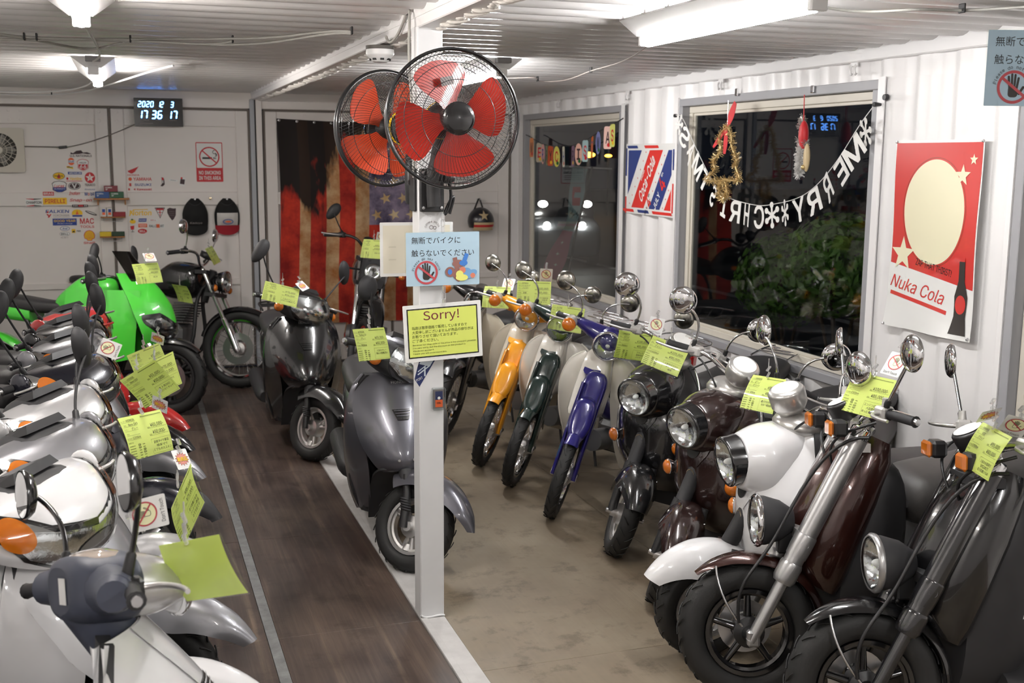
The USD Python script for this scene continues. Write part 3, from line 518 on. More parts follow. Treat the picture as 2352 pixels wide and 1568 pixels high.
def retro(name, label, xy, head, lean, steer, col, dark=blkm, trim=chrome, sw=None, emb=True, seat_m=seatm, mm=chrome):
    """rounded retro scooter: nacelle lamp on a broad shield, bulbous mudguard, naked bars with a metal instrument pod"""
    R = .2; b, S, o = maker(name, label, 'scooter', xy, head, lean, steer, R); sw = sw or mat('silver_switchgear', (.5, .49, .47), .35, .3)
    wheel(b, 'front_wheel', R, .128, .085, alu, 'disc' if False else 'six', S, (0, 0, R), tread=True)
    for s in (1, -1):
        lg = o('fork_leg', tube([(.0, s*.068, R), (-.045, s*.068, R+.12), (-.085, s*.06, R+.24)], [.022, .021, .018], 10), blk); o('axle_nut', tube([(0, s*.06, R), (0, s*.095, R)], [.014, .012], 10), steel, par=lg)
    ff = fender_f(R, 30, 160, .10, .12, .5, .86, .06, rise=.03); fe = o('front_fender', shell(ff, .006, 18, 30), col)
    for s in (1, -1): o('fender_bolt', X(lathe([(0, .006), (.008, .004), (.01, 0)], 12), fr(ff(np.array([s*.75]), np.array([.45]))[0], (1, 0, .3), (0, .2, 1))), chrome, par=fe)
    # bars
    bars(o, S, [(-.36, .05, .955), (-.345, .15, 1.0), (-.39, .25, .985), (-.43, .335, .965)], .11, r=.011, m_=chrome, swm=sw, lever=alu)
    pod = o('instrument', X(lathe([(0, -.055), (.05, -.05), (.068, -.02), (.07, .03), (.06, .045), (0, .048)], 24, hard=False), fr((-.29, 0, 1.0), (0, 1, 0), (-.93, 0, .35))), mat('satin_silver', (.55, .54, .52), .28, .7)); o('gauge_face', X(lathe([(0, .05), (.05, .049), (.052, .046)], 20), fr((-.29, 0, 1.0), (0, 1, 0), (-.93, 0, .35))), whitep, par=pod)
    for s in (1, -1):
        mirror(b, (-.37, s*.235, 1.01), (-.36, s*.34, 1.19), .12, .12, mm, S, n=(-1, -s*.12, .05), mid=(-.35, s*.25, 1.13), depth=.028, stem=chrome, sr=.0055); o('mirror_mount', tube([(-.37, s*.235, .985), (-.37, s*.237, 1.03)], [.014, .011], 10), sw)
    o('brake_cable', J(*[tube(spl([(-.36, s*.19, .97), (-.30, s*.13, .95), (-.28, s*.06, .88), (-.30, s*.03, .82)], 14), .0045, 6) for s in (1, -1)]), blk, kind='stuff')
    o.turn(False); cx = [(-.26, .27, .09, .03), (-.165, .37, .165, .09), (-.125, .48, .212, .125), (-.125, .60, .226, .14), (-.16, .72, .208, .14), (-.235, .835, .16, .115), (-.315, .895, .10, .06)]
    def sf(u, v): q = ip(cx, v); return np.stack([q[:, 0]-q[:, 3]*abs(u)**2.3, q[:, 2]*u, q[:, 1]], -1)
    sh = o('front_shield', shell(sf, .012, 30, 26), col)
    for s in (1, -1):
        vv = np.linspace(.08, 1, 26); o('edge_trim', tube(sf(np.full(26, s*1.), vv)+[-.004, s*.003, 0], .006, 8), trim)
    vv = np.linspace(0, 1, 20); ring = lambda u: sf(np.full(20, u), vv)
    ax = np.array([.985, 0, -.17]); c0 = np.array([-.058, 0, .765]); Fh = fr(c0, (0, 1, 0), np.cross(ax, (0, 1, 0)))
    nac = o('lamp_nacelle', bodyloft([(-.102, .672, .862, .094, 2), (-.106, .664, .870, .101, 2), (-.135, .65, .884, .116, 2.1), (-.20, .63, .902, .138, 2.3), (-.28, .65, .908, .135, 2.4), (-.345, .70, .902, .11, 2.4), (-.385, .76, .88, .07, 2.2)], 32, 26), col)
    hl = o('headlight', X(lathe([(.098, -.05), (.095, -.02), (.096, -.002), (.094, .006), (.086, .008)], 30, hard=False), Fh), gblk); o('reflector', X(lathe([(.086, .004), (.075, -.014), (.045, -.032), (.012, -.038)], 30, hard=False), Fh), refl, par=hl); o('bulb', X(ell((0, 0, -.01), (.012, .012, .02), 10, 8), Fh), whitep, par=hl)
    o('lamp_lens', X(lathe([(.087, .006), (.07, .02), (.035, .028), (0, .03)], 30, hard=False), Fh), lens, par=hl)
    bk = o('beak_panel', dec(sf, Polygon([(-.62, .86), (-.5, .74), (-.3, .58), (-.12, .5), (.12, .5), (.3, .58), (.5, .74), (.62, .86)]).buffer(.02), .005, .1), col, par=sh); o('horn_slot', dec(sf, affinity.scale(Point(0, .575).buffer(1, 20), .15, .045), .008, .06), inkm, par=sh)
    if emb: e0 = sf(np.array([0.]), np.array([.435]))[0]; Fe = fr(e0+[.004, 0, 0], (0, 1, 0), (0, 0, 1)); o('badge', J(X(lathe([(0, .003), (.017, .003), (.017, 0)], 20), Fe)), gblk, par=sh); o('badge_ring', J(X(lathe([(.0165, .0035), (.021, .0045), (.021, 0)], 24), Fe), *[X(mv(bx(-.0015, .0015, 0, .015, .003, .0045), (0, 0, 0)), Fe@rot((0, 0, 1), 120*k)) for k in range(3)]), mat('brass_badge', (.6, .5, .35), .3, .9), par=sh)
    for s in (1, -1): e0 = sf(np.array([s*.80]), np.array([.40]))[0]; wink(o, e0+[.028, s*.01, 0], (.92, s*.35, 0), .034, body=chrome)
    sides(o, lambda v, s: sf(np.full(len(v), s*1.), .42*(1-v)), [(-.36, .235, .56), (-.40, .235, .40), (-.45, .215, .28), (-.5, .18, .18)], col, dark)
    def inner(u, v): q = ip([(-.42, .17, .17), (-.36, .3, .225), (-.33, .52, .235), (-.32, .72, .215), (-.35, .89, .11)], v); return np.stack([q[:, 0]-.02*(1-u**2), q[:, 2]*u, q[:, 1]], -1)
    o('inner_shield', shell(inner, .03, 14, 16), dark); o('top_cover', ell((-.345, 0, .90), (.10, .115, .055), 20, 10), mat('satin_silver'))
    o('steering_column', tube([(-.06, 0, .40), (-.365, 0, .95)], .033, 12), blkm)
    rear_end(o, col, dark, seat_m, R, b=b, zs=.73, w=.18, carrier='chrome'); return b, S, o
def cub(name, label, xy, head, lean, steer, col, shield, R=.24, tw=.066, legs=None, badge='tall', fat=False, mm=dullm, fcol=None):
    """step-through motorcycle: pressed fork covers, broad leg shield with a centre cover, lamp in the handlebar nacelle"""
    b, S, o = maker(name, label, 'motorcycle', xy, head, lean, steer, R, 27, .075); legs = legs or col; fcol = fcol or col
    wheel(b, 'front_wheel', R, R-.062 if not fat else R-.10, tw, chrome, 'wire', S, (0, 0, R), tread=True, hubm=alu)
    for s in (1, -1):
        st = np.linspace(0, 1, 9); c = np.array([(-.165, .70), (-.12, .60), (-.075, .50), (-.035, .38), (-.005, .27), (.012, R-.015)]); q = ip(c, st); L = ip([(.062,), (.07,), (.062,), (.05,), (.04,), (.022,)], st)[:, 0]; sec = []
        for (x, z), l in zip(q, L): sec.append([(x+l, s*(tw/2+.012), z+l*.4), (x+l*.8, s*(tw/2+.034), z+l*.35), (x-l*.8, s*(tw/2+.034), z-l*.35), (x-l, s*(tw/2+.012), z-l*.4)])
        lg = o('fork_cover', J(loft(np.array(sec))), legs, smooth=True); o('fork_bolt', X(lathe([(0, .012), (.008, .01), (.011, 0)], 12), fr((-.04, s*(tw/2+.034), .41), (1, 0, 0), (0, 0, s*1.))), steel, par=lg); o('link_arm', tube([(.0, s*(tw/2+.025), R+.0), (-.06, s*(tw/2+.025), R-.005)], .014, 8), blk, par=lg)
    ff = fender_f(R, 58 if not fat else 48, 165, tw/2+.018, .035 if not fat else .05, .72, 1., .022); fe = o('front_fender', shell(ff, .004, 12, 22), fcol)
    if not fat: o('fender_nose', bodyloft([(-.10, .54, .66, .045, 2.4), (-.05, .50, .66, .062, 2.6), (.0, .47, .60, .06, 2.4), (.04, .455, .53, .045, 2.2), (.06, .46, .50, .022, 2)], 18, 12), fcol)
    o('fork_hood', bodyloft([(-.235, .60, .78, .05, 2.6), (-.17, .55, .78, .07, 2.8), (-.115, .53, .70, .066, 2.6), (-.08, .53, .62, .05, 2.4)], 20, 12), legs)
    # nacelle and arms
    o('handlebar_cowl', J(ell((-.275, 0, .945), (.085, .075, .07), 20, 12), *[tube(spl([(-.28, s*.02, .945), (-.285, s*.12, .965), (-.32, s*.21, .975)], 12), np.linspace(.062, .022, 12), 14) for s in (1, -1)]), col)
    roundlamp(o, (-.19, 0, .925), (1, 0, -.08), .076, col, d=.06)
    o('instrument', X(lathe([(.045, 0), (.043, .02), (0, .022)], 20), fr((-.30, 0, 1.0), (0, 1, 0), (-.9, 0, .4))), chrome)
    for s in (1, -1):
        w_ = o('indicator', tube([(-.30, s*.235, .965), (-.235, s*.235, .96)], [.036, .038], 16), shield); o('indicator_lens', X(lathe([(.038, 0), (.036, .012), (.024, .022), (0, .025)], 18, hard=False), fr((-.235, s*.235, .96), (0, 1, 0), (0, 0, 1))), amber, par=w_)
        mirror(b, (-.325, s*.205, .99), (-.335, s*.33, 1.16), .105, .105, mm, S, n=(-1, -s*.15, .1), mid=(-.31, s*.22, 1.10), depth=.024, stem=chrome, sr=.0048)
    bars(o, S, [(-.3, .1, .96), (-.32, .2, .975), (-.39, .325, .955)], .115, m_=chrome)
    o.turn(False)
    def wing(s):
        def f(u, v):
            q = ip([(-.44, .12, .23, .20), (-.37, .10, .265, .34), (-.30, .095, .275, .5), (-.265, .09, .265, .66), (-.265, .085, .22, .78), (-.275, .085, .13, .845)], v); y = q[:, 1]+(q[:, 2]-q[:, 1])*u; return np.stack([q[:, 0]-.075*u**2.2, s*y, q[:, 3]-.018*u**3], -1)
        f.sgn = s; return f
    sh = None
    for s in (1, -1):
        p = o('leg_shield', shell(wing(s), .006, 12, 20, u=(0, 1)), shield); sh = sh or p
        o('shield_lip', tube(wing(s)(np.ones(20), np.linspace(0, 1, 20)), .006, 6), shield, par=p)
    cc = o('centre_cover', J(bodyloft([(-.32, .54, .86, .085, 5), (-.25, .53, .87, .092, 5), (-.21, .535, .84, .088, 4.5)], 28, 8) if False else loft(np.array([[(x+dx, y, z) for dx, y in ((-.10, -w), (-.02, -w), (.0, -w*.8), (.008, 0), (.0, w*.8), (-.02, w), (-.10, w))] for x, z, w in ((-.115, .535, .082), (-.118, .555, .088), (-.16, .66, .09), (-.205, .78, .084), (-.232, .855, .07), (-.255, .875, .05))]))), shield)
    o('screw', X(lathe([(0, .004), (.005, .003), (.007, 0)], 10), fr((-.138, 0, .61), (0, 1, 0), (-.38, 0, .92))), gask, par=cc)
    Fb = fr((-.178, 0, .725), (0, 1, 0), (-.37, 0, .93))
    if badge: 
        w, h = (.032, .052) if badge == 'tall' else (.045, .045); bd = o('badge', X(hull([(sx*w*t, sy*h*t, z) for sx in (1, -1) for sy in (1, -1) for t, z in ((1, 0), (.92, .006))]+[(0, -h*1.15, .003)]), Fb), chrome, par=cc)
        o('badge_face', X(J(bx(-w*.75, w*.75, -h*.5, h*.75, .006, .0075)), Fb), {'tall': gblk, 'shield': mat('badge_red', hx('b89a80'), .3, .5)}.get(badge, gblk), par=cc); o('badge_letter', X(fitw(T('CUB', .02), w*1.2), Fb@np.array([[1, 0, 0, 0], [0, 1, 0, .004], [0, 0, 1, .008], [0, 0, 0, 1.]])), steel, par=cc)
    o('frame', J(tube(spl([(-.2, 0, .78), (-.32, 0, .6), (-.5, 0, .48), (-.75, 0, .5), (-1.0, 0, .6), (-1.25, 0, .66)], 20), [.05]*20, 12)), col); o('engine', J(X(lathe([(0, -.12), (.09, -.12), (.1, -.05), (.1, .05), (.09, .12), (0, .12)], 20, 'y'), rot((0, 1, 0), 0)),), alu) if False else o('engine', J(mv(bx(-.2, .1, -.1, .1, -.08, .1, .03), (-.62, 0, .32)), tube([(-.45, 0, .34), (-.3, 0, .36)], .06, 14)), mat('engine_grey', (.14, .14, .14), .5, .6))
    o('side_cover', bodyloft([(-.66, .46, .66, .09, 3), (-.85, .42, .68, .115, 3), (-1.1, .5, .68, .1, 2.6), (-1.25, .55, .66, .06, 2.2)], 20, 14), shield)
    o('seat', bodyloft([(-.62, .68, .73, .07, 2.4), (-.7, .68, .775, .115, 2.8), (-1.0, .69, .785, .125, 3), (-1.2, .70, .76, .10, 2.6)], 20, 14), seatm)
    wheel(b, 'rear_wheel', R, R-.065, tw+.01, chrome, 'wire', c=(-1.19, 0, R)); f2 = fender_f(R, 10, 150, tw/2+.02, .04, 1, 1, .03, c=(-1.19, R)); o('rear_mudguard', shell(lambda u, v: f2(u, v), .004, 10, 18), col)
    o('carrier', J(tube(spl([(-1.2, .1, .78), (-1.5, .1, .78), (-1.52, -.1, .78), (-1.2, -.1, .78)], 20), .006, 6), *[tube([(x, -.1, .78), (x, .1, .78)], .005, 6) for x in (-1.28, -1.36, -1.44)]), chrome); o('tail_lamp', bx(-1.5, -1.43, -.045, .045, .6, .68, .012), redl); o('silencer', tube(spl([(-.6, -.1, .26), (-.9, -.13, .24), (-1.45, -.14, .3)], 12), np.linspace(.02, .042, 12), 12), chrome)
    o('stand', tube([(-.66, .1, .28), (-.6, .2, .03)], .009, 8), blk); o('footrest', tube([(-.56, -.26, .25), (-.56, .26, .25)], .016, 10), grip); return b, S, o
def fatfork(name, label, xy, head, lean, steer, col, fork, lampback=blkm, fend=None, rimcol=None, cowl2=None):
    """street scooter with thick exposed fork tubes, low lamp, long bench seat"""
    R = .245; b, S, o = maker(name, label, 'scooter', xy, head, lean, steer, R, 27, .08); T_ = math.tan(math.radians(27)); X0 = lambda z: .0-(z-.25)*T_; sw = mat('silver_switchgear')
    wheel(b, 'front_wheel', R, .15, .10, gblk, 'five', S, (0, 0, R), disc=.095, tread=True, hubm=blk)
    for s in (1, -1):
        y = s*.098; P = lambda z, dx=0.: (X0(z)+dx, y, z)
        lg = o('fork_leg', J(tube([P(.46), P(.50), P(.90), P(.94)], [.034, .034, .036, .036], 18)), fork); o('fork_slider', tube([P(.235), P(.28), P(.47)], [.02, .022, .022], 14), fork, par=lg)
        o('fork_collar', J(tube([P(.44), P(.455), P(.50), P(.51)], [.033, .04, .04, .036], 18), tube([P(.53), P(.56), P(.60), P(.605)], [.0365, .0385, .0385, .036], 18)), fork, par=lg)
        o('fork_cap', J(tube([P(.935), P(.965), P(.972)], [.037, .037, .03], 18), tube([P(.97), P(.985)], [.016, .014], 6)), chrome, par=lg); o('pinch_bolt', X(lathe([(0, .008), (.007, .008), (.0075, .003), (.013, .002), (.014, 0)], 14), fr((X0(.575), y+s*.037, .575), (1, 0, 0), (0, 0, s*1.))), steel, par=lg); o('axle_clamp', mv(bx(-.022, .022, -.018, .018, -.028, .03, .008), (0, y, R)), fork, par=lg)
    o('triple_clamp', J(hull([(X0(.90)+dx, y, .90+dz) for dx in (-.06, .03) for y in (-.11, .11) for dz in (-.012, .018)]), hull([(X0(.60)+dx, y, .60+dz) for dx in (-.06, .03) for y in (-.09, .09) for dz in (-.015, .02)])), alu if fork is not nforkm else blkm)
    ff = fender_f(R, 48, 175, .066, .03, .35, .8, .035); fe = o('front_fender', shell(ff, .005, 12, 26), fend or col)
    for s in (1, -1): o('fender_stay', tube(spl([ff(np.array([s*.9]), np.array([.12]))[0], (.10, s*.085, R+.14), (.035, s*.09, R+.04)], 8), .0045, 6), steel, par=fe)
    roundlamp(o, (-.03, 0, .635), (1, 0, -.12), .088, lampback, d=.13, rim=rimcol or chrome); o('lamp_bracket', mv(bx(-.03, .03, -.02, .02, -.05, .03, .006), (-.13, 0, .57)), blk)
    o('brake_hose', tube(spl([(-.36, .2, .95), (-.2, .1, .82), (-.05, .1, .56), (.03, .11, .45), (.05, .1, .3)], 24), .006, 6), blk)
    bars(o, S, [(-.37, .05, .975), (-.365, .12, 1.01), (-.40, .22, 1.035), (-.455, .36, 1.02)], .12, r=.0125, m_=chrome, swm=sw, lever=alu)
    o('bar_clamp', J(mv(bx(-.035, .035, -.07, .07, -.05, .04, .01), (-.37, 0, .96))), alu); ins = o('instrument', X(lathe([(0, -.04), (.05, -.035), (.055, .02), (.05, .028), (0, .03)], 22, hard=False), fr((-.33, .0, 1.03), (0, 1, 0), (-.9, 0, .45))), blk); o('gauge_face', X(lathe([(0, .032), (.045, .031)], 20), fr((-.33, 0, 1.03), (0, 1, 0), (-.9, 0, .45))), whitep, par=ins)
    for s in (1, -1):
        mirror(b, (-.40, s*.235, 1.055), (-.43, s*.40, 1.24), .118, .118, chrome, S, n=(-1, -s*.2, .1), mid=False, depth=.022, stem=chrome, sr=.0058, fm=mirrorm); o('mirror_mount', tube([(-.40, s*.232, 1.04), (-.40, s*.238, 1.085)], [.015, .012], 10), sw)
        w_ = o('indicator', mv(bx(-.03, .02, -.035, .035, -.028, .028, .01), (-.27, s*.135, .975)), blk); o('indicator_lens', mv(bx(.018, .036, -.033, .033, -.026, .026, .01), (-.27, s*.135, .975)), amber, par=w_)
    o('brake_cable', J(*[tube(spl([(-.38, s*.2, 1.0), (-.3, s*.14, .96), (-.27, s*.06, .9), (-.30, s*.03, .8)], 14), .005, 6) for s in (1, -1)]), blk, kind='stuff')
    o.turn(False)
    o('front_cowl', loft(np.array([[(x+.085*math.cos(a)*k, y*w*math.copysign(abs(math.sin(a))**.7, math.sin(a)), z+.04*math.cos(a)*k) for a in np.linspace(0, 2*np.pi, 24, endpoint=False)] for y in (1,) for x, z, w, k in ((-.25, .40, .10, .6), (-.24, .47, .13, 1), (-.27, .6, .145, 1.1), (-.335, .75, .14, 1.1), (-.40, .88, .12, .9), (-.43, .93, .085, .6))])), col)
    o('inner_cowl', bodyloft([(-.30, .2, .5, .09, 3), (-.42, .2, .86, .15, 3.5), (-.5, .22, .84, .14, 3.4), (-.54, .24, .6, .10, 3)], 22, 12), blkm)
    o('footboard', bodyloft([(-.42, .19, .3, .16, 4), (-.55, .19, .29, .19, 4), (-.8, .2, .3, .19, 4)], 22, 10), blkm)
    o('side_cowl', bodyloft([(-.72, .3, .58, .15, 3), (-.95, .34, .66, .19, 3), (-1.25, .45, .70, .18, 2.8), (-1.5, .55, .70, .10, 2.4), (-1.58, .6, .68, .05, 2.2)], 22, 18), cowl2 or silver)
    o('seat', bodyloft([(-.56, .66, .72, .08, 2.6), (-.63, .60, .79, .14, 3), (-.9, .62, .80, .17, 3.2), (-1.1, .64, .84, .17, 3.2), (-1.4, .68, .86, .15, 3), (-1.5, .71, .82, .10, 2.6)], 24, 22), seatg)
    wheel(b, 'rear_wheel', R, .15, .11, gblk, 'five', c=(-1.25, 0, R)); o('engine_case', bodyloft([(-.85, .16, .34, .10, 3), (-1.1, .15, .33, .12, 3), (-1.3, .18, .3, .1, 3)], 16, 10), blkm); o('silencer', mv(bodyloft([(-1.0, .2, .28, .035, 2), (-1.15, .2, .33, .065, 2.2), (-1.5, .25, .38, .06, 2.2)], 16, 12), (0, -.18, 0)), blkm)
    o('tail_lamp', bx(-1.62, -1.56, -.05, .05, .6, .67, .015), redl); o('caution_label', X(bx(-.022, .022, -.04, .04, 0, .001), fr((-.47, .146, .52), (-1, 0, 0), (0, 0, 1))), whitep); o('stand', J(tube([(-.8, .1, .17), (-.9, .15, .02)], .01, 8)), blk); return b, S, o
nforkm = mat('black_fork', (.012, .012, .014), .22, coat=1.)
def moto(name, label, xy, head, lean, steer, col, R=.32, tw=.10, wire=True, fairing=None, lamp='round', zh=1.05, seatz=.78, wb=1.35, fen=gblk, mir='round', forkm=chrome, dirt=False, engm=None, tankm=None):
    """motorcycle with a tank, open engine and telescopic fork"""
    b, S, o = maker(name, label, 'motorcycle', xy, head, lean, steer, R, 27, .09); T_ = math.tan(math.radians(27)); X0 = lambda z: -(z-R)*T_; engm = engm or mat('engine_grey', (.14, .14, .14), .5, .6)
    wheel(b, 'front_wheel', R, R-.085, tw, chrome if wire else blk, 'wire' if wire else 'three', S, (0, 0, R), disc=.13, tread=True, hubm=alu)
    for s in (1, -1):
        y = s*(tw/2+.05); lg = o('fork_leg', tube([(X0(.45), y, .45), (X0(zh-.1), y, zh-.1)], .018, 14), chrome); o('fork_slider', tube([(X0(R-.03)-.0, y, R-.03), (X0(R), y, R), (X0(.55), y, .55), (X0(.56), y, .56)], [.018, .026, .027, .02], 14), forkm, par=lg)
    if dirt: ff = fender_f(R, 40, 130, .06, .03, .5, .8, .17); o('front_fender', shell(ff, .005, 10, 18), fen)
    else: ff = fender_f(R, 42, 165, tw/2+.02, .04, .55, .8, .03); o('front_fender', shell(ff, .005, 12, 22), fen)
    o('triple_clamp', J(*[hull([(X0(z)+dx, y, z+dz) for dx in (-.07, .03) for y in (-.12, .12) for dz in (-.015, .015)]) for z in (zh-.12, zh-.3)]), blkm)
    if lamp == 'round': roundlamp(o, (X0(zh-.19)+.12, 0, zh-.19), (1, 0, -.05), .09, gblk, d=.13); [wink(o, (X0(zh-.25)+.06, s*.16, zh-.25), (1, 0, 0), .03, body=blk, stalk=(X0(zh-.25)+.02, s*.08, zh-.25)) for s in (1, -1)]
    elif lamp == 'mask':
        mk = o('lamp_mask', X(hull([(-.11, -.09, 0), (-.09, .15, 0), (.11, -.09, 0), (.09, .15, 0), (-.08, -.13, .03), (.08, -.13, .03), (0, .18, .01), (-.1, -.06, .05), (.1, -.06, .05), (.07, .1, .04), (-.07, .1, .04)], True), fr((X0(zh-.2)+.07, 0, zh-.2), (0, 1, 0), (-.25, 0, 1))), blkm); Fq = fr((X0(zh-.2)+.115, 0, zh-.2), (0, 1, 0), (-.25, 0, 1))
        o('reflector', X(J(lathe([(.075, .0), (.055, .02), (.03, .01), (0, .0)], 20, hard=False)), Fq), refl, par=mk); o('lamp_lens', X(lathe([(.08, 0), (.06, .03), (0, .04)], 20, hard=False), Fq), lens, par=mk)
        [wink(o, (X0(zh-.25)+.06, s*.24, zh-.2), (.3, s*1., 0), .022, body=amber, stalk=(X0(zh-.25)+.02, s*.08, zh-.2)) for s in (1, -1)]
    bars(o, S, [(X0(zh)-.0, .05, zh-.05), (X0(zh)+.01, .14, zh+.02), (X0(zh)-.05, .26, zh+.03), (X0(zh)-.13, .38, zh)], .12, r=.0115, m_=chrome if not dirt else blk)
    for s in (1, -1):
        q = (X0(zh)-.05, s*.25, zh+.04)
        if mir == 'round': mirror(b, q, (X0(zh)-.04, s*.33, zh+.22), .115, .115, chrome, S, n=(-1, -s*.1, .05), mid=(X0(zh)-.02, s*.28, zh+.14), depth=.03, stem=chrome)
        elif mir == 'oval': mirror(b, q, (X0(zh)-.06, s*.36, zh+.2), .085, .15, blkm, S, roll=-s*30, taper=.3, n=(-1, -s*.1, .1), mid=(X0(zh)-.03, s*.3, zh+.1), depth=.03, stem=blk)
    o('instrument', J(*[X(lathe([(0, -.03), (.045, -.025), (.05, .02), (0, .024)], 18, hard=False), fr((X0(zh)+.05, y, zh+.02), (0, 1, 0), (-.9, 0, .45))) for y in (-.05, .05)]), blk)
    o.turn(False); zt = seatz
    o('fuel_tank', bodyloft([(-.36, zt+.02, zt+.16, .08, 2.6), (-.42, zt-.06, zt+.22, .13, 2.6), (-.58, zt-.08, zt+.24, .15, 2.6), (-.75, zt-.04, zt+.14, .12, 2.6), (-.82, zt-.02, zt+.06, .09, 2.4)], 22, 18), tankm or col)
    o('seat', bodyloft([(-.74, zt-.04, zt+.04, .09, 2.8), (-.9, zt-.05, zt+.05, .13, 3), (-1.2, zt-.03, zt+.09, .14, 3), (-1.5, zt, zt+.09, .11, 2.8), (-1.6, zt+.02, zt+.08, .06, 2.4)], 22, 18), seatm)
    o('engine', J(mv(bx(-.2, .2, -.13, .13, -.12, .1, .04), (-.68, 0, .4)), *[mv(bx(-.085, .085, -.1+.0*k, .1, -.006, .006), (-.56+.012*k, 0, .52+.022*k)) for k in range(8)], lathe([(0, -.17), (.09, -.17), (.1, -.13), (.1, .13), (.09, .17), (0, .17)], 20, 'y', (-.72, 0, .38))), engm)
    o('frame', J(*[tube(spl([(-.3, 0, zh-.2), (-.38, s*.07, .55), (-.45, s*.11, .26), (-.9, s*.11, .26), (-1.0, s*.1, .6), (-1.45, s*.1, zt-.04)], 24), .016, 8) for s in (1, -1)], tube([(-.26, 0, zh-.1), (-.34, 0, zh-.36)], .03, 12)), blk)
    wheel(b, 'rear_wheel', R*.97, R-.095, tw+.03, chrome if wire else blk, 'wire' if wire else 'three', c=(-wb, 0, R*.97)); f2 = fender_f(R, 20, 130, tw/2+.03, .04, 1, 1, .06, c=(-wb, R)); o('rear_mudguard', shell(f2, .005, 10, 16), tankm or col); o('swing_arm', J(*[tube([(-.88, s*.1, .4), (-wb, s*.1, R)], .02, 8) for s in (1, -1)]), blk)
    o('silencer', tube(spl([(-.5, -.12, .3), (-.85, -.16, .26), (-1.1, -.17, .3), (-1.6, -.18, .4)], 16), np.r_[np.full(6, .02), np.linspace(.02, .05, 4), np.full(6, .05)], 12), chrome if wire else blkm); o('tail_lamp', bx(-1.68, -1.6, -.05, .05, zt-.05, zt+.03, .015), redl); o('stand', tube([(-.7, .13, .26), (-.62, .26, .02)], .011, 8), blk)
    if fairing:
        cx = [(-.14, zh-.52, .07, .05), (-.02, zh-.44, .14, .12), (.05, zh-.34, .19, .2), (.02, zh-.2, .21, .22), (-.07, zh-.06, .19, .2), (-.2, zh+.06, .15, .14)]
        def nf(u, v): q = ip(cx, v); return np.stack([q[:, 0]-q[:, 3]*abs(u)**1.7, q[:, 2]*u, q[:, 1]], -1)
        p = o('nose_fairing', shell(nf, .008, 24, 18), fairing); hp = Polygon([(-.85, .5), (-.6, .36), (0, .22), (.6, .36), (.85, .5), (.5, .52), (.12, .42), (-.12, .42), (-.5, .52)])
        o('lamp_recess', dec(nf, hp.buffer(.05), .003, .1), gblk, par=p); o('reflector', dec(nf, hp, .006, .1), refl, par=p); o('lamp_lens', dec(nf, hp.buffer(.02), .014, .15), lens, par=p)
        o('windscreen', shell(lambda u, v: nf(u*.75, .9+v*.1)+np.stack([-.1*v, 0*v, .16*v], -1), .004, 14, 10), smoke)
        def sfr(s):
            def f(u, v): q = ip([(-.16, .15), (-.4, .2), (-.7, .17)], u); zz = ip([(zh-.06,), (zh-.3,), (.42,)], v)[:, 0]-.1*u*v; return np.stack([q[:, 0]-.05*v, s*(q[:, 1]+.02*np.sin(np.pi*v)), zz], -1)
            return f
        for s in (1, -1): o('side_fairing', shell(sfr(s), .006, 12, 12, u=(0, 1)), fairing)
        o('tail_cowl', bodyloft([(-1.0, zt-.12, zt+.02, .12, 3), (-1.3, zt-.08, zt+.08, .14, 3), (-1.6, zt, zt+.12, .09, 2.6), (-1.7, zt+.05, zt+.1, .04, 2.2)], 20, 14), fairing)
    return b, S, o
# ---------------------------------------------------------------- the bikes on show
silver = paint('silver_paint', (.62, .62, .63), .55, .32); greym = paint('gunmetal_paint', (.115, .115, .135), .6, .3); nblack = paint('black_paint', (.008, .008, .009), .1, .2); pwhite = paint('white_paint', (.74, .74, .75), 0, .25)
cream = paint('cream_paint', (.60, .54, .43), 0, .3); ivory = paint('ivory_paint', (.70, .67, .6), 0, .28); yellow = paint('yellow_paint', hx('f0a11c'), 0, .28); dgreen = paint('dark_green_paint', (.012, .028, .024), .1, .22); blue = paint('deep_blue_paint', (.022, .018, .16), .1, .22)
brown = paint('dark_brown_paint', (.022, .010, .009), .2, .2); vbrown = paint('metallic_brown_paint', (.04, .012, .009), .4, .22); redpt = paint('red_paint', (.52, .02, .018), 0, .3); green = paint('lime_green_paint', hx('4fd63f'), 0, .3); darkgrey = mat('dark_grey_plastic', (.05, .055, .065), .5); silvg = paint('dark_silver_paint', (.27, .27, .29), .6, .35); midnight = paint('midnight_paint', (.012, .013, .022), .3, .22)
scooter('scooter', 'grey metallic scooter with a round mirror standing just behind the white post', (.07, 4.84), -94, 1, 50, greym, style='today', mir='round', emblem='HONDA')
scooter('scooter', 'glossy black scooter between the grey scooter and the container doors', (-.06, 6.88), -89, 0, 36, nblack, style='today', emblem='HONDA', carrier=True)
# left row, near to far
scooter('scooter', 'nearest silver and white scooter with dark slate handlebar covers at the lower left corner', (-.83, 2.42), -4, -4, 28, pwhite, style='slate', cowl=silver, fcol=silver, mir='slate', mirm=gblk)
scooter('scooter', 'white scooter with a wide lamp cowl, second nearest of the left row', (-1.04, 3.1), -23, 0, -4, pwhite, emblem='HONDA', mir='none')
scooter('scooter', 'matt dark grey scooter right behind the white one in the left row', (-1.06, 3.64), -27, 0, -2, silvg)
scooter('scooter', 'bright silver scooter, fourth from the near end of the left row', (-1.07, 4.23), -24, 0, -6, silver)
scooter('scooter', 'midnight black scooter with a black mudguard tip in the left row', (-1.06, 5.0), -29, 0, -4, midnight, tipm=blkm)
scooter('scooter', 'smooth dark silver scooter behind the midnight black one in the left row', (-1.08, 5.6), -27, 0, -4, silvg, style='dio')
scooter('scooter', 'black scooter with red brake levers in the left row', (-1.1, 6.15), -27, 0, -4, nblack, lev=redpt)
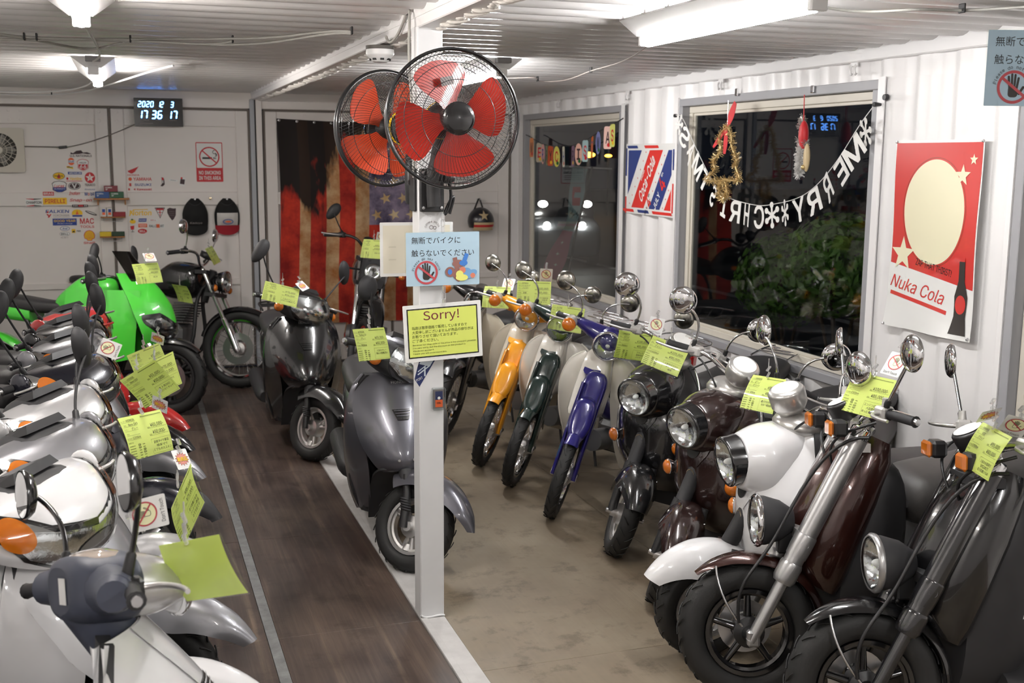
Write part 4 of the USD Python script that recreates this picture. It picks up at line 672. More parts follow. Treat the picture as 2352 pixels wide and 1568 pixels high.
scooter('scooter', 'red scooter in the middle of the left row', (-1.1, 6.65), -27, 0, -4, redpt)
retro('retro_scooter', 'black retro scooter with a cream leg shield neighbour on its left', (1.07, 4.74), -149, -2, 42, nblack)
retro('retro_scooter', 'dark brown retro scooter between the black and the white one', (1.01, 4.14), -161, -2, 42, brown)
retro('retro_scooter', 'white retro scooter with a domed mudguard', (.92, 3.62), -187, -1, 4, pwhite)
cub('step_through', 'yellow step-through motorcycle with a cream leg shield', (.93, 6.46), -142, -7, 20, yellow, cream, badge='shield')
cub('step_through', 'dark green step-through motorcycle with an ivory leg shield', (.97, 5.99), -142, -7, 18, dgreen, ivory)
cub('step_through', 'blue step-through motorcycle with a white leg shield', (.99, 5.38), -142, -7, 22, blue, ivory)
fatfork('fat_fork_scooter', 'brown scooter with thick silver fork tubes and a chrome lamp', (.90, 3.28), -178, -4, -24, vbrown, mat('silver_fork', (.45, .45, .45), .32, .8))
fatfork('fat_fork_scooter', 'black scooter with thick black fork tubes at the lower right corner', (1.03, 2.8), -178, -4, -22, nblack, nforkm, rimcol=mat('silver_fork'))
cub('step_through', 'step-through motorcycle with a fat tyre and black mudguard behind the yellow one', (.86, 7.2), -140, -5, 18, nblack, cream, R=.28, tw=.12, fat=True, badge=None)
moto('motorcycle', 'black and chrome motorcycle with wire wheels beside the doors', (-.29, 9.3), -35, -6, 10, nblack)
moto('motorcycle', 'lime green sports motorcycle with a pointed fairing', (-.86, 8.45), -22, -6, 0, green, R=.27, wire=False, fairing=green, lamp=None, zh=.97, mir='oval', tankm=green)
moto('motorcycle', 'black trail motorcycle with a masked lamp in front of the flag', (.55, 8.6), -105, -5, 15, nblack, R=.33, tw=.09, dirt=True, lamp='mask', zh=1.18, seatz=.86, mir='oval', forkm=blkm)
SP = dict(nationals=(-1.443,1.884,0.174,0.061), gulf=(-1.522,1.821,0.053,0.061), sun=(-1.535,1.771,0.054,0.034), p66=(-1.431,1.792,0.086,0.093), penn=(-1.625,1.700,0.094,0.059), mich=(-1.506,1.724,0.124,0.031), havo=(-1.506,1.675,0.127,0.043), tex=(-1.381,1.686,0.082,0.092), texw=(-1.384,1.626,0.083,0.020), lucas=(-1.625,1.610,0.110,0.093), oval=(-1.507,1.617,0.098,0.061), gy2=(-1.385,1.587,0.084,0.015), bras=(-1.713,1.554,0.086,0.032), indian=(-1.508,1.556,0.084,0.027), mobil=(-1.388,1.551,0.083,0.036), champ=(-1.829,1.482,0.128,0.069), pir=(-1.665,1.492,0.186,0.056), snap=(-1.462,1.497,0.181,0.035), strip=(-1.470,1.452,0.125,0.020), falken=(-1.652,1.405,0.182,0.026), yoko=(-1.649,1.368,0.184,0.030), arch=(-1.497,1.389,0.087,0.063), fish=(-1.387,1.389,0.098,0.053), goody=(-1.599,1.316,0.189,0.058), mac=(-1.423,1.305,0.117,0.086), arai=(-1.601,1.261,0.077,0.037), agip=(-1.511,1.239,0.075,0.037), bell1=(-1.604,1.215,0.082,0.038), helm=(-1.607,1.184,0.063,0.014), shell=(-1.409,1.200,0.091,0.090), shellw=(-1.412,1.137,0.092,0.020), wing=(-1.030,1.750,0.094,0.066), hondaw=(-1.030,1.709,0.095,0.012), yam=(-0.978,1.675,0.193,0.034), suz=(-0.980,1.627,0.185,0.029), kaw=(-0.982,1.588,0.194,0.024), bag=(-0.796,1.653,0.036,0.081), wstrip=(-0.707,1.665,0.074,0.035), card=(-0.630,1.653,0.058,0.085), norton=(-0.986,1.387,0.193,0.063), tri=(-0.827,1.384,0.087,0.094), dshield=(-0.730,1.374,0.073,0.110), yb=(-1.054,1.317,0.049,0.044), cup=(-1.058,1.251,0.038,0.056), bmarks=(-0.973,1.325,0.071,0.028), bell2=(-0.884,1.323,0.074,0.030), obox=(-0.974,1.278,0.072,0.032), ralli=(-0.858,1.273,0.126,0.031), bell3=(-0.978,1.230,0.075,0.041), sh1=(-1.216,1.510,0.287,0.014), sh2=(-1.210,1.357,0.200,0.010), sh3=(-1.224,1.190,0.201,0.010), bred=(-1.218,1.597,0.110,0.051), bblue=(-1.289,1.541,0.112,0.054), bgreen=(-1.172,1.543,0.110,0.052), wb1=(-1.284,1.403,0.039,0.078), wb2=(-1.236,1.402,0.039,0.077), rtin=(-1.159,1.380,0.099,0.037), ybox=(-1.278,1.214,0.093,0.038), gbox=(-1.177,1.213,0.105,0.038))
CP = dict(c1=((-0.985,2.416,0.992),(0.580,-0.752,0.313),(-0.385,0.086,0.919)), c2=((-0.979,3.288,0.875),(0.275,-0.542,0.794),(-0.197,0.777,0.598)), c3=((-1.067,3.773,0.980),(0.649,0.758,-0.059),(-0.259,0.293,0.920)), c4=((-1.046,4.371,1.028),(0.614,-0.637,0.466),(-0.610,-0.007,0.793)), c5=((-1.001,4.906,0.958),(0.698,-0.577,0.423),(-0.210,0.400,0.892)), c6=((-1.031,5.503,0.910),(0.719,0.676,0.159),(-0.322,0.121,0.939)), c7=((-0.981,8.103,1.079),(0.830,0.557,-0.007),(-0.207,0.319,0.925)), c8=((-0.726,8.751,0.855),(0.480,-0.877,-0.004),(-0.307,-0.172,0.936)), c9=((-0.463,9.254,1.095),(0.321,0.946,0.044),(-0.439,0.107,0.892)), c10=((-0.265,6.656,1.080),(0.957,-0.112,-0.267),(0.266,0.705,0.658)), c11=((0.627,8.305,1.199),(0.636,-0.772,-0.006),(0.237,0.187,0.953)), c12=((-0.096,4.859,1.060),(0.807,0.586,-0.072),(-0.132,0.298,0.945)), c13=((1.175,6.999,0.973),(0.635,-0.772,0.028),(0.197,0.196,0.961)), c14=((1.221,6.396,1.070),(0.929,-0.370,-0.028),(0.143,0.286,0.947)), c15=((1.259,5.950,0.970),(0.693,-0.717,-0.070),(0.234,0.132,0.963)), c16=((1.333,5.201,0.928),(0.967,0.174,-0.188),(0.196,-0.030,0.980)), c17=((1.287,4.747,0.957),(0.542,-0.811,-0.220),(0.471,0.077,0.879)), c18=((1.208,3.751,0.981),(0.106,-0.991,0.081),(0.457,0.121,0.881)), c19=((1.240,3.143,1.096),(0.076,-0.997,0.028),(0.468,0.060,0.882)), c20=((1.266,2.612,1.037),(-0.328,-0.944,0.020),(0.403,-0.121,0.907)), d1=((-1.201,5.292,1.021),(0.396,0.470,0.788),(-0.910,0.088,0.405)), d2=((-1.084,2.737,1.032),(-0.106,0.506,0.856),(-0.958,0.179,-0.225)), d3=((0.708,8.351,1.282),(0.984,-0.134,-0.117),(0.017,-0.586,0.810)), d4=((1.356,6.548,1.157),(0.946,-0.321,-0.052),(-0.058,-0.322,0.945)), d5=((1.278,7.049,1.049),(0.817,-0.575,-0.040),(0.397,0.512,0.762)), d6=((1.482,5.246,1.020),(0.842,-0.501,-0.197),(0.332,0.195,0.923)), d7=((1.385,3.190,1.185),(0.224,-0.973,-0.058),(0.590,0.088,0.803)), d8=((1.425,2.664,1.084),(0.880,-0.418,-0.225),(-0.111,-0.642,0.758)), d9=((-0.964,8.151,1.184),(0.966,0.257,-0.009),(-0.209,0.806,0.553)), b1=((-0.988,5.548,1.017),(0.885,-0.284,-0.367),(0.104,-0.649,0.754)), b2=((-1.016,4.294,0.964),(0.822,-0.447,-0.352),(0.063,-0.543,0.838)), b3=((-0.970,3.601,0.932),(0.715,0.692,-0.100),(-0.301,0.434,0.849)), b4=((-0.132,6.701,1.118),(0.735,0.649,0.197),(-0.591,0.469,0.657)), b5=((1.444,4.798,1.010),(0.858,-0.355,-0.372),(0.076,-0.628,0.775)), b6=((1.308,2.645,1.131),(0.961,-0.190,0.203),(-0.278,-0.695,0.663)))
# ================================================================ flat graphics: a frame on a wall, layers stacked towards the viewer
def backf(x, z, y): return fr((x, y, z), (1, 0, 0), (0, 0, 1))
def rightf(y, z, x): return fr((x, y, z), (0, -1, 0), (0, 0, 1))
def rect(w, h, x=0, y=0): return sbox(x-w/2, y-h/2, x+w/2, y+h/2)
def rrect(w, h, r, x=0, y=0): return rect(w-2*r, h-2*r, x, y).buffer(r, 6)
def oval(w, h, x=0, y=0): return affinity.translate(affinity.scale(Point(0, 0).buffer(1, 20), w/2, h/2), x, y)
def star(r, x=0, y=0, k=.4, n=5, a0=90): return Polygon([(x+rr*math.cos(math.radians(a0+i*180/n)), y+rr*math.sin(math.radians(a0+i*180/n))) for i, rr in enumerate([r, r*k]*n)])
def para(w, h, s, x=0, y=0): return affinity.translate(affinity.skew(rect(w, h), xs=s), x, y)
def put(F, layer): return np.block([[F[:3, :3], (F[:3, 3]+F[:3, 2]*.0004*layer)[:, None]], [np.zeros((1, 3)), 1]])
def tx(s, w, h, x=0, y=0, cjk=False, bold=False, sl=0.):
    v, f = T(s, h, cjk, bold, 0.); v = v.copy()
    if w: v[:, 0] *= w/np.ptp(v[:, 0]); v[:, 1] *= h/max(np.ptp(v[:, 1]), 1e-6)
    v[:, 0] += sl*v[:, 1]; return v+[x, y, 0], f
def graphic(name, label, cat, F, base, bm, layers, group=None, t=.0008, part='print'):
    """a flat thing: base sheet of thickness t and printed layers (name, shape or lettering, material)"""
    g = thing(name, label, cat, F[:3, 3], group=group); L = F.copy(); L[:3, 3] = 0
    if base is not None: obj('sheet', X(ext(base, t), L), bm, g, smooth=False)
    for k, (n, sh, m_) in enumerate(layers):
        L2 = L.copy(); L2[:3, 3] = L[:3, 2]*(t+.0004*(k+1)); obj(n, X(sh if isinstance(sh, tuple) else face(sh), L2), m_, g, smooth=False)
    return g
def seg7(d, h, w, t=.2):
    """slanted seven-segment digit"""
    on = {'0': 'abcdef', '1': 'bc', '2': 'abged', '3': 'abgcd', '6': 'afgedc', '7': 'abc'}[d]; q = w*t; P = {}
    hx_ = lambda x0, x1, y: Polygon([(x0, y), (x0+q/2, y+q/2), (x1-q/2, y+q/2), (x1, y), (x1-q/2, y-q/2), (x0+q/2, y-q/2)]); vx = lambda x, y0, y1: Polygon([(x, y0), (x+q/2, y0+q/2), (x+q/2, y1-q/2), (x, y1), (x-q/2, y1-q/2), (x-q/2, y0+q/2)])
    a, b = w/2, h/2; P = dict(a=hx_(-a, a, b), g=hx_(-a, a, 0), d=hx_(-a, a, -b), f=vx(-a, 0, b), b=vx(a, 0, b), e=vx(-a, -b, 0), c=vx(a, -b, 0)); return affinity.skew(shapely.union_all([P[k] for k in on]), xs=8, origin=(0, 0))
PY, RY = 10.2605, 10.2365     # door panel face, door rail face
# clock
F = backf(-.806, 2.236, 10.2); ck = graphic('digital_clock', 'black digital clock with blue digits, above the left doors', 'clock', F, rrect(.395, .236, .006), gblk, [], t=.032); led = glow('blue_digit', (.10, .32, 1.), 14.); L = F.copy(); L[:3, 3] = 0; L[:3, 3] = L[:3, 2]*.0328
def line(ds, h, w, xs, y): return shapely.union_all([affinity.translate(seg7(c, h, w, .34), x, y) for c, x in zip(ds, xs)])
for n, g_ in (('date_digits', line('2020123', .044, .020, [-.150, -.117, -.084, -.051, .004, .030, .112], .066)), ('time_digits', line('173617', .062, .029, [-.150, -.108, -.038, .010, .088, .132], -.02))): obj(n, X(face(g_), L), led, ck, smooth=False)
obj('caption', X(J(*[face(rect(w, .005, x, y)) for w, x, y in ((.05, -.1, -.066), (.05, 0, -.066), (.06, .115, -.066), (.05, -.095, .034), (.05, .02, .034), (.03, .12, .034), (.1, -.1, -.095))]), L), greyp, ck, smooth=False, kind='stuff'); obj('bracket', bx(-.1, .1, -.0, .05, -.06, .06), blk, ck)
cd = thing('clock_cord', 'thin dark cord with a black inline switch running from the exhaust fan to the clock', 'cord', (-1.5, 10.23, 2.0)); q = np.array([(-2.1, 10.232, 1.96), (-1.864, 10.232, 1.942), (-1.606, 10.232, 1.938), (-1.551, 10.232, 1.938), (-1.284, 10.228, 2.013), (-1.035, 10.225, 2.118), (-.99, 10.2, 2.14)])-[1.5*-1, 10.23, 2.0]; q[:, 0] = q[:, 0]; obj('cable', tube(spl(q*[1, 1, 1], 40), .004, 6), gask, cd); obj('inline_switch', X(bx(-.033, .033, -.014, .014, -.011, .011, .004), fr(np.array((-1.578, 10.225, 1.938))-[-1.5, 10.23, 2.0], (1, 0, .1), (0, 1, 0))), blk, cd)
# no smoking sign
F = backf(-.397, 1.822, 10.2595); cr = lambda r, t: Point(0, .045).buffer(r, 32).difference(Point(0, .045).buffer(r-t, 32))
graphic('no_smoking_sign', 'red and white no smoking sign on the right leaf of the sticker doors', 'sign', F, rrect(.225, .34, .008), redp, [('panel', rrect(.212, .212, .004, 0, .056), whitep), ('cigarette', J(face(rect(.082, .016, -.018, .034)), face(rect(.01, .016, .04, .034)), face(rect(.006, .016, .053, .034))), inkm), ('smoke_curl', J(*[face(shapely.LineString(spl(p, 20)[:, :2]).buffer(.0025)) for p in ([(.05, .05, 0), (.055, .068, 0), (.035, .075, 0), (.03, .09, 0), (.045, .1, 0)], [(.058, .05, 0), (.064, .062, 0), (.05, .078, 0)])]), inkm), ('ban_ring', shapely.union_all([cr(.086, .011), affinity.rotate(rect(.16, .011, 0, .045), -42)]), redp), ('lettering', J(tx('NO SMOKING', .185, .033, 0, -.091, bold=True), tx('IN THIS AREA', .185, .033, 0, -.137, bold=True)), whitep)])
def stick(k, label, layers, y=None, base=None, bm=whitep, group='brand stickers on the container doors', name='sticker'):
    x, z, w, h = SP[k]; on_rail = 1.44 < z < 1.57; graphic(name, label, 'sticker', backf(x, z, y or (RY if on_rail else PY)), base(w, h) if base else None, bm, layers(w, h), group=None, t=.0004)
S_ = stick
S_('nationals', 'dark race car sticker over two words, topmost on the left leaf', lambda w, h: [('car', Polygon([(-.47*w, -.05*h), (-.46*w, .22*h), (-.35*w, .1*h), (-.2*w, .42*h), (.02*w, .5*h), (.1*w, .2*h), (.28*w, .25*h), (.48*w, .02*h), (.3*w, -.02*h), (.1*w, .08*h), (-.1*w, -.02*h)]), darkp), ('lettering', tx('U.S. NATIONALS', w*.98, h*.3, 0, -.26*h, bold=True), darkp)])
S_('gulf', 'round orange sticker with blue word on a white band', lambda w, h: [('disc', oval(w, h), orgp), ('band', oval(w, h).intersection(rect(w, h*.36)), whitep), ('lettering', tx('Gulf', w*.86, h*.3, bold=True), bluep)])
S_('sun', 'tiny green and yellow sticker under the round orange one', lambda w, h: [('arrow', Polygon([(-.5*w, .3*h), (.45*w, .1*h), (.5*w, -.4*h), (.1*w, -.25*h), (-.45*w, -.1*h)]), yelp), ('stripe', para(w*.8, h*.2, 20, 0, .05*h), grnp), ('dash', para(w*.4, h*.14, 20, -.2*w, .28*h), redp)])
def shield6(w, h): return Polygon([(-.5*w, .28*h), (-.36*w, .42*h), (0, .5*h), (.36*w, .42*h), (.5*w, .28*h), (.44*w, .05*h), (.46*w, -.25*h), (.2*w, -.42*h), (0, -.5*h), (-.2*w, -.42*h), (-.46*w, -.25*h), (-.44*w, .05*h)]).buffer(.004)
S_('p66', 'red and white shield sticker with a big 66', lambda w, h: [('shield', shield6(w*.92, h*.92), whitep), ('field', shield6(w*.84, h*.84).intersection(rect(w, h*.56, 0, -.22*h)), redp), ('number', tx('66', w*.6, h*.36, 0, -.14*h, bold=True, sl=.1), whitep), ('lettering', tx('PHILLIPS', w*.6, h*.12, 0, .2*h, bold=True), darkp)], base=shield6, bm=redp)
S_('penn', 'yellow oval sticker with a red bell mark', lambda w, h: [('field', oval(w*.92, h*.9), yelp), ('mark', J(face(Polygon([(-.12*w, -.1*h), (0, .38*h), (.12*w, -.1*h)])), face(oval(w*.3, h*.3, 0, -.2*h))), redp), ('lettering', tx('PENNZOIL', w*.78, h*.26, bold=True), inkm)], base=oval, bm=inkm)
S_('mich', 'blue strip sticker with white italic letters', lambda w, h: [('mark', rect(w*.12, h*.8, -.44*w, .05*h), whitep), ('lettering', tx('MICHELIN', w*.74, h*.5, .08*w, 0, bold=True, sl=.2), whitep)], base=lambda w, h: rect(w, h*.7), bm=bluep)
S_('havo', 'orange word sticker over a red underline', lambda w, h: [('lettering', tx('Havoline', w*.72, h*.62, .1*w, .08*h, bold=True), yelp), ('underline', rect(w, h*.1, 0, -.4*h), redp), ('mark', oval(w*.14, h*.5, -.42*w, .08*h), redp)])
S_('tex', 'red disc sticker with a white star', lambda w, h: [('star', star(.46*w), whitep), ('letter', tx('T', w*.2, h*.24, 0, -.02*h, bold=True), redp)], base=oval, bm=redp)
S_('texw', 'small dark capitals beneath the red star disc', lambda w, h: [('lettering', tx('TEXACO', w, h, bold=True), inkm)])
S_('lucas', 'shield sticker with a red script above a blue half', lambda w, h: [('field', shield6(w*.9, h*.9), whitep), ('blue_half', shield6(w*.9, h*.9).intersection(rect(w, h*.46, 0, -.27*h)), bluep), ('lettering', tx('Lucas', w*.7, h*.3, 0, .08*h, bold=True, sl=.25), redp), ('small_lettering', tx('OIL PRODUCTS', w*.8, h*.1, 0, -.18*h, bold=True), whitep)], base=shield6, bm=darkp)
S_('oval', 'dark brown oval sticker with a pale V', lambda w, h: [('ring', oval(w*.9, h*.84).difference(oval(w*.82, h*.72)), whitep), ('mark', shapely.union_all([Polygon([(-.2*w, .3*h), (-.1*w, .3*h), (0, -.12*h), (.1*w, .3*h), (.2*w, .3*h), (.03*w, -.34*h), (-.03*w, -.34*h)])]), whitep)], base=oval, bm=darkp)
S_('gy2', 'thin blue script sticker above a blue word with a red letter', lambda w, h: [('lettering', tx('Goodyear', w, h, sl=.3), bluep)])
S_('bras', 'small red sticker of four boxed letters', lambda w, h: [('lettering', tx('BRAS', w*.86, h*.6, bold=True), whitep)], base=rect, bm=redp)
S_('indian', 'dark red script sticker on the cross rail', lambda w, h: [('lettering', tx('Indian', w, h, bold=True, sl=.35), redp)])
S_('mobil', 'blue word sticker with a red letter o beside the shelf', lambda w, h: [('lettering', J(tx('M', w*.26, h*.8, -.36*w, 0, bold=True), tx('bil', w*.36, h*.8, .26*w, 0, bold=True)), bluep), ('red_letter', tx('o', w*.18, h*.6, -.1*w, -.08*h, bold=True), redp)])
S_('champ', 'white bow-tie sticker with red and black corners', lambda w, h: [('red_corner', J(*[face(Polygon([(-.48*w, s*.46*h), (0, s*.46*h), (0, s*.3*h), (-.44*w, s*.4*h)])) for s in (1, -1)]), redp), ('black_corner', J(*[face(Polygon([(.48*w, s*.46*h), (0, s*.46*h), (0, s*.3*h), (.44*w, s*.4*h)])) for s in (1, -1)]), inkm), ('lettering', tx('CHAMPION', w*.92, h*.32, bold=True), inkm)], base=rect, bm=whitep)
S_('pir', 'yellow strip sticker with a long red word', lambda w, h: [('lettering', tx('PIRELLI', w*.84, h*.6, bold=True), redp)], base=rect, bm=yelp)
S_('snap', 'red italic tool sticker left of the top shelf', lambda w, h: [('lettering', tx('Snap-on', w*.96, h*.9, bold=True, sl=.3), redp)])
S_('strip', 'narrow dark strip sticker under the red italic one', lambda w, h: [('patch', rect(w*.3, h*.7, .05*w), redp), ('bars', J(*[face(rect(w*.04, h*.6, x*w)) for x in (-.4, -.3, -.2, .3, .4)]), whitep)], base=rect, bm=darkp, y=RY)
S_('falken', 'wide blue capitals sticker below the cross rail', lambda w, h: [('lettering', tx('FALKEN', w, h, bold=True, sl=.15), bluep), ('accent', Polygon([(-.47*w, -.5*h), (-.4*w, -.5*h), (-.36*w, .05*h), (-.44*w, .05*h)]), redp)])
S_('yoko', 'red Y mark sticker with thin dark capitals', lambda w, h: [('mark', Polygon([(-.5*w, .5*h), (-.42*w, .5*h), (-.38*w, .1*h), (-.33*w, .5*h), (-.27*w, .5*h), (-.38*w, -.5*h), (-.44*w, -.5*h), (-.41*w, -.1*h)]), redp), ('lettering', tx('YOKOHAMA', w*.7, h*.56, .14*w, .12*h), greyp), ('rule', rect(w*.7, h*.06, .14*w, -.4*h), greyp)])
S_('arch', 'orange arch sticker with a blue foot', lambda w, h: [('arch', Polygon([(-.5*w, -.2*h), (-.46*w, .2*h), (-.25*w, .45*h), (0, .5*h), (.25*w, .45*h), (.46*w, .2*h), (.5*w, -.2*h)]), yelp), ('foot', rect(w*.9, h*.22, 0, -.36*h), bluep), ('tower', Polygon([(-.14*w, -.2*h), (0, .4*h), (.14*w, -.2*h)]), orgp)])
S_('fish', 'slanted dark red winged oval sticker', lambda w, h: [('wing', affinity.rotate(oval(w, h*.42), -22), darkp), ('inner', affinity.rotate(oval(w*.8, h*.16, 0, .04*h), -22), whitep)])
S_('goody', 'blue rectangle sticker with yellow capitals', lambda w, h: [('lettering', tx('GOOD YEAR', w*.9, h*.34, 0, .16*h, bold=True), yelp), ('script', tx('Racing', w*.6, h*.16, 0, -.24*h, sl=.3), whitep)], base=rect, bm=bluep)
S_('mac', 'red arched tool brand sticker with a flat top', lambda w, h: [('arch', tx('MAC', w*.95, h*.56, 0, .2*h, bold=True), redp), ('lettering', tx('TOOLS', w*.96, h*.24, 0, -.36*h, bold=True), redp)])
S_('arai', 'white oval sticker with a blue script', lambda w, h: [('field', oval(w*.9, h*.84), whitep), ('lettering', tx('Arai', w*.5, h*.5, bold=True, sl=.25), bluep)], base=oval, bm=bluep)
S_('agip', 'small yellow square sticker beside a short black word', lambda w, h: [('square', rect(w*.4, h*.9, -.3*w), yelp), ('beast', Polygon([(-.44*w, -.1*h), (-.2*w, .1*h), (-.18*w, -.3*h), (-.4*w, -.3*h)]), inkm), ('lettering', tx('Agip', w*.44, h*.4, .24*w, 0, bold=True), inkm)])
S_('bell1', 'white oval sticker with heavy black capitals', lambda w, h: [('field', oval(w*.94, h*.9), whitep), ('lettering', tx('BELL', w*.7, h*.46, bold=True), inkm)], base=oval, bm=greyp)
S_('helm', 'tiny grey word under the white oval sticker', lambda w, h: [('lettering', tx('HELMETS', w*.95, h*.7), greyp)])
def scallop(w, h): return Polygon([(-.2*w, -.5*h), (-.26*w, -.36*h), (-.44*w, -.3*h), (-.5*w, .02*h), (-.42*w, .24*h), (-.26*w, .42*h), (0, .5*h), (.26*w, .42*h), (.42*w, .24*h), (.5*w, .02*h), (.44*w, -.3*h), (.26*w, -.36*h), (.2*w, -.5*h)])
S_('shell', 'yellow and red scallop sticker', lambda w, h: [('scallop', scallop(w*.88, h*.88), yelp), ('ribs', J(*[face(shapely.LineString([(x*.22*w, -.34*h), (x*.42*w, (.36-.14*abs(x))*h)]).buffer(.0012)) for x in (-.95, -.6, -.3, 0, .3, .6, .95)]), redp)], base=scallop, bm=redp)
S_('shellw', 'red word beneath the scallop sticker', lambda w, h: [('lettering', tx('Shell', w, h, bold=True), redp)])
S_('wing', 'red spread wing sticker on the right leaf', lambda w, h: [('wing', shapely.union_all([Polygon([(-.5*w+.06*w*k, -.1*h-.09*h*k), (.5*w-.09*w*k, .5*h-.19*h*k), (.42*w-.09*w*k, .38*h-.19*h*k), (-.1*w, -.3*h-.04*h*k), (-.42*w+.08*w*k, -.28*h-.05*h*k)]) for k in range(4)]), redp)])
S_('hondaw', 'small red capitals under the red wing', lambda w, h: [('lettering', tx('HONDA', w, h, bold=True), redp)])
S_('yam', 'large red capitals sticker with a round tuning fork mark', lambda w, h: [('mark', oval(w*.15, h*.86, -.42*w), orgp), ('lettering', tx('YAMAHA', w*.78, h*.8, .1*w, 0, bold=True), redp)])
S_('suz', 'blue capitals sticker with a red S mark', lambda w, h: [('mark', Polygon([(-.5*w, .2*h), (-.43*w, .5*h), (-.36*w, .2*h), (-.42*w, 0), (-.36*w, -.2*h), (-.43*w, -.5*h), (-.5*w, -.2*h), (-.45*w, 0)]), redp), ('lettering', tx('SUZUKI', w*.74, h*.72, .13*w, 0, bold=True), bluep)])
S_('kaw', 'lowest red word of the four maker stickers', lambda w, h: [('mark', J(face(rect(w*.07, h*.7, -.46*w)), face(Polygon([(-.28*w, 0), (-.2*w, .4*h), (-.2*w, -.4*h)]))), redp), ('lettering', tx('Kawasaki', w*.62, h*.8, .18*w, 0, bold=True), redp)])
S_('bag', 'small dark leaning figure sticker with a red cap', lambda w, h: [('body', Polygon([(-.2*w, .5*h), (.4*w, .3*h), (.5*w, -.3*h), (0, -.5*h), (-.5*w, -.46*h), (-.1*w, -.2*h)]), darkp), ('cap', oval(w*.5, h*.3, .1*w, .3*h), redp), ('band', rect(w*.2, h*.3, .1*w, 0), whitep)])
S_('wstrip', 'thin white strip sticker beside the dark card', lambda w, h: [('strip', affinity.rotate(rect(w, h*.5), -6), whitep), ('line', affinity.rotate(rect(w*.6, h*.08), -6), greyp)])
S_('card', 'tilted brown picture card left of the no smoking sign', lambda w, h: [('border', affinity.rotate(rect(w*.8, h*.86), -10), whitep), ('picture', affinity.rotate(rect(w*.64, h*.5), -10), darkp), ('red_dot', oval(w*.3, h*.2, -.1*w, .36*h), redp)])
S_('norton', 'orange flowing script sticker right of the middle shelf', lambda w, h: [('lettering', tx('Norton', w*.92, h*.7, bold=True, sl=.1), yelp), ('flourish', shapely.LineString([(-.48*w, -.4*h), (-.3*w, .44*h), (.3*w, .46*h)]).buffer(.003), yelp)])
S_('tri', 'maroon downward triangle sticker with a pale cross', lambda w, h: [('field', Polygon([(-.4*w, .42*h), (.4*w, .42*h), (0, -.4*h)]), whitep), ('stripes', J(face(rect(w*.08, h*.6, 0, 0)), face(rect(w*.4, h*.06, 0, .06*h)), face(rect(w*.7, h*.16, 0, .34*h))), redp)], base=lambda w, h: Polygon([(-.5*w, .5*h), (.5*w, .5*h), (0, -.5*h)]), bm=darkp)
S_('dshield', 'plain dark pointed shield sticker', lambda w, h: [('rib', J(*[face(rect(w*.6, h*.02, 0, y*h)) for y in (.2, .05, -.1)]), greyp)], base=lambda w, h: Polygon([(-.5*w, .4*h), (-.2*w, .5*h), (.2*w, .44*h), (.5*w, .46*h), (.46*w, -.1*h), (.2*w, -.4*h), (.02*w, -.5*h), (-.3*w, -.2*h), (-.5*w, .1*h)]), bm=darkp)
S_('yb', 'small yellow blob sticker', lambda w, h: [('blob', oval(w, h*.8, 0, -.1*h), yelp), ('leaf', oval(w*.4, h*.3, -.1*w, .3*h), grnp)])
S_('cup', 'small red cup sticker on a black foot', lambda w, h: [('cup', Polygon([(-.5*w, .4*h), (.4*w, .5*h), (.3*w, -.1*h), (-.35*w, -.15*h)]), redp), ('foot', J(face(rect(w*.1, h*.3, 0, -.3*h)), face(rect(w*.7, h*.06, 0, -.46*h))), inkm)])
S_('bmarks', 'small navy parallelogram sticker', lambda w, h: [('lettering', tx('RACING', w*.76, h*.4, bold=True, sl=.2), whitep)], base=lambda w, h: para(w*.9, h, 10), bm=bluep)
S_('bell2', 'white oval sticker with thin red capitals', lambda w, h: [('lettering', tx('BELL', w*.6, h*.44), redp)], base=oval)
S_('obox', 'orange block sticker with pale letters', lambda w, h: [('lettering', tx('NANKAI', w*.8, h*.36, 0, .15*h, bold=True), whitep), ('line', rect(w*.7, h*.1, 0, -.25*h), whitep)], base=rect, bm=orgp)
S_('ralli', 'black and white block capitals sticker with an orange square', lambda w, h: [('square', rect(w*.22, h, .08*w), orgp), ('lettering', J(tx('RALLI', w*.46, h*.7, -.26*w, 0, bold=True), tx('ART', w*.26, h*.7, .34*w, 0, bold=True)), inkm)], base=rect)
S_('bell3', 'red oval sticker with white capitals', lambda w, h: [('lettering', tx('BELL', w*.66, h*.44, bold=True), whitep)], base=oval, bm=redp)
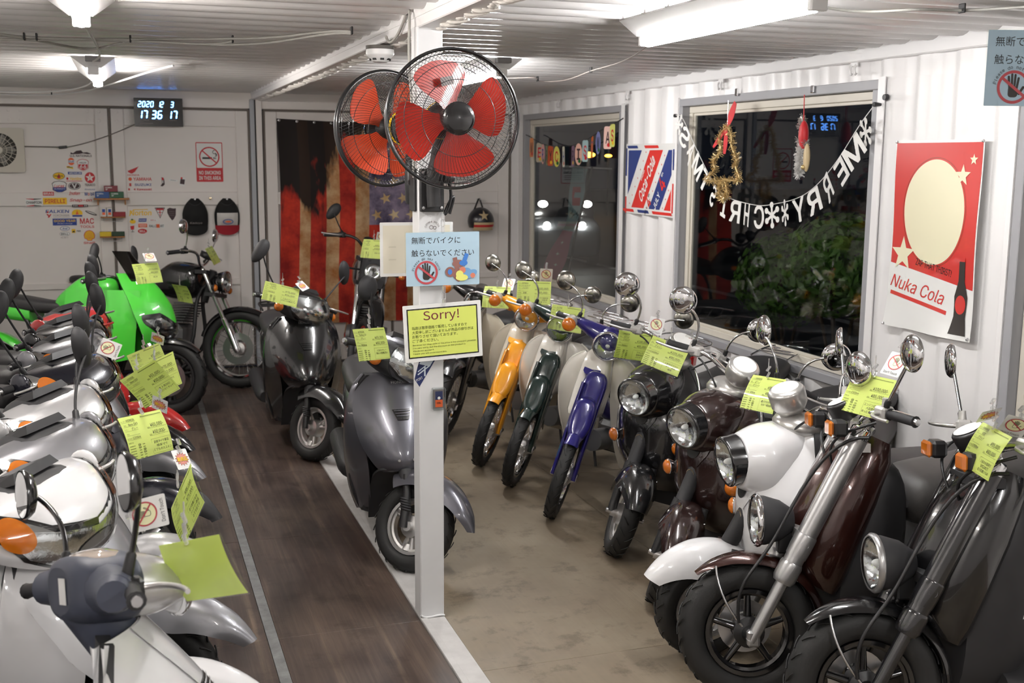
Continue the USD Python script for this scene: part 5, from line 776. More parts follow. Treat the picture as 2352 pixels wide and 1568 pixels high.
# shelves on the door seam with boxes and tins
woodm = mat('shelf_wood', hx('a8713f'), .5, noise=(18, .2))
for k, lab in (('sh1', 'widest top wooden shelf on the door seam'), ('sh2', 'middle small wooden shelf on the door seam'), ('sh3', 'lowest small wooden shelf on the door seam')):
    x, z, w, h = SP[k]; s = thing('wall_shelf', lab, 'shelf', (x, 10.19, z)); obj('board', bx(-w/2, w/2, -.05, .046, -h/2, h/2, .002), woodm, s)
    if k == 'sh1': [obj('bracket', bx(sx*w*.38-.006, sx*w*.38+.006, -.03, .046, -.05, -h/2, .002), woodm, s) for sx in (-1, 1)]
    else: obj('wire_bracket', tube([(-w*.38, -.03, -h/2), (-w*.38, -.03, -.035), (w*.38, -.03, -.035), (w*.38, -.03, -h/2)], .0025, 6), steel, s)
def carton(k, label, col, name='carton', word=None, cat='box', d=.06):
    x, z, w, h = SP[k]; s = thing(name, label, cat, (x, 10.19, z)); obj('box', bx(-w/2, w/2, -d/2, d/2, -h/2, h/2, .002), mat('carton_'+k, hx(col), .45), s); F2 = fr((0, -d/2-.0006, 0), (1, 0, 0), (0, 0, 1))
    if word: obj('lettering', X(tx(word, w*.5, h*.22, -.15*w, .2*h, bold=True), F2), whitep, s, smooth=False); obj('small_print', X(J(face(rect(w*.16, h*.06, -.3*w, -.05*h)), face(rect(w*.12, h*.06, -.32*w, -.17*h))), F2), whitep, s, smooth=False, kind='stuff')
    return s, F2, w, h
def snap(k, below): x, z, w, h = SP[k]; b_ = SP[below]; SP[k] = (x, b_[1]+b_[3]/2+h/2+.0005, w, h)
for k, b_ in (('bblue', 'sh1'), ('bgreen', 'sh1'), ('wb1', 'sh2'), ('wb2', 'sh2'), ('rtin', 'sh2'), ('ybox', 'sh3'), ('gbox', 'sh3'), ('bred', 'bgreen')): snap(k, b_)
carton('bred', 'maroon carton stacked on the blue and green ones', '7d2632', word='COBRA'); carton('bblue', 'blue carton on the left of the top shelf', '24508e', word='COBRA'); carton('bgreen', 'green carton on the right of the top shelf', '235c3c', word='COBRA')
for k, l in (('wb1', 'white oil can box at the left end of the middle shelf'), ('wb2', 'white oil can box beside the red tin on the middle shelf')):
    s, F2, w, h = carton(k, l, 'd9d5cf'); obj('label', X(face(rect(w*.6, h*.34, 0, .14*h)), F2), bluep, s, smooth=False); obj('label_foot', X(face(rect(w*.6, h*.26, 0, -.18*h)), F2), orgp, s, smooth=False)
carton('rtin', 'low red tin on the middle shelf', '8e1420', name='tin', cat='tin'); carton('ybox', 'low yellow box on the lowest shelf', 'd8bb1e'); carton('gbox', 'low dark green box on the lowest shelf', '1b3a20')
# caps on hooks
def cap(x, z, label, crown, brim, front=None, mesh=None):
    c = thing('cap', label, 'cap', (x, 10.20, z)); n = 22; t = np.linspace(0, 1, 18); w = ip([(.03,), (.075,), (.098,), (.108,), (.108,), (.104,)], t)[:, 0]; d = ip([(.02,), (.06,), (.085,), (.09,), (.07,), (.03,)], t)[:, 0]; zz = .155-.235*t; a = np.linspace(0, np.pi, n)
    S = np.stack([np.cos(a)[None]*w[:, None], -np.sin(a)[None]*d[:, None]+.035, np.repeat(zz[:, None], n, 1)], -1); obj('crown', grid(S), crown, c)
    B = np.stack([np.cos(a)[None]*(.104-.04*t[:, None]**2*0), -np.sin(a)[None]*(.03+.0*t[:, None])+.035-.0*t[:, None], -.08-.085*t[:, None]*np.sin(a)[None]**.6], -1); obj('peak', J(grid(B), grid(B+[0, .006, 0])), brim, c)
    if front: k = slice(9, 18); j = slice(4, 18); obj('front_panel', grid(S[k, j]+[0, -.003, 0]), front, c)
    obj('hook', J(lathe([(0, -.03), (.008, -.03), (.008, .04)], 10, 'y', (0, .0, .15))), steel, c); obj('snap_strap', tube(spl([(-.05, .0, .118), (0, -.03, .095), (.05, .0, .118)], 10), .006, 6), blk, c); return c
c = cap(-.535, 1.355, 'all black cap hanging on the left hook', mat('black_cloth', (.012, .012, .012), .9), mat('black_cloth')); obj('embroidery', X(tx('Kadoya', .1, .022, sl=.3), fr((0, -.063, -.055), (1, 0, 0), (0, 0, 1))), greyp, c, smooth=False)
c = cap(-.265, 1.355, 'black mesh cap with a white front and a red peak', mat('black_cloth'), mat('red_cloth', hx('9c1c2a'), .85), front=mat('white_cloth', (.7, .68, .65), .9)); F2 = fr((0, -.066, -.045), (1, 0, 0), (0, 0, 1)); obj('emblem', X(J(face(oval(.09, .045).difference(oval(.075, .034)))), F2), bluep, c, smooth=False); obj('emblem_stripe', X(face(oval(.05, .014)), put(F2, 1)), orgp, c, smooth=False)
hk = thing('coat_hook', 'small bare metal knob between the two caps', 'hook', (-.405, 10.2, 1.51)); obj('knob', lathe([(0, -.02), (.012, -.018), (.013, 0), (.006, .004), (.006, .036)], 12, 'y'), mat('brass_badge', (.6, .5, .35), .3, .9), hk)
# exhaust fan at the left edge
ef = thing('exhaust_fan', 'square cream exhaust fan cut by the left edge of the view', 'fan', (-2.07, 10.2, 1.91)); crm = mat('cream_plastic', (.62, .58, .5), .5); rg = rrect(.39, .36, .02).difference(Point(0, 0).buffer(.14, 32))
obj('fan_frame', X(ext(rg, .05), fr((0, .05, 0), (1, 0, 0), (0, 0, 1))), crm, ef, smooth=False); obj('backing', lathe([(0, .045), (.15, .045)], 24, 'y'), mat('dirty_mesh', (.10, .095, .085), .8), ef)
for k in range(5): obj('blade', X(X(ell((.075, 0, 0), (.06, .035, .006), 14, 6), rot((1, 0, 0), 30)), fr((0, .02, 0), (1, 0, 0), (0, 0, 1))@rot((0, 0, 1), 72*k)), mat('grey_blade', (.3, .29, .27), .5), ef)
obj('guard', J(*[X(tube([(.02, 0, 0), (.142, 0, 0)], .002, 4), fr((0, -.004, 0), (1, 0, 0), (0, 0, 1))@rot((0, 0, 1), 15*k)) for k in range(24)], *[lathe([(r, -.006), (r+.004, -.006), (r+.004, -.002), (r, -.002)], 32, 'y') for r in (.06, .1, .138)]), crm, ef, kind='stuff'); obj('hub', lathe([(0, -.02), (.03, -.016), (.034, .02)], 20, 'y'), crm, ef)
# striped flag hanging on the right doors
def flagm(name, a, b, char): 
    return nodes(name, {'tc': ('geometry', {}), 'n': ('noise_texture', dict(scale=5., detail=6., roughness=.65)), 'r': ('rgb_ramp', {'ramp': [(.35, a), (.62, b)]}), 'm': ('mapping', dict(scale=(5, 1, 1.6))), 'n2': ('noise_texture', dict(scale=1., detail=4., roughness=.6)), 'sx': ('separate_xyz', {}), 'mz': ('map_range', dict(from_min=.9, from_max=2.25, to_min=-.32, to_max=.30)), 'mx': ('map_range', dict(from_min=.15, from_max=1.1, to_min=.16, to_max=-.14)), 'a1': ('math', dict(math_type='add')), 'a2': ('math', dict(math_type='add')), 'r2': ('rgb_ramp', {'ramp': [(.50, (0, 0, 0)), (.60, (1, 1, 1))]}), 'x': ('mix', dict(color2=char)), 'p': ('principled_bsdf', dict(roughness=.85, sheen_weight=.2))},
        [('tc.position', 'n.vector'), ('n.fac', 'r.fac'), ('tc.position', 'm.vector'), ('m.vector', 'n2.vector'), ('tc.position', 'sx.vector'), ('sx.z', 'mz.value'), ('sx.x', 'mx.value'), ('mz.result', 'a1.value1'), ('mx.result', 'a1.value2'), ('a1.value', 'a2.value1'), ('n2.fac', 'a2.value2'), ('a2.value', 'r2.fac'), ('r2.color', 'x.fac'), ('r.color', 'x.color1'), ('x.color', 'p.base_color')], 'p.BSDF')
fred = flagm('flag_red', hx('8e1512'), hx('d23a24'), lin(28, 20, 18)); ftan = flagm('flag_tan', hx('a8692f'), hx('d6b48a'), lin(46, 30, 20)); fblu = flagm('flag_canton', hx('2b2748'), hx('9d8fa6'), lin(24, 22, 34)); fst = flagm('flag_star', hx('b98a4c'), hx('dcc9a0'), lin(90, 60, 40))
fx0, fx1, fz0, fz1 = .189, 1.47, .37, 2.205
def cloth(x, z): return np.stack([x-.014*np.sin(3*z), 10.216-.014*np.sin(x*15+.6*z)-.008*np.sin(x*37)*(.4+.3*(2.2-z)), z-.02*np.sin((x-fx0)/(fx1-fx0)*np.pi)*(z-fz0)/(fz1-fz0)], -1)
fg = thing('flag', 'distressed red and tan striped flag with stars hung on the right doors', 'flag', (.83, 10.216, .37)); off = np.array([.83, 10.216, .37])
def piece(x0, x1, z0, z1, n=6, k=26, lift=0.): Xg, Zg = np.meshgrid(np.linspace(x0, x1, n), np.linspace(z0, z1, k), indexing='ij'); P = cloth(Xg.ravel(), Zg.ravel()).reshape(n, k, 3)-off-[0, lift, 0]; return J(grid(P), grid(P+[0, .002, 0]))
xs = [.189, .305, .345-.0, .49, .62, .745, .88, 1.0, 1.13, 1.27, 1.47]; xs = [.189, .36, .455, .60, .72, .86, .99, 1.12, 1.25, 1.36, 1.47]; CZ = 1.27
for k in range(len(xs)-1):
    red = k % 2 == 0; obj('red_stripe' if red else 'tan_stripe', piece(xs[k], xs[k+1], fz0, fz1 if xs[k] < .98 else CZ), fred if red else ftan, fg)
obj('canton', piece(.99, fx1, CZ, fz1, 14, 22), fblu, fg)
for i in range(6):
    for j in range(3):
        x, z = 1.06+.16*j+(.08 if i % 2 else 0), 1.36+.15*i
        if x < 1.44: v, f = tri(star(.055, a0=90+18)); vv = trimesh.remesh.subdivide_to_size(np.c_[v, np.zeros(len(v))], f, .03); obj('star', (cloth(vv[0][:, 0]+x, vv[0][:, 1]+z)-off-[0, .003, 0], vv[1]), fst, fg)
obj('eyelet', J(*[lathe([(.004, -.008), (.011, -.006), (.011, 0)], 10, 'y', tuple(cloth(np.array([x]), np.array([2.19]))[0]-off)) for x in np.linspace(.21, 1.44, 9)]), steel, fg, kind='stuff')
# helmet, notice
hm = thing('helmet', 'open face helmet with a star and stripes hanging by its strap on the right door', 'helmet', (2.04, 10.13, 1.29)); hb = mat('helmet_black', (.015, .015, .02), .35, coat=.6)
obj('shell', ell((0, 0, 0), (.125, .115, .13), 26, 16, 0, 2.05), hb, hm); F2 = fr((0, 0, 0), (1, 0, 0), (0, 0, 1))
def onball(poly, lift): v, f = tri(poly); vv, ff = trimesh.remesh.subdivide_to_size(np.c_[v, np.zeros(len(v))], f, .02); x, z = vv[:, 0], vv[:, 1]; y = -.115*np.sqrt(np.clip(1-(x/.125)**2-(z/.13)**2, .02, 1))-lift; return np.stack([x, y, z], 1), ff
for n, p, m_ in (('tan_band', rect(.2, .075, .01, -.045), mat('helmet_tan', hx('cbb58c'), .5)), ('red_band', rect(.2, .022, .01, -.04), redp), ('star', star(.05, .0, .055), mat('helmet_tan'))): obj(n, onball(p, .002+(n != 'tan_band')*.0012), m_, hm)
obj('strap', tube(spl([(-.09, 0, .08), (-.04, .02, .15), (.0, .05, .205), (.02, .04, .15), (.05, 0, .10)], 20), .008, 6), blk, hm); obj('hook', lathe([(0, -.03), (.007, -.03), (.007, .08)], 8, 'y', (0, .05, .2)), steel, hm)
graphic('notice', 'white notice with a blue arc and red border, low behind the big fan', 'notice', backf(1.93, 1.80, 10.2595), rrect(.26, .34, .008), whitep, [('border', rrect(.25, .33, .008).difference(rrect(.238, .318, .006)), redp), ('arc', Point(.02, .1).buffer(.09, 24).intersection(rect(.26, .1, 0, .1)), bluep), ('lettering', J(tx("DON'T THANK", .2, .022, 0, -.02, bold=True), tx('FOR CLAIMS', .2, .022, 0, -.06, bold=True)), inkm), ('fine_print', J(*[face(rect(.18, .006, 0, -.09-.018*k)) for k in range(3)]), greyp)])
# ================================================================ fans on the post
orange = mat('fan_orange', hx('d8491f'), .38, coat=.3); fanred = mat('fan_red', hx('b3220f'), .38, coat=.3); wirem = mat('guard_wire', (.012, .012, .013), .3, coat=.5)
def fanm(label, c, n, blade, R=.238, spin=0.):
    F = fr(c, np.cross((0, 0, 1.), n), (0, 0, 1)); g = thing('wall_fan', label, 'fan', c); L = F.copy(); L[:3, 3] = 0; o = lambda nm, m_, mt, par=None, **k: obj(nm, X(m_, L), mt, par or g, **k)
    rf = np.linspace(0, 1, 12); rr = .045+(R-.045)*rf; zf = .085-.06*rf**3.2-.025*(rf > .999); zb = -.09+.085*rf**3.2
    o('guard_rim', J(lathe([(R-.004, -.012), (R+.006, -.012), (R+.008, 0), (R+.006, .012), (R-.004, .012), (R-.004, -.012)], 64, hard=False)), wirem)
    for nm, z, s in (('front_guard', zf, 1), ('rear_guard', zb, -1)):
        ws = []
        for k in range(96):
            a = 2*np.pi*k/96; tw = s*.42*rf**1.3; ws.append(tube(np.stack([np.cos(a+tw)*rr, np.sin(a+tw)*rr, z], 1), .00085, 3, caps=False))
        for r_ in (.45, .75, .93): i = np.interp(r_, rf, z); ws.append(lathe([(.045+(R-.045)*r_-.0012, i), (.045+(R-.045)*r_+.0012, i+.0012), (.045+(R-.045)*r_+.0012, i-.0012)], 56, hard=False))
        ws.append(lathe([(0, z[0]+s*.004), (.03, z[0]+s*.003), (.055, z[0]-s*.002), (.055, z[0]-s*.01)], 30, hard=False) if s > 0 else lathe([(.05, z[0]), (.055, z[0])], 24)); o(nm, J(*ws), wirem, kind='stuff')
    o('guard_badge', lathe([(0, .094), (.045, .092), (.058, .085), (.06, .074)], 30, hard=False), gblk)
    for k in range(4):
        uu, vv = np.meshgrid(np.linspace(0, 1, 14), np.linspace(-1, 1, 11), indexing='ij'); r_ = .04+.172*uu; wv = .028+.078*np.sin(np.clip(uu*1.12, 0, 1)*np.pi*.62)**1.6; wv = wv*np.sqrt(np.clip(1-(np.clip(uu-.72, 0, 1)/.285)**2, .0, 1))
        P = np.stack([r_, vv*wv+.018*uu, -.012+vv*wv*.42*(1-.3*uu)], -1); b_ = o('blade', X(J(grid(P), grid(P+[0, 0, .002])), rot((0, 0, 1), spin+90*k)), blade)
        if k == 1: o('sticker', X(mv(ext(rrect(.03, .055, .004), .0006), (.135, .0, .012)), rot((0, 0, 1), spin+90*k)@rot((1, 0, 0), 18)), greyp, par=b_, smooth=False)
    o('blade_hub', lathe([(0, .03), (.03, .028), (.043, .015), (.045, -.03), (0, -.03)], 26, hard=False), blk)
    o('motor', lathe([(0, -.22), (.04, -.215), (.06, -.19), (.068, -.12), (.055, -.085), (.02, -.08), (.012, -.03)], 30, hard=False), blkm); o('motor_tape', lathe([(.0688, -.15), (.0705, -.15), (.0705, -.135), (.0688, -.135)], 30), yelp); return g, L
ga, La = fanm('red bladed black wall fan on the front of the white post', (.030, 3.99, 2.015), (.0, -.89, -.42), fanred, .245, 12)
def inF(p, c): return np.array(p)-np.array(c)
c = np.array((.030, 3.99, 2.015)); back = c+np.array([0, .89, .42])*.17
obj('neck', tube(spl([back-c, back-c+[0, .02, -.12], np.array((.02, 4.2, 1.86))-c, np.array((.02, 4.215, 1.69))-c], 14), [.026]*5+[.022]*4+[.028]*5, 14), blk, ga); obj('mount_plate', mv(bx(-.047, .047, -.022, 0, -.075, .09, .003), np.array((.02, 4.268, 1.745))-c), blk, ga); obj('mount_bolt', J(*[mv(lathe([(0, -.027), (.006, -.026), (.007, -.02)], 10, 'y'), np.array((.02+sx*.036, 4.268, 1.745+sz))-c) for sx in (-1, 1) for sz in (-.06, .075)]), steel, ga, kind='stuff'); obj('tilt_knob', mv(lathe([(0, -.02), (.02, -.02), (.022, .0), (.012, .02), (0, .02)], 16, 'x'), np.array((.075, 4.2, 1.80))-c), blk, ga)
obj('power_cord', tube(spl([np.array(p)-c for p in ((.06, 4.22, 1.80), (.09, 4.24, 1.76), (.085, 4.25, 1.68), (.07, 4.25, 1.66), (.1, 4.26, 1.72), (.095, 4.27, 1.66))], 30), .006, 6), blk, ga)
cb = (-.055, 4.72, 1.995); gb, Lb = fanm('orange bladed wall fan seen from behind on the far side of the post', cb, (-.30, .90, -.28), orange, .235, 40); cb = np.array(cb)
obj('neck', tube(spl([np.array(p)-cb for p in ((-.01, 4.56, 2.03), (-.0, 4.5, 1.95), (-.02, 4.42, 1.86), (-.02, 4.42, 1.70))], 14), .024, 14), blk, gb); obj('mount_plate', mv(bx(-.012, 0, -.04, .04, -.075, .09, .003), np.array((-.0305, 4.33, 1.745))-cb), blk, gb); obj('mount_arm', tube([np.array((-.03, 4.35, 1.78))-cb, np.array((-.02, 4.43, 1.78))-cb], .018, 10), blk, gb)
# ---------------------------------------------------------------- signs on the post
bluesg = mat('pale_blue_sheet', hx('a9c3d3'), .22, coat=.6); lime = mat('lime_sheet', hx('d7e26c'), .3, coat=.5); card_white = mat('white_card', (.78, .78, .76), .3, coat=.3)
def hand(h, fat=1.):
    """open palm outline"""
    P = [rrect(.42, .46, .14, 0, -.2)]+[affinity.rotate(rrect(.095*fat, l, .045, x, y), a, origin=(x, -.05)) for x, y, l, a in ((-.155, .2, .56, 7), (-.052, .26, .62, 2), (.052, .25, .6, -2), (.155, .17, .5, -8))]+[affinity.rotate(rrect(.11*fat, .42, .05, .27, -.08), -32, origin=(.2, -.25))]
    return affinity.scale(shapely.union_all(P), h, h, origin=(0, 0))
def ban(r, t, x, y, ang=-38): return shapely.union_all([Point(x, y).buffer(r, 36).difference(Point(x, y).buffer(r-t, 36)), affinity.translate(affinity.rotate(rect(2*r-t, t), ang), x, y)])
def arctext(s, r, h, x, y, a0, a1):
    out = []
    for k, ch in enumerate(s):
        if ch == ' ': continue
        a = math.radians(a0+(a1-a0)*k/(len(s)-1)); out.append(X(T(ch, h, depth=0.), np.block([[rot((0, 0, 1), math.degrees(a)-90)[:3, :3], np.array([[x+r*math.cos(a)], [y+r*math.sin(a)], [0]])], [np.zeros((1, 3)), 1]])))
    return J(*out)
redsoft = mat('soft_red_print', hx('b5474e'), .5); darkhand = mat('dark_brown_print', hx('2d2723'), .5)
def touchsign(name, label, F, full=True):
    L = [('lettering', J(tx('無断でバイクに', .196, .027, -.028, .073, cjk=True), tx('触らないでください', .252, .027, .0, .024, cjk=True)), inkm), ('ban_hand', affinity.translate(hand(.066), -.068, -.052), darkhand), ('ban_ring', ban(.046, .008, -.068, -.052), redsoft), ('arc_lettering', arctext('Please do not touch', .054, .009, -.068, -.052, 168, 12), inkm)]
    if full: L += [('rider', shapely.union_all([oval(.04, .04, .028, -.052), oval(.05, .03, .062, -.02), affinity.rotate(rect(.018, .08, .055, -.035), 12), affinity.rotate(oval(.022, .06, .05, -.065), 30)]), mat('rider_brown', hx('8b5f57'), .5)), ('rider_clothes', shapely.union_all([oval(.034, .022, .082, -.018), affinity.rotate(rect(.016, .05, .088, -.005), -20), oval(.018, .022, .027, -.052)]), mat('rider_blue', hx('3f78c4'), .5)), ('toppled_bike', shapely.union_all([oval(.04, .036, .095, -.055), affinity.rotate(oval(.055, .03, .112, -.062), 25)]), mat('toppled_blue', hx('6d9cc8'), .5)), ('helmet_patch', shapely.union_all([oval(.026, .026, .078, -.046), oval(.02, .02, .12, -.068)]), mat('toppled_coral', hx('cf7c63'), .5)), ('spill', shapely.union_all([oval(.05, .026, .075, -.075), oval(.03, .03, .066, -.062)]), mat('toppled_yellow', hx('dede78'), .5))]
    g = graphic(name, label, 'sign', F, rrect(.304, .216, .004), film, [('paper', rrect(.296, .208, .003), bluesg)]+L, t=.0006); return g
g = touchsign('notice_sign', 'pale blue laminated notice with a no-touch hand and a toppled rider, on the post', backf(.062, 1.487, 4.247)@rot((0, 0, 1), .3))
obj('clip_chain', J(*[X(bx(-.008, .008, -.004, .004, -.014, .014, .003), fr(np.array((.062+.0, 4.247, 1.60+.026*k))-np.array((.062, 4.247, 1.487)), (1, .3*(-1)**k, 0), (0, 1, 0))) for k in range(3)]), clearp, g, kind='stuff')
F = backf(.062, 1.2, 4.249)@rot((0, 0, 1), 2.6); serif = mat('maroon_print', hx('6e2233'), .5); olive = mat('olive_print', hx('3e4614'), .5)
g = graphic('apology_sign', 'lime laminated sign headed Sorry! in a black border, hung below the blue notice', 'sign', F, rrect(.318, .226, .004), card_white, [('border', rrect(.288, .196, .002), inkm), ('paper', rect(.278, .186), lime), ('heading', tx('Sorry!', .145, .045, -.005, .063, cjk=True), serif), ('japanese_lettering', J(*[(lambda t: (t[0]+[-.126-t[0][:, 0].min(), 0, 0], t[1]))(tx(s, .0132*len(s), .0128, 0, y, cjk=True)) for s, y in (('当店は限界価格で販売していますので', .022), ('大変申し訳ございませんが商品の値引きは', .005), ('お断りさせて頂いております。', -.012), ('ご了承ください。', -.029))]), olive), ('english_lettering', J(*[(lambda t: (t[0]+[-.126-t[0][:, 0].min(), 0, 0], t[1]))(tx(s, .0043*len(s), .0078, 0, y)) for s, y in (('Because our shop sells at the price is the cheapest possible', -.046), ("I'm very sorry, but the discount on the product is", -.0575), ('We do not accept it.', -.069), ('I hope you will understand this.', -.0805))]), olive)], t=.0012)
obj('clip_chain', J(*[X(bx(-.008, .008, -.004, .004, -.014, .014, .003), fr(np.array((.065, 4.247, 1.315+.026*k))-np.array((.062, 4.249, 1.2)), (1, .3*(-1)**k, 0), (0, 1, 0))) for k in range(3)]), clearp, g, kind='stuff')
g = graphic('notice_sign', 'cream backed laminated sheet hanging behind the post, facing away', 'sign', backf(-.007, 1.515, 4.392), rrect(.30, .215, .004), card_white, [('paper_back', rrect(.275, .19, .002), mat('cream_paper', hx('dcd6c4'), .5)), ('show_through', J(*[face(rect(.03, .006, -.1+.0*k, .01-.05*k)) for k in range(2)]), mat('faint_print', hx('cfc9b6'), .5))], t=.0008)
g = graphic('post_sticker', 'small lettered arc sticker with a motorcycle outline above the blue notice', 'sticker', backf(.025, 1.603, 4.2695), None, whitep, [('lettering', arctext('CUSTOM & SPECIAL', .028, .007, 0, 0, 165, 15), greyp), ('outline', Point(-.004, .006).buffer(.008).difference(Point(-.004, .006).buffer(.006)).union(Point(.01, .004).buffer(.007).difference(Point(.01, .004).buffer(.005))), greyp)])
bs = Polygon([(-.037, .02), (-.025, .058), (.0, .06), (.036, .045), (-.03, -.062), (-.05, -.03)]); graphic('post_sticker', 'blue bridge picture sticker on the post under the lime sign', 'sticker', backf(-.0, 1.04, 4.2695), bs, mat('navy_print', hx('24305c'), .4), [('sky', Polygon([(-.03, .03), (-.02, .052), (.0, .054), (.028, .043), (.012, .018)]), mat('pale_print', hx('c5d0d8'), .4)), ('bridge', shapely.union_all([shapely.LineString([(-.035, .0), (.02, .04)]).buffer(.002), shapely.LineString([(-.035, -.012), (.012, .022)]).buffer(.0025), rect(.006, .04, -.008, .0)]), mat('pale_print')), ('lettering', X(tx('PORT', .028, .01), np.block([[rot((0, 0, 1), 25)[:3, :3], np.array([[-.03], [-.03], [0]])], [np.zeros((1, 3)), 1]])), whitep)], t=.0004)
cs = thing('display_case', 'tiny clear case holding an orange and blue oil can card, low on the post', 'case', (.045, 4.255, .928)); obj('case', bx(-.027, .027, -.014, .014, -.045, .045, .004), pane('case_clear', (.86, .88, .88), 1.5), cs); obj('backing', bx(-.022, .022, .004, .008, -.04, .036), greyp, cs); F2 = fr((0, .0035, 0), (1, 0, 0), (0, 0, 1)); obj('card_top', X(face(rect(.03, .035, .002, .012)), F2), mat('navy_print'), cs, smooth=False); obj('card_foot', X(face(rect(.03, .03, .002, -.02)), F2), orgp, cs, smooth=False); obj('card_mark', X(face(oval(.012, .012, .002, .002)), put(F2, 2)), whitep, cs, smooth=False); obj('lettering', X(tx('OIL', .018, .008, .002, -.018, bold=True), put(F2, 2)), inkm, cs, smooth=False)
touchsign('notice_sign', 'pale blue laminated notice cut by the right edge, hung before the window', fr((1.345, 2.6, 2.137), (.95, -.31, 0), (0, 0, 1)))
# ---------------------------------------------------------------- cables and the smoke detector
cab = mat('grey_cable', (.36, .35, .32), .5); tiem = inkm
def cable(label, runs, m_, ties=(), r=.006):
    g = thing('cable', label, 'cable', runs[0][0]); o0 = np.array(runs[0][0], float)
    for q in runs: obj('strand', tube(spl(np.array(q)-o0, 60), r, 6), m_, g)
    for p in ties: obj('cable_tie', X(tube([(0, -.004, 0), (0, .004, 0)], .017, 10), fr(np.array(p)-o0, (0, 1, 0), (0, 0, 1))) if False else mv(bx(-.004, .004, -.016, .016, -.014, .018, .002), np.array(p)-o0), tiem, g)
main = [(-2.4, 5.6, 2.385), (-1.59, 5.48, 2.385), (-1.40, 5.50, 2.383), (-1.05, 5.42, 2.385), (-.68, 5.30, 2.39), (-.45, 5.10, 2.388), (-.3, 4.85, 2.39), (-.2, 4.69, 2.38)]
cable('bundle of grey cables crossing the left ceiling to the beam', [main, [(p[0], p[1]+.02+.02*math.sin(7*p[0]), p[2]-.012+.01*math.cos(5*p[0])) for p in main], [(-1.9, 5.5, 2.384), (-1.48, 5.52, 2.38), (-1.23, 5.76, 2.365), (-1.05, 5.44, 2.375), (-.8, 5.36, 2.37), (-.62, 5.28, 2.382)]], cab, [(-1.49, 5.5, 2.385), (-1.44, 5.5, 2.385), (-1.05, 5.43, 2.385), (-.62, 5.28, 2.387), (-.2, 4.69, 2.382)])
cable('cable looping from the ceiling light to the far light on the left', [[(-1.22, 4.5, 2.38), (-1.215, 4.99, 2.375), (-1.20, 5.40, 2.37), (-1.19, 5.9, 2.366), (-1.2, 6.3, 2.37), (-1.235, 6.7, 2.38)]], cab)
cable('pair of white cables sagging at the far left ceiling', [[(-2.3, 9.6, 2.38), (-2.04, 9.5, 2.345), (-1.66, 9.3, 2.34), (-1.38, 8.8, 2.35), (-1.27, 8.12, 2.37)], [(-2.3, 9.62, 2.36), (-1.9, 9.7, 2.335), (-1.55, 9.5, 2.335), (-1.15, 8.27, 2.355), (-.91, 7.37, 2.385), (-.8, 7.1, 2.4)]], white, [(-1.60, 9.42, 2.34)])
cable('beige wire between the two ceiling lights on the right', [[(.95, 7.2, 2.39), (1.38, 7.14, 2.395), (1.47, 7.1, 2.395), (1.58, 7.32, 2.39), (1.68, 7.3, 2.39), (1.56, 6.41, 2.39), (1.46, 5.75, 2.39), (1.18, 4.81, 2.385), (.93, 4.25, 2.36)]], mat('beige_wire', (.42, .36, .33), .5), [(1.53, 7.22, 2.395), (1.55, 6.35, 2.395)], .0035)
cable('grey conduit wire leaving the ceiling light at the top right', [[(.9, 2.98, 2.39), (1.18, 3.43, 2.395), (1.39, 3.44, 2.39), (1.49, 3.34, 2.39), (1.68, 3.33, 2.395), (1.85, 3.05, 2.39), (2.3, 2.9, 2.39)]], cab, [(1.68, 3.33, 2.40)], .005)
cable('grey cable hooked over the beam and running down behind the fan', [[(-.05, 4.72, 2.37), (-.045, 4.60, 2.345), (-.04, 4.45, 2.40), (-.045, 4.36, 2.43), (-.05, 4.31, 2.42), (-.055, 4.30, 2.30), (-.05, 4.29, 2.1), (-.04, 4.3, 1.8)]], cab, [(-.045, 4.36, 2.43)])
sd = thing('smoke_detector', 'white smoke detector under the ceiling beam', 'detector', (-.02, 4.98, 2.352)); obj('base', lathe([(0, .004), (.062, .004), (.062, -.012)], 30), mat('dark_gap', (.1, .09, .08), .6), sd); obj('housing', lathe([(.06, -.008), (.062, -.03), (.058, -.038), (.05, -.045), (.036, -.062), (.03, -.066), (0, -.067)], 32, hard=False), white, sd); obj('vent_slot', J(*[X(bx(.040, .047, -.008, .008, -.058, -.05), rot((0, 0, 1), 45*k)) for k in range(8)]), inkm, sd, kind='stuff')
# ================================================================ price cards, hand cards and burst cards hung on the bikes
limec = nodes('price_card_lime', {'p': ('principled_bsdf', dict(base_color=hx('e2ef8a'), roughness=.32, coat_weight=.7, coat_roughness=.05)), 't': ('translucent_bsdf', dict(color=hx('dcee7c'))), 'm': ('mix_closure', dict(fac=.35))}, [('p.BSDF', 'm.closure1'), ('t.BSDF', 'm.closure2')], 'm.closure')
formm = mat('form_print', hx('7d8a3a'), .5); penm = mat('pen_ink', hx('1c2016'), .5)
def bend(mesh, k, ax=0):
    """roll a flat card about an axis: k is the curvature"""
    v, f = mesh; v = np.array(v, float); t = v[:, 1-ax]; 
    if abs(k) > 1e-6: z0 = v[:, 2].copy(); v[:, 1-ax] = np.sin(t*k)/k-z0*np.sin(t*k); v[:, 2] = -(1-np.cos(t*k))/k+z0*np.cos(t*k)
    return v, f
def finecard(w, h, r): v, f = tri(rrect(w, h, r)); vv, ff = trimesh.remesh.subdivide_to_size(np.c_[v, np.zeros(len(v))], f, .03); return vv, ff
def both(m_, t=.0006): v, f = m_; return J((v, f), (np.asarray(v)-[0, 0, t], np.asarray(f)[:, ::-1]))
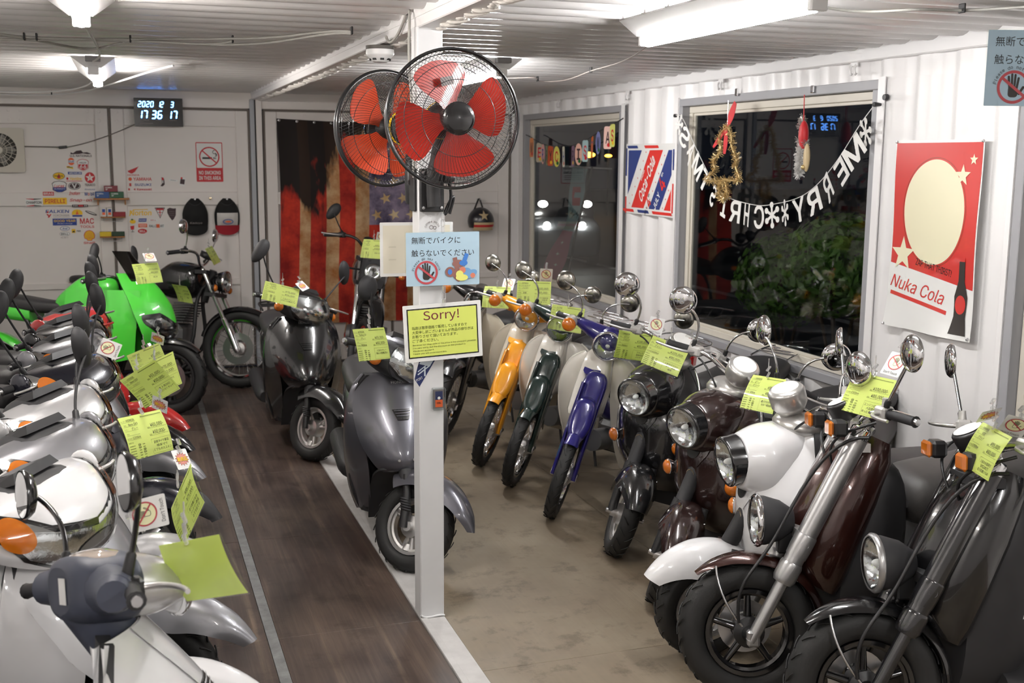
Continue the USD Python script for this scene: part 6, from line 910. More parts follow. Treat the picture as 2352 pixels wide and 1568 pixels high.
def clips(g, M0, px, py, ln=.075, up=(0, 0, 1), lean=0.):
    d = M0[:3, :3].T@np.array(up, float) if False else None
    o0 = np.array([px, py, .001]); U = M0[:3, :3].T@np.array([lean, 0, 1.])
    U /= np.linalg.norm(U); n = max(2, int(ln/.024)); out = []
    for k in range(n): out.append(X(bx(-.007, .007, -.0035, .0035, -.013, .013, .003), fr(o0+U*(.006+.024*k), np.cross(U, (0, .3*(-1)**k, 1)), np.cross(U, np.cross(U, (0, .3*(-1)**k, 1))))@rot((1, 0, 0), 90) if False else fr(o0+U*(.006+.024*k), (1, .2*(-1)**k, .2), (0, .2, 1)) @ np.eye(4)))
    obj('clip_chain', X(J(*out), M0), clearp, g, kind='stuff')
    obj('clip_cord', X(tube([o0, o0+U*ln], .0022, 5), M0), clearp, g)
def pricecard(key, label, maker_, model, col, km, p1, p2, notes=('',), k=0., ax=0, ln=.07, back=False, lean=0.):
    c, xx, yy = CP[key]; M = fr(c, xx, yy); L = M.copy(); L[:3, 3] = 0; W, H = .214, .152; g = thing('price_card', label, 'price card', c); w = lambda m_, lift: X(bend((m_[0]+[0, 0, lift], m_[1]), k, ax), L)
    p = obj('sheet', X(bend(both(finecard(W-.008, H-.008, .002)), k, ax), L), limec, g); obj('laminate_edge', X(bend(both((lambda q: (np.c_[q[0], np.full(len(q[0]), -.0002)], q[1]))(tri(rrect(W, H, .004).difference(rrect(W-.008, H-.008, .002))))), k, ax), L), film, g, smooth=False)
    s = -1 if back else 1; lift = .0007 if not back else -.0013; fl = lambda m_: (np.asarray(m_[0])*[s, 1, 1], m_[1])
    frm = [face(rect(.062, .0008, -.066, y)) for y in (.052, .037, .022, .007, -.008)]+[face(rect(.092, .0009, .052, y)) for y in (.017, -.008)]+[face(rect(.092, .0007, .052, y)) for y in (-.02, -.068)]+[face(rect(.0007, .048, x, -.044)) for x in (.006, .098)]+[face(rect(.1, .003, .045, .062))]
    frm += [tx(t, .0055*len(t), .0055, -.088, y, cjk=True) for t, y in (('メーカー', .057), ('車名', .042), ('カラー', .027), ('年式', .012), ('走行距離', -.003), ('整備内容', -.017))]+[tx('価格', .012, .0055, .012, y, cjk=True) for y in (.02, -.005)]
    frm += [face(rect(.026, .0026, -.085, -.028-.0085*i)) for i in range(6)]+[face(rect(.011, .0028, -.052+.02*j, -.028-.0085*i)) for i in range(6) for j in range(2)]
    obj('form_print', w(fl(J(*frm)), lift), formm, g, smooth=False, kind='stuff')
    hand_ = [tx(t, None, hh*.95, x, y, cjk=True, sl=.12) for t, hh, x, y in ((maker_, .0085, -.055, .058), (model, .0085, -.05, .043), (col, .008, -.05, .028), (km, .008, -.055, -.002), (p1, .0125, .055, .025), (p2, .0125, .055, .0005)) if t]
    hand_ += [tx(t, min(.086, .0105*len(t)), .0095, .052, -.031-.0125*i, cjk=True, sl=.1) for i, t in enumerate(notes) if t]+[face(oval(.013, .0075, -.052+.02*j, -.0275-.0085*i).difference(oval(.0112, .0057, -.052+.02*j, -.0275-.0085*i))) for i, j in ((0, 0), (1, 0), (2, 1), (3, 1))]
    obj('handwriting', w(fl(J(*hand_)), lift), formm if back else penm, g, smooth=False); clips(g, L, .0, H/2-.004, ln, lean=lean); return g
HM, YM = 'HONDA', 'YAMAHA'
pricecard('c1', 'big lime price card seen from behind, hung on the nearest silver scooter', HM, 'Giorno', 'シルバー', '9300km', '¥70,000-', '¥55,000-', ('保証付',), k=3.2, ax=0, back=True, ln=.09)
pricecard('c2', 'lime price card turned on edge beside the white scooter', HM, 'DIO', 'ホワイト', '25107km', '¥85,000-', '¥75,000-', ('走行距離少なめ', 'バッテリー新品', 'おすすめです'), k=3.0, ln=.05)
pricecard('c3', 'lime price card of the matt dark grey scooter reading 8200km', HM, 'New DIO', 'グレー', '8200km', '¥65,000-', '¥50,000-', ('前後タイヤ新品', '格安で!!', 'とてもオススメ♪'), k=3.2, ln=.05)
pricecard('c4', 'lime price card tilted down to the right, reading 4700km', HM, 'New DIO', 'シルバー', '4700km', '¥65,000-', '¥50,000-', ('大人気DIO', '走行少なくキレイ!'), k=-1.0, ln=.06)
pricecard('c5', 'darker lime price card tucked behind the 4700km card', HM, 'DIO', 'ブラック', '7900km', '¥70,000-', '¥60,000-', ('美車!!',), k=.8)
pricecard('c6', 'lime price card reading 55,000 behind the black oval mirrors', YM, 'JOG', 'シルバー', '6000km', '¥55,000-', '¥40,000-', ('',), k=1.)
pricecard('c7', 'lime price card above the green fairing, under a white hand card', HM, 'ZOOK', 'ブラック', '8000km', '¥110,000-', '¥90,000-', ('希少車',), k=2.)
pricecard('c8', 'lime price card curling in front of the green fairing lamp', 'Kawasaki', 'KSR', 'グリーン', '9000km', '¥150,000-', '¥130,000-', ('整備済',), k=-3.)
pricecard('c9', 'narrow lime price card seen edgewise by the highest chrome mirror', HM, 'CB', 'ブラック', '12000km', '¥200,000-', '¥180,000-', ('',), k=1.)
pricecard('c10', 'lime price card hung on the glossy black scooter beside the doors', HM, 'Today', 'ブラック', '5900km', '¥70,000-', '¥55,000-', ('人気のブラック', 'きれいな車両です'), k=.8)
pricecard('c11', 'lime price card in front of the striped flag', HM, 'XR', 'ブラック', '9800km', '¥180,000-', '¥160,000-', ('林道へGO',), k=2.)
pricecard('c12', 'lime price card hung from the round black mirror of the grey scooter', HM, 'Today 50', 'グレー', '7900km', '¥65,000-', '¥60,000-', ('人気のグレー', '安心の整備済み'), k=1.2, ln=.09)
pricecard('c13', 'curled lime price card reading 130,000 left of the yellow motorcycle', HM, 'クロスカブ', 'ベージュ', '12000km', '¥130,000-', '¥115,000-', ('カスタムカブ', '大人気', '今週まで'), k=3.)
pricecard('c14', 'lime price card with a hand card behind it over the yellow motorcycle lamp', HM, 'リトルカブ', 'イエロー', '実働', '¥100,000-', '¥85,000-', ('セル付き最終型', 'シート張替済', '格安で!!'), k=1.)
pricecard('c15', 'lime price card covering the dark green motorcycle lamp', 'カブ50', 'グリーン', '-', '12500km', '¥105,000-', '¥90,000-', ('キャブ車おすすめ', '通勤通学に!'), k=1.)
pricecard('c16', 'lime price card beside the blue motorcycle lamp, half under another card', YM, 'ビーノ', 'ブラック', '9900km', '¥100,000-', '¥85,000-', ('ブラック', '前後新品', 'バッチリ'), k=2.)
pricecard('c17', 'lime price card lying over its neighbour above the black retro scooter', YM, 'ビーノ', 'ブラウン', '14100km', '¥105,000-', '¥90,000-', ('人気のブラウン', 'タイヤ新品', '格安'), k=1.5)
pricecard('c18', 'lime price card of the white retro scooter', YM, 'ビーノ', 'ホワイト', '500km', '¥95,000-', '¥80,000-', ('走行500km', 'セル一発始動'), k=2.5)
pricecard('c19', 'lime price card reading 100,000 on the brown scooter with silver forks', YM, 'VOX', 'ブラウン', '8300km', '¥100,000-', '¥85,000-', ('エンジンばっちり', '大型荷付き', 'ゆったり乗れます'), k=.6)
pricecard('c20', 'lime price card reading 95,000 at the right edge of the view', YM, 'VOX', 'ブラック', '17000km', '¥95,000-', '¥80,000-', ('人気の大型荷付', 'VOX!!', '走行距離少なめ'), k=3.)
def handcard(key, label):
    c, xx, yy = CP[key]; M = fr(c, xx, yy); L = M.copy(); L[:3, 3] = 0; g = thing('hand_card', label, 'hand card', c); W, H = .078, .09
    obj('sheet', X(both(finecard(W, H, .004)), L), card_white, g); obj('disc', X(face(Point(0, .008).buffer(.027, 30)), put(L, 1)), mat('pale_lemon', hx('efeec0'), .5), g, smooth=False); h_ = affinity.translate(hand(.034), -.0, .008); obj('hand_outline', X(face(h_.difference(h_.buffer(-.0012))), put(L, 2)), inkm, g, smooth=False)
    obj('ban_ring', X(face(ban(.030, .0038, 0, .008)), put(L, 3)), redsoft, g, smooth=False); obj('lettering', X(tx("Don't Touch", .056, .0095, 0, -.034), put(L, 3)), inkm, g, smooth=False); clips(g, L, 0, H/2-.003, .03)
for k, l in (('d1', 'white hand card lying on the smooth dark silver scooter cowl'), ('d2', 'white hand card behind the nearest round mirror on the left'), ('d3', 'small white hand card in front of the flag'), ('d4', 'white hand card above the yellow motorcycle price card'), ('d5', 'white hand card half hidden behind two price cards left of the yellow motorcycle'), ('d6', 'white hand card above the blue motorcycle price card'), ('d7', 'tilted white hand card on the brown scooter with silver forks'), ('d8', 'white hand card at the right edge of the view'), ('d9', 'small white hand card above the green fairing')): handcard(k, l)
def burst(key, label, word):
    c, xx, yy = CP[key]; L = fr(c, xx, yy); L[:3, 3] = 0; g = thing('burst_card', label, 'burst card', c); obj('sheet', X(both(finecard(.064, .066, .004)), L), card_white, g)
    b_ = affinity.scale(star(.027, k=.66, n=14), 1, .8, origin=(0, 0)); obj('burst_edge', X(face(b_.buffer(.0015)), put(L, 1)), mat('burst_brown', hx('8b4a3c'), .5), g, smooth=False); obj('burst_fill', X(face(b_), put(L, 2)), mat('burst_rose', hx('d98b7e'), .5), g, smooth=False); obj('lettering_edge', X(mv(tx(word, .043, .0165, 0, 0, cjk=True, bold=True), (.0007, -.0008, 0)), put(L, 3)), inkm, g, smooth=False); obj('lettering', X(tx(word, .042, .0155, 0, 0, cjk=True, bold=True), put(L, 4)), yelp, g, smooth=False); clips(g, L, 0, .028, .03)
for k, l, w in (('b1', 'white burst card above the 55,000 price card', '新商品'), ('b2', 'white burst card between the 4700km and 8200km price cards', '激安!'), ('b3', 'white burst card hanging lowest over the left aisle', '新商品'), ('b4', 'white burst card on the glossy black scooter lamp cowl', '新商品'), ('b5', 'white burst card over the brown retro scooter', '新商品'), ('b6', 'white burst card slanting at the right edge of the view', '激安!')): burst(k, l, w)

# ================================================================ posters and window decorations on the right wall
F = rightf(7.29, 1.733, 2.402); red1 = mat('poster_red', hx('d8352f'), .4, coat=.3); blu1 = mat('poster_blue', hx('2c3f7e'), .4, coat=.3); W, H = .79, .50; clipb = rect(.70, .41)
band = lambda off, w: affinity.rotate(rect(w, 2., off, 0), -35, origin=(0, 0)).intersection(clipb)
stars = shapely.union_all([affinity.rotate(shapely.union_all([star(.009, o_, y) for y in np.arange(-.4, .41, .075)]), -35, origin=(0, 0)) for o_ in (-.155, .10, .295)]).intersection(clipb)
def dia(m_): return X(m_, rot((0, 0, 1), 55))
graphic('poster', 'red white and blue diagonal cola poster between the two windows', 'poster', F, rect(W, H), card_white, [('red_band', shapely.union_all([band(-.03, .17), band(.42, .2)]), red1), ('blue_band', shapely.union_all([band(.195, .14), band(-.31, .18)]), blu1), ('star_row', stars, red1), ('red_bar', shapely.union_all([para(.22, .02, -40, .03, .228), para(.18, .02, -40, -.33, -.228), para(.3, .02, -40, .22, -.228), rect(.02, .2, .375, -.12), rect(.02, .12, -.38, -.19)]), red1), ('blue_bar', shapely.union_all([para(.17, .02, -40, -.28, .228), para(.18, .02, -40, -.08, -.228), rect(.02, .14, .375, .14), rect(.02, .2, -.38, .12)]), blu1),
    ('script', dia(mv(tx('Coca-Cola', .36, .085, 0, 0, bold=True, sl=.3), (-.01, .03, 0))), whitep), ('drink', dia(mv(tx('DRINK', .09, .02, 0, 0, bold=True), (-.03, .098, 0))), whitep), ('july', dia(J(mv(tx('JULY', .13, .045, 0, 0, bold=True), (-.04, -.195, 0)))), whitep), ('fourth', dia(J(mv(tx('4', .07, .11, 0, 0, bold=True), (.10, -.19, 0)))), red1), ('small_july', dia(J(mv(tx('JULY', .07, .025, 0, 0, bold=True), (-.2, -.10, 0)), mv(tx('th', .03, .018, 0, 0, bold=True), (-.085, -.07, 0)))), inkm), ('small_fourth', dia(mv(tx('4', .05, .075, 0, 0, bold=True), (-.125, -.10, 0))), red1), ('ordinal', dia(mv(tx('th', .035, .022, 0, 0, bold=True), (.155, -.155, 0))), whitep)], t=.0015)
# tall poster: plain red field, cream oval, stars, plain bottle
def wav(m_): v, f = m_; v = np.array(v, float); v[:, 2] += .012*np.clip((-v[:, 1]-.28)/.16, 0, 1)**2*(1+.8*np.sin(v[:, 0]*14))+.004*np.sin(v[:, 1]*9+v[:, 0]*5); return v, f
def fine(p, z, s=.05): v, f = tri(p); vv, ff = trimesh.remesh.subdivide_to_size(np.c_[v, np.full(len(v), z)], f, s); return wav((vv, ff))
ptr = thing('poster', 'tall red poster with a cream oval and stars near the right edge', 'poster', (2.398, 4.285, 1.53)); L = rightf(0, 0, 0); L[:3, 3] = 0; W, H = .585, .885; pcream = mat('poster_cream', hx('e6e0c0'), .4, coat=.3); pred = mat('poster_crimson', hx('c93530'), .38, coat=.4)
po = lambda n, p, z, m_: obj(n, X(fine(p, z) if not isinstance(p, tuple) else wav((p[0]+[0, 0, z], p[1])), L), m_, ptr)
po('sheet', rect(W, H), .0, card_white); field = Polygon([(-.285, .43), (.285, .43), (.285, -.215), (-.285, -.135)]); po('red_field', field, .0008, pred); po('oval_line', oval(.43, .50, .0, .115).difference(oval(.422, .492, 0, .115)), .0016, mat('oval_line', hx('9c3c2c'), .4)); po('oval', oval(.41, .48, 0, .115), .0016, pcream)
po('star', star(.085, -.20, -.09, k=.42).intersection(field.buffer(.05)), .0024, pcream); po('star', star(.05, .175, .285, k=.42), .0024, pcream); po('star', star(.026, .235, .355, k=.42), .0024, pcream)
po('lettering', X(tx('ZAP THAT THIRST!', .25, .032, 0, 0), np.block([[rot((0, 0, 1), -8)[:3, :3], np.array([[.02], [-.135], [0]])], [np.zeros((1, 3)), 1]])), .0024, inkm); po('script', X(tx('Nuka Cola', .37, .062, 0, 0, sl=.25), np.block([[rot((0, 0, 1), -8)[:3, :3], np.array([[-.08], [-.245], [0]])], [np.zeros((1, 3)), 1]])), .0016, pred); po('underline', affinity.rotate(rect(.40, .018, -.07, -.305), -8), .0016, pred)
btl = Polygon([(-.018, .13), (.018, .13), (.02, .04), (.042, -.03), (.036, -.12), (.05, -.2), (-.05, -.2), (-.036, -.12), (-.042, -.03), (-.02, .04)]); po('bottle', affinity.translate(btl, .215, -.22), .0032, darkhand); po('bottle_cap', rect(.036, .018, .215, -.083), .004, pred); po('bottle_label', oval(.066, .085, .215, -.285), .004, pred)
for y, z in ((.285, .435), (-.285, .435), (-.285, -.435), (.28, -.43)): obj('pin', X(wav(mv(lathe([(.007, 0), (.006, .006), (0, .007)], 10), (y, z, .001))), L), steel, ptr)
# garland of white letters seen from behind (mirrored), strung across the wide window
gp = np.array([(6.83, 2.16), (6.736, 2.145), (6.64, 2.06), (6.513, 1.934), (6.348, 1.785), (6.213, 1.69), (6.104, 1.652), (5.973, 1.632), (5.847, 1.621), (5.703, 1.617), (5.565, 1.633), (5.434, 1.653), (5.288, 1.691), (5.171, 1.747), (5.06, 1.824), (4.955, 1.917), (4.862, 2.014), (4.711, 2.146)]); gx = 2.36
gl = thing('letter_garland', 'white paper letter garland sagging across the wide window, read from behind', 'garland', (gx, 5.75, 1.62)); g0 = np.array([gx, 5.75, 1.62]); cur = spl(np.c_[np.full(len(gp), gx), gp], 200); obj('string', tube(cur-g0, .0025, 5), white, gl); paper = mat('garland_paper', (.78, .77, .74), .75)
def flake(): return shapely.union_all([affinity.rotate(shapely.union_all([rect(.016, .062, 0, .03), Point(0, .058).buffer(.017)]), 60*k, origin=(0, 0)) for k in range(6)])
ch = '*SAMTSIRHC**YRREM*'; ts = [.02, .085, .15, .225, .29, .34, .39, .445, .50, .555, .605, .665, .72, .775, .83, .885, .935, .975][:len(ch)]; dl = np.r_[0, np.cumsum(np.linalg.norm(np.diff(cur, axis=0), axis=1))]; dl /= dl[-1]
for i, (c_, t) in enumerate(zip(ch, np.linspace(.035, .945, len(ch)))):
    p = np.array([np.interp(t, dl, cur[:, k]) for k in range(3)]); q = np.array([np.interp(t+.02, dl, cur[:, k]) for k in range(3)]); d = q-p; d /= np.linalg.norm(d); F = fr(p-g0, d, (0, 0, 1)); tw = rot((0, 1, 0), 12*math.sin(i*2.1)-6)
    if c_ == '*': m_ = mv(face(flake()), (0, -.06, 0))
    else: v, f = T(c_, .125, bold=True, depth=0.); m_ = (v*[-1, 1, 1]*[1.15, 1, 1]+[0, -.066, 0], f)
    obj('snowflake' if c_ == '*' else 'letter', X(both(m_, .0012), F@tw), paper, gl, smooth=False)
for p in (gp[0], gp[-1]): obj('pin', lathe([(0, -.012), (.011, -.01), (.012, .0), (.006, .04)], 12, 'x', (0, p[0]-5.75, p[1]-1.62)), blk, gl)
# coloured letter cards across the narrow window
sp = np.array([(9.859, 2.085), (9.693, 2.055), (9.486, 2.01), (9.267, 1.985), (9.037, 1.975), (8.885, 1.975), (8.708, 1.98), (8.568, 1.995), (8.459, 2.015), (8.29, 2.05), (8.179, 2.08), (7.98, 2.12), (7.892, 2.135), (7.72, 2.17)]); sx_ = 2.385; s0 = np.array([sx_, 8.8, 1.97])
sg = thing('card_garland', 'string of colourful letter cards across the narrow window', 'garland', s0); cs_ = spl(np.c_[np.full(len(sp), sx_), sp], 160); obj('string', tube(cs_-s0, .004, 5), blk, sg)
cc = ['e0905a', 'b9ad9a', 'e3a8a4', '8f9a6a', 'c4552f', 'd9cf62', 'ddd9c8', '8a6a84', 'e2b2a0', 'a9c6c8', 'd36a26', '7f84b8', 'ecc4b8', 'd6d978']; ys = [9.693, 9.486, 9.398, 9.30, 9.21, 9.06, 8.9, 8.69, 8.568, 8.43, 8.29, 8.17, 7.985, 7.90]
dl2 = cs_[:, 1]
for i, (c_, y) in enumerate(zip('MERRYCHRISTMAS', ys)):
    z = np.interp(-y, -dl2, cs_[:, 2]); F = fr(np.array([sx_-.004, y, z-.085])-s0, (.25*math.sin(i*1.7), -1, 0), (0, .12*math.sin(i*2.3), 1)); b_ = oval(.105, .175) if i % 3 == 2 else rrect(.10, .17, .02)
    p = obj('letter_card', X(both(face(b_)), F), mat('letter_card_'+str(i), hx(cc[i]), .6), sg, smooth=False); obj('letter', X(tx(c_, .05, .09, 0, 0, bold=True), put(F, 1)), [darkp, redp, bluep, inkm][i % 4], p, smooth=False); obj('picture', X(face(oval(.04, .03, .015, -.055)), put(F, 2)), [redp, yelp, grnp][i % 3], p, smooth=False)
# tinsel tree with a red bow
def tinsel(path, r, n, seed, fl=.004):
    R_ = np.random.default_rng(seed); q = spl(path, 80); out = [tube(q, .006, 6)]
    for k in range(n):
        p = q[R_.integers(80)]; d = R_.normal(size=3); d /= np.linalg.norm(d); e = p+d*r*(.5+.6*R_.random()); s = np.cross(d, R_.normal(size=3)); s /= np.linalg.norm(s)+1e-9; s *= fl/2*(.4+.6*R_.random()); out.append((np.array([p-s*.5, p+s*.5, e+s, e-s]), np.array([[0, 1, 2], [0, 2, 3]])))
    return J(*out)
goldm = mat('gold_tinsel', hx('d9bd84'), .3, .45, coat=.6); silm = mat('silver_tinsel', hx('c9c5c0'), .28, .45, coat=.6); tx_ = 2.33; t0 = np.array([tx_, 6.1, 1.9])
tt = thing('tinsel_tree', 'gold tinsel tree outline with a red bow hanging in the wide window', 'ornament', t0); oz = lambda *p: np.array([(tx_, *a) for a in p])-t0
obj('tinsel_outline', tinsel(oz((6.09, 2.07), (6.17, 1.98), (6.16, 1.93), (6.24, 1.86), (6.22, 1.82), (6.32, 1.76), (6.20, 1.745), (6.06, 1.755), (5.92, 1.77), (5.97, 1.84), (5.96, 1.87), (6.02, 1.95), (6.03, 2.0), (6.09, 2.07)), .032, 1900, 3), goldm, tt, kind='stuff'); obj('tinsel_trunk', tinsel(oz((6.13, 1.745), (6.14, 1.65), (6.08, 1.65), (6.09, 1.745)), .034, 700, 4), goldm, tt, kind='stuff')
rib = mat('red_ribbon', hx('c9101c'), .5, sheen_weight=.4); rb = lambda pts: both(grid(np.stack([np.array(pts)-[0, w, 0] for w in (-.0, .0)])), .001)
def ribbon(pts, w, d): q = spl(pts, 16); d = np.array(d, float); ww = (w*np.sin(np.linspace(.25, 2.6, 16)))[:, None]; G = np.stack([q-d*ww, q+d*ww]); return J(grid(G), grid(G+[.0015, 0, 0]))
for n, pts, w in (('bow_loop', oz((6.09, 2.07), (6.05, 2.13), (6.0, 2.21)), .035), ('bow_tail', oz((6.09, 2.08), (6.16, 2.02), (6.25, 1.95)), .02), ('bow_tail', oz((6.1, 2.08), (6.1, 1.99), (6.11, 1.91)), .024)): obj(n, ribbon(pts, w, (0, .75, .5) if n != 'bow_tail' or w < .022 else (0, 1, 0)), rib, tt)
obj('hanger', J(tube(oz((6.085, 2.08), (6.085, 2.20), (6.085, 2.225)), .0015, 5), mv(bx(-.002, .012, -.014, .014, -.022, .022, .003), (.05, -.015, .375))), chrome, tt, kind='stuff')
so = thing('ornament', 'small tinsel trimmed red and white ornament hanging in the wide window', 'ornament', (2.34, 5.29, 1.95)); so0 = np.array([2.34, 5.29, 1.95]); ss = lambda *p: np.array([(2.34, *a) for a in p])-so0
obj('tinsel_cap', tinsel(ss((5.30, 2.10), (5.31, 2.04)), .03, 300, 6), silm, so, kind='stuff'); obj('red_body', ell((0, -.005, .06), (.025, .032, .075), 16, 12), rib, so); obj('tinsel_collar', tinsel(ss((5.33, 1.985), (5.25, 1.965)), .028, 420, 7), silm, so, kind='stuff'); obj('fluffy_tail', tinsel(ss((5.30, 1.95), (5.31, 1.87), (5.31, 1.80)), .035, 900, 8, .007), mat('white_fluff', (.75, .74, .72), .9), so, kind='stuff'); obj('tan_back', ell((0, -.045, -.06), (.015, .025, .075), 14, 10), mat('helmet_tan'), so); obj('bell', ell((-.012, -.035, -.11), (.014, .014, .013), 14, 10), goldm, so); obj('red_cord', tube([(0, -.0, .13), (0, .005, .27)], .003, 6), rib, so); obj('hanger', mv(bx(-.002, .01, -.014, .014, -.02, .02, .003), (.045, .005, .30)), chrome, so)
hook0 = None
for i, (y, lab) in enumerate(((9.04, 'white hook on the top rail over the narrow window, farther one'), (7.65, 'white hook on the top rail over the narrow window, nearer one'), (6.28, 'white hook on the top rail over the left end of the wide window'), (4.93, 'white hook on the top rail over the right end of the wide window'))):
    h_ = thing('rail_hook', lab, 'hook', (2.385, y, 2.35), group=None); obj('hook_plate', bx(-.004, .004, -.03, .03, -.008, .012, .002), wallm, h_); [obj('hook_prong', tube(spl([(0, s, 0), (-.012, s, -.022), (-.012, s-.004, -.04), (-.006, s+.0, -.048), (.0, s, -.04)], 12), .006, 6), wallm, h_) for s in (-.018, .018)]
mg = thing('magnet', 'black round magnet at the top right corner of the wide window', 'magnet', (2.39, 4.672, 2.179)); obj('disc', lathe([(0, -.012), (.014, -.011), (.0155, 0), (.0155, .006)], 16, 'x'), blk, mg)

# ================================================================ outside in the dark
obj('ground_outside', bx(2.6, 60, -20, 70, -.3, -.15), mat('asphalt', (.05, .05, .052), .6, noise=(3, .3)), label='dark asphalt outside the windows', cat='ground', kind='structure')
rl = thing('road_marking', 'white road line outside the narrow window', 'road line', (7.5, 20, -.149), kind='structure'); obj('line', bx(-.08, .08, -14, 14, 0, .002), mat('road_white', (.6, .6, .58), .6), rl)
car = thing('car', 'car with four lit lamps driving outside the narrow window', 'car', (6.6, 19.6, -.15), -105); hlm = glow('car_lamp', (1., .97, .9), 60.); cbm = paint('car_paint', (.25, .26, .28), .5, .3)
obj('car_body', bodyloft([(.05, .25, .7, .62, 5), (-.1, .2, .85, .7, 5), (-1.0, .2, .95, .72, 5), (-3.2, .2, .95, .72, 5), (-3.4, .3, .8, .65, 5)], 28, 20), cbm, car); obj('cabin', bodyloft([(-.5, .85, .95, .62, 4), (-1.0, .85, 1.55, .64, 4), (-2.9, .85, 1.6, .64, 4), (-3.3, .85, 1.0, .6, 4)], 24, 16), gblk, car)
for s in (1, -1):
    obj('headlight', mv(ell((0, 0, 0), (.03, .09, .06), 14, 8), (.075, s*.41, 1.19)), hlm, car); obj('fog_lamp', mv(ell((0, 0, 0), (.03, .065, .06), 14, 8), (.075, s*.33, .80)), hlm, car)
    for x in (-.6, -2.8): obj('wheel', lathe([(0, -.09), (.28, -.09), (.28, .09), (0, .09)], 20, 'y', (x, s*.62, .28)), rubber, car)
nb = thing('nobori_banner', 'pale blue and pink banner on a pole outside the narrow window', 'banner', (3.05, 10.2, -.15)); e_ = np.array([CAMX, 0, CAMZ]); n0 = np.array((3.05, 10.2, -.15))
bpts = [((2.50, 9.04, 1.80), (2.65, 8.98, 1.79)), ((2.49, 9.0, 1.55), (2.60, 8.98, 1.55)), ((2.43, 8.98, 1.34), (2.53, 8.95, 1.32)), ((2.33, 8.98, 1.12), (2.45, 8.93, 1.1)), ((2.22, 8.98, .92), (2.36, 8.92, .90)), ((2.12, 9.0, .70), (2.30, 8.9, .68))]
BL = np.array([[e_+1.14*(np.array(a)-e_)-n0 for a in r] for r in bpts]); lf, rg_ = spl(BL[:, 0], 24), spl(BL[:, 1], 24); bl1 = nodes('banner_blue', {'p': ('diffuse_bsdf', dict(color=hx('b9d4d6'))), 't': ('translucent_bsdf', dict(color=hx('b9d4d6'))), 'm': ('mix_closure', dict(fac=.4))}, [('p.BSDF', 'm.closure1'), ('t.BSDF', 'm.closure2')], 'm.closure'); pk1 = nodes('banner_pink', {'p': ('diffuse_bsdf', dict(color=hx('c4788c'))), 't': ('translucent_bsdf', dict(color=hx('c4788c'))), 'm': ('mix_closure', dict(fac=.4))}, [('p.BSDF', 'm.closure1'), ('t.BSDF', 'm.closure2')], 'm.closure')
def bn(u, v): 
    i = np.clip(v*23, 0, 23); a = np.stack([np.interp(i, np.arange(24), lf[:, k]) for k in range(3)], -1); b = np.stack([np.interp(i, np.arange(24), rg_[:, k]) for k in range(3)], -1); t = ((u+1)/2)[..., None] if np.ndim(u) else (u+1)/2; return a*(1-t)+b*t-np.stack([0*u+.02*np.sin(v*14+u), 0*u, 0*u], -1)
obj('blue_half', shell(bn, .002, 8, 14, v=(0, .46)), bl1, nb); obj('pink_half', shell(bn, .002, 8, 16, v=(.46, 1)), pk1, nb); obj('logo', dec(bn, Polygon([(-.55, .13), (.5, .13), (.5, .17), (-.2, .17), (-.35, .21), (.45, .21), (.45, .27), (-.55, .27)]), -.004, .2), redsoft, nb); obj('logo_face', dec(bn, Polygon([(-.55, .13), (.5, .13), (.5, .17), (-.2, .17), (-.35, .21), (.45, .21), (.45, .27), (-.55, .27)]), .004, .2), redsoft, nb)
nb_t = lambda lift: J(*[dec(bn, affinity.translate(affinity.scale(g_, .8, .035, origin=(0, 0)), -.6+.4*i, .33+.008*(i % 2)), lift, .2) for i, g_ in enumerate([Point(0, 0).buffer(.2).difference(Point(0, 0).buffer(.1)).union(rect(.08, .9, s*.16, -.3*s)) for s in (1, -1, 1, -1)])]); obj('digits', J(nb_t(.004), nb_t(-.004)), darkhand, nb); obj('pink_lettering', J(*[dec(bn, affinity.translate(affinity.scale(star(.25, k=.3, n=4), 1, .06, origin=(0, 0)), .05*(-1)**i, .55+.09*i), l_, .2) for i in range(5) for l_ in (.004, -.004)]), whitep, nb)
obj('pole', tube([rg_[-1]*[1, 1, 0]+[.02, 0, 0], rg_[12]+[.02, 0, 0], rg_[0]+[.03, 0, .02]], .012, 8), blk, nb); obj('cross_bar', tube([lf[0]+[-.01, 0, .01], rg_[0]+[.22, -.05, .0]], .008, 8), steel, nb); obj('base', mv(bx(-.2, .2, -.2, .2, 0, .1, .02), rg_[-1]*[1, 1, 0]), blk, nb)
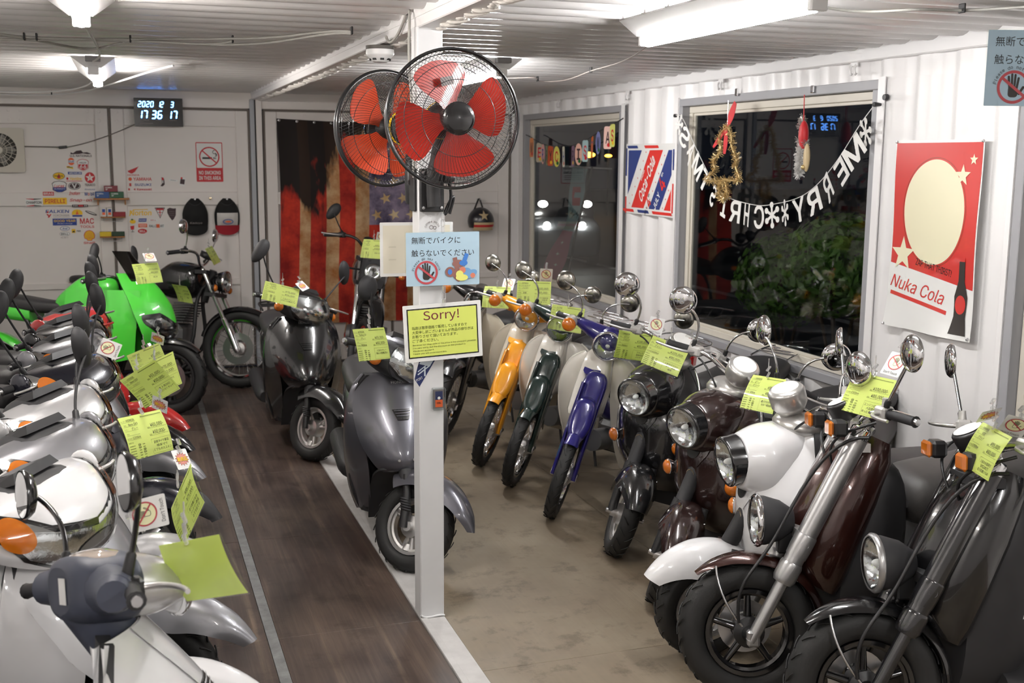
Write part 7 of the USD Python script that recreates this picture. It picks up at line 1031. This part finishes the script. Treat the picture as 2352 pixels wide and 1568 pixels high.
for i, (x, y, z, s) in enumerate(((14.5, 37.5, 2.0, .16), (15.2, 37.3, 1.97, .08), (15.7, 37.1, 1.95, .07))):
    L_ = thing('street_lamp', ['widest of the three orange lamps far off in the dark', 'middle one of the three orange lamps far off in the dark', 'rightmost of the three orange lamps far off in the dark'][i], 'lamp', (x, y, -.15)); obj('pole', tube([(0, 0, 0), (0, 0, z+.15)], .04, 8), blk, L_); obj('lamp_head', ell((0, 0, z+.15), (s*1.6, s*1.6, s*.6), 14, 8), glow('sodium_lamp', (1., .45, .05), 14.), L_)
leafm = nodes('leaf', {'p': ('principled_bsdf', dict(base_color=hx('5f8a3a'), roughness=.5)), 't': ('translucent_bsdf', dict(color=hx('7aa848'))), 'm': ('mix_closure', dict(fac=.35))}, [('p.BSDF', 'm.closure1'), ('t.BSDF', 'm.closure2')], 'm.closure')
def bush(label, c, r, n, seed):
    R_ = np.random.default_rng(seed); g = thing('bush', label, 'bush', (c[0], c[1], -.15)); out = []
    for k in range(n):
        d = R_.normal(size=3); d /= np.linalg.norm(d); p = np.array([0, 0, c[2]+.15])+d*r*(.65+.35*R_.random())*[1, 1, .9]; a, b = np.cross(d, R_.normal(size=3)), R_.normal(size=3); a /= np.linalg.norm(a); b = np.cross(d, a)*.5+d*.4*R_.normal(); l = .045*(.7+.6*R_.random()); out.append((np.array([p-a*l, p+b*l*.6, p+a*l, p-b*l*.6]), np.array([[0, 1, 2], [0, 2, 3]])))
    obj('foliage', J(*out), leafm, g, kind='stuff', smooth=False); obj('stem', J(*[tube(spl([(0, 0, 0), (.1*math.cos(a), .1*math.sin(a), c[2]*.6), (.3*r*math.cos(a)*2, .3*r*math.sin(a)*2, c[2]+.3)], 8), .015, 6) for a in np.linspace(0, 6.28, 6)[:-1]]), mat('bark', hx('4a3a2c'), .8), g)
bush('leafy green bush lit up outside the wide window', (4.25, 7.6, 1.05), .48, 2600, 11); bush('lower green bush beside the lit one outside the wide window', (4.6, 8.9, .8), .5, 2200, 12)
porch = thing('outdoor_lamp', 'outdoor lamp on the outer wall over the bushes', 'lamp', (2.56, 7.3, 2.42)); obj('wall_arm', bx(-.1, .1, -.02, .02, .02, .05), blk, porch); obj('housing', bx(-.02, .14, -.14, .14, .0, .05, .01), blk, porch); obj('bulb', bx(.0, .12, -.12, .12, -.012, 0, .003), glow('porch_light', (1., .96, .85), 90.), porch)
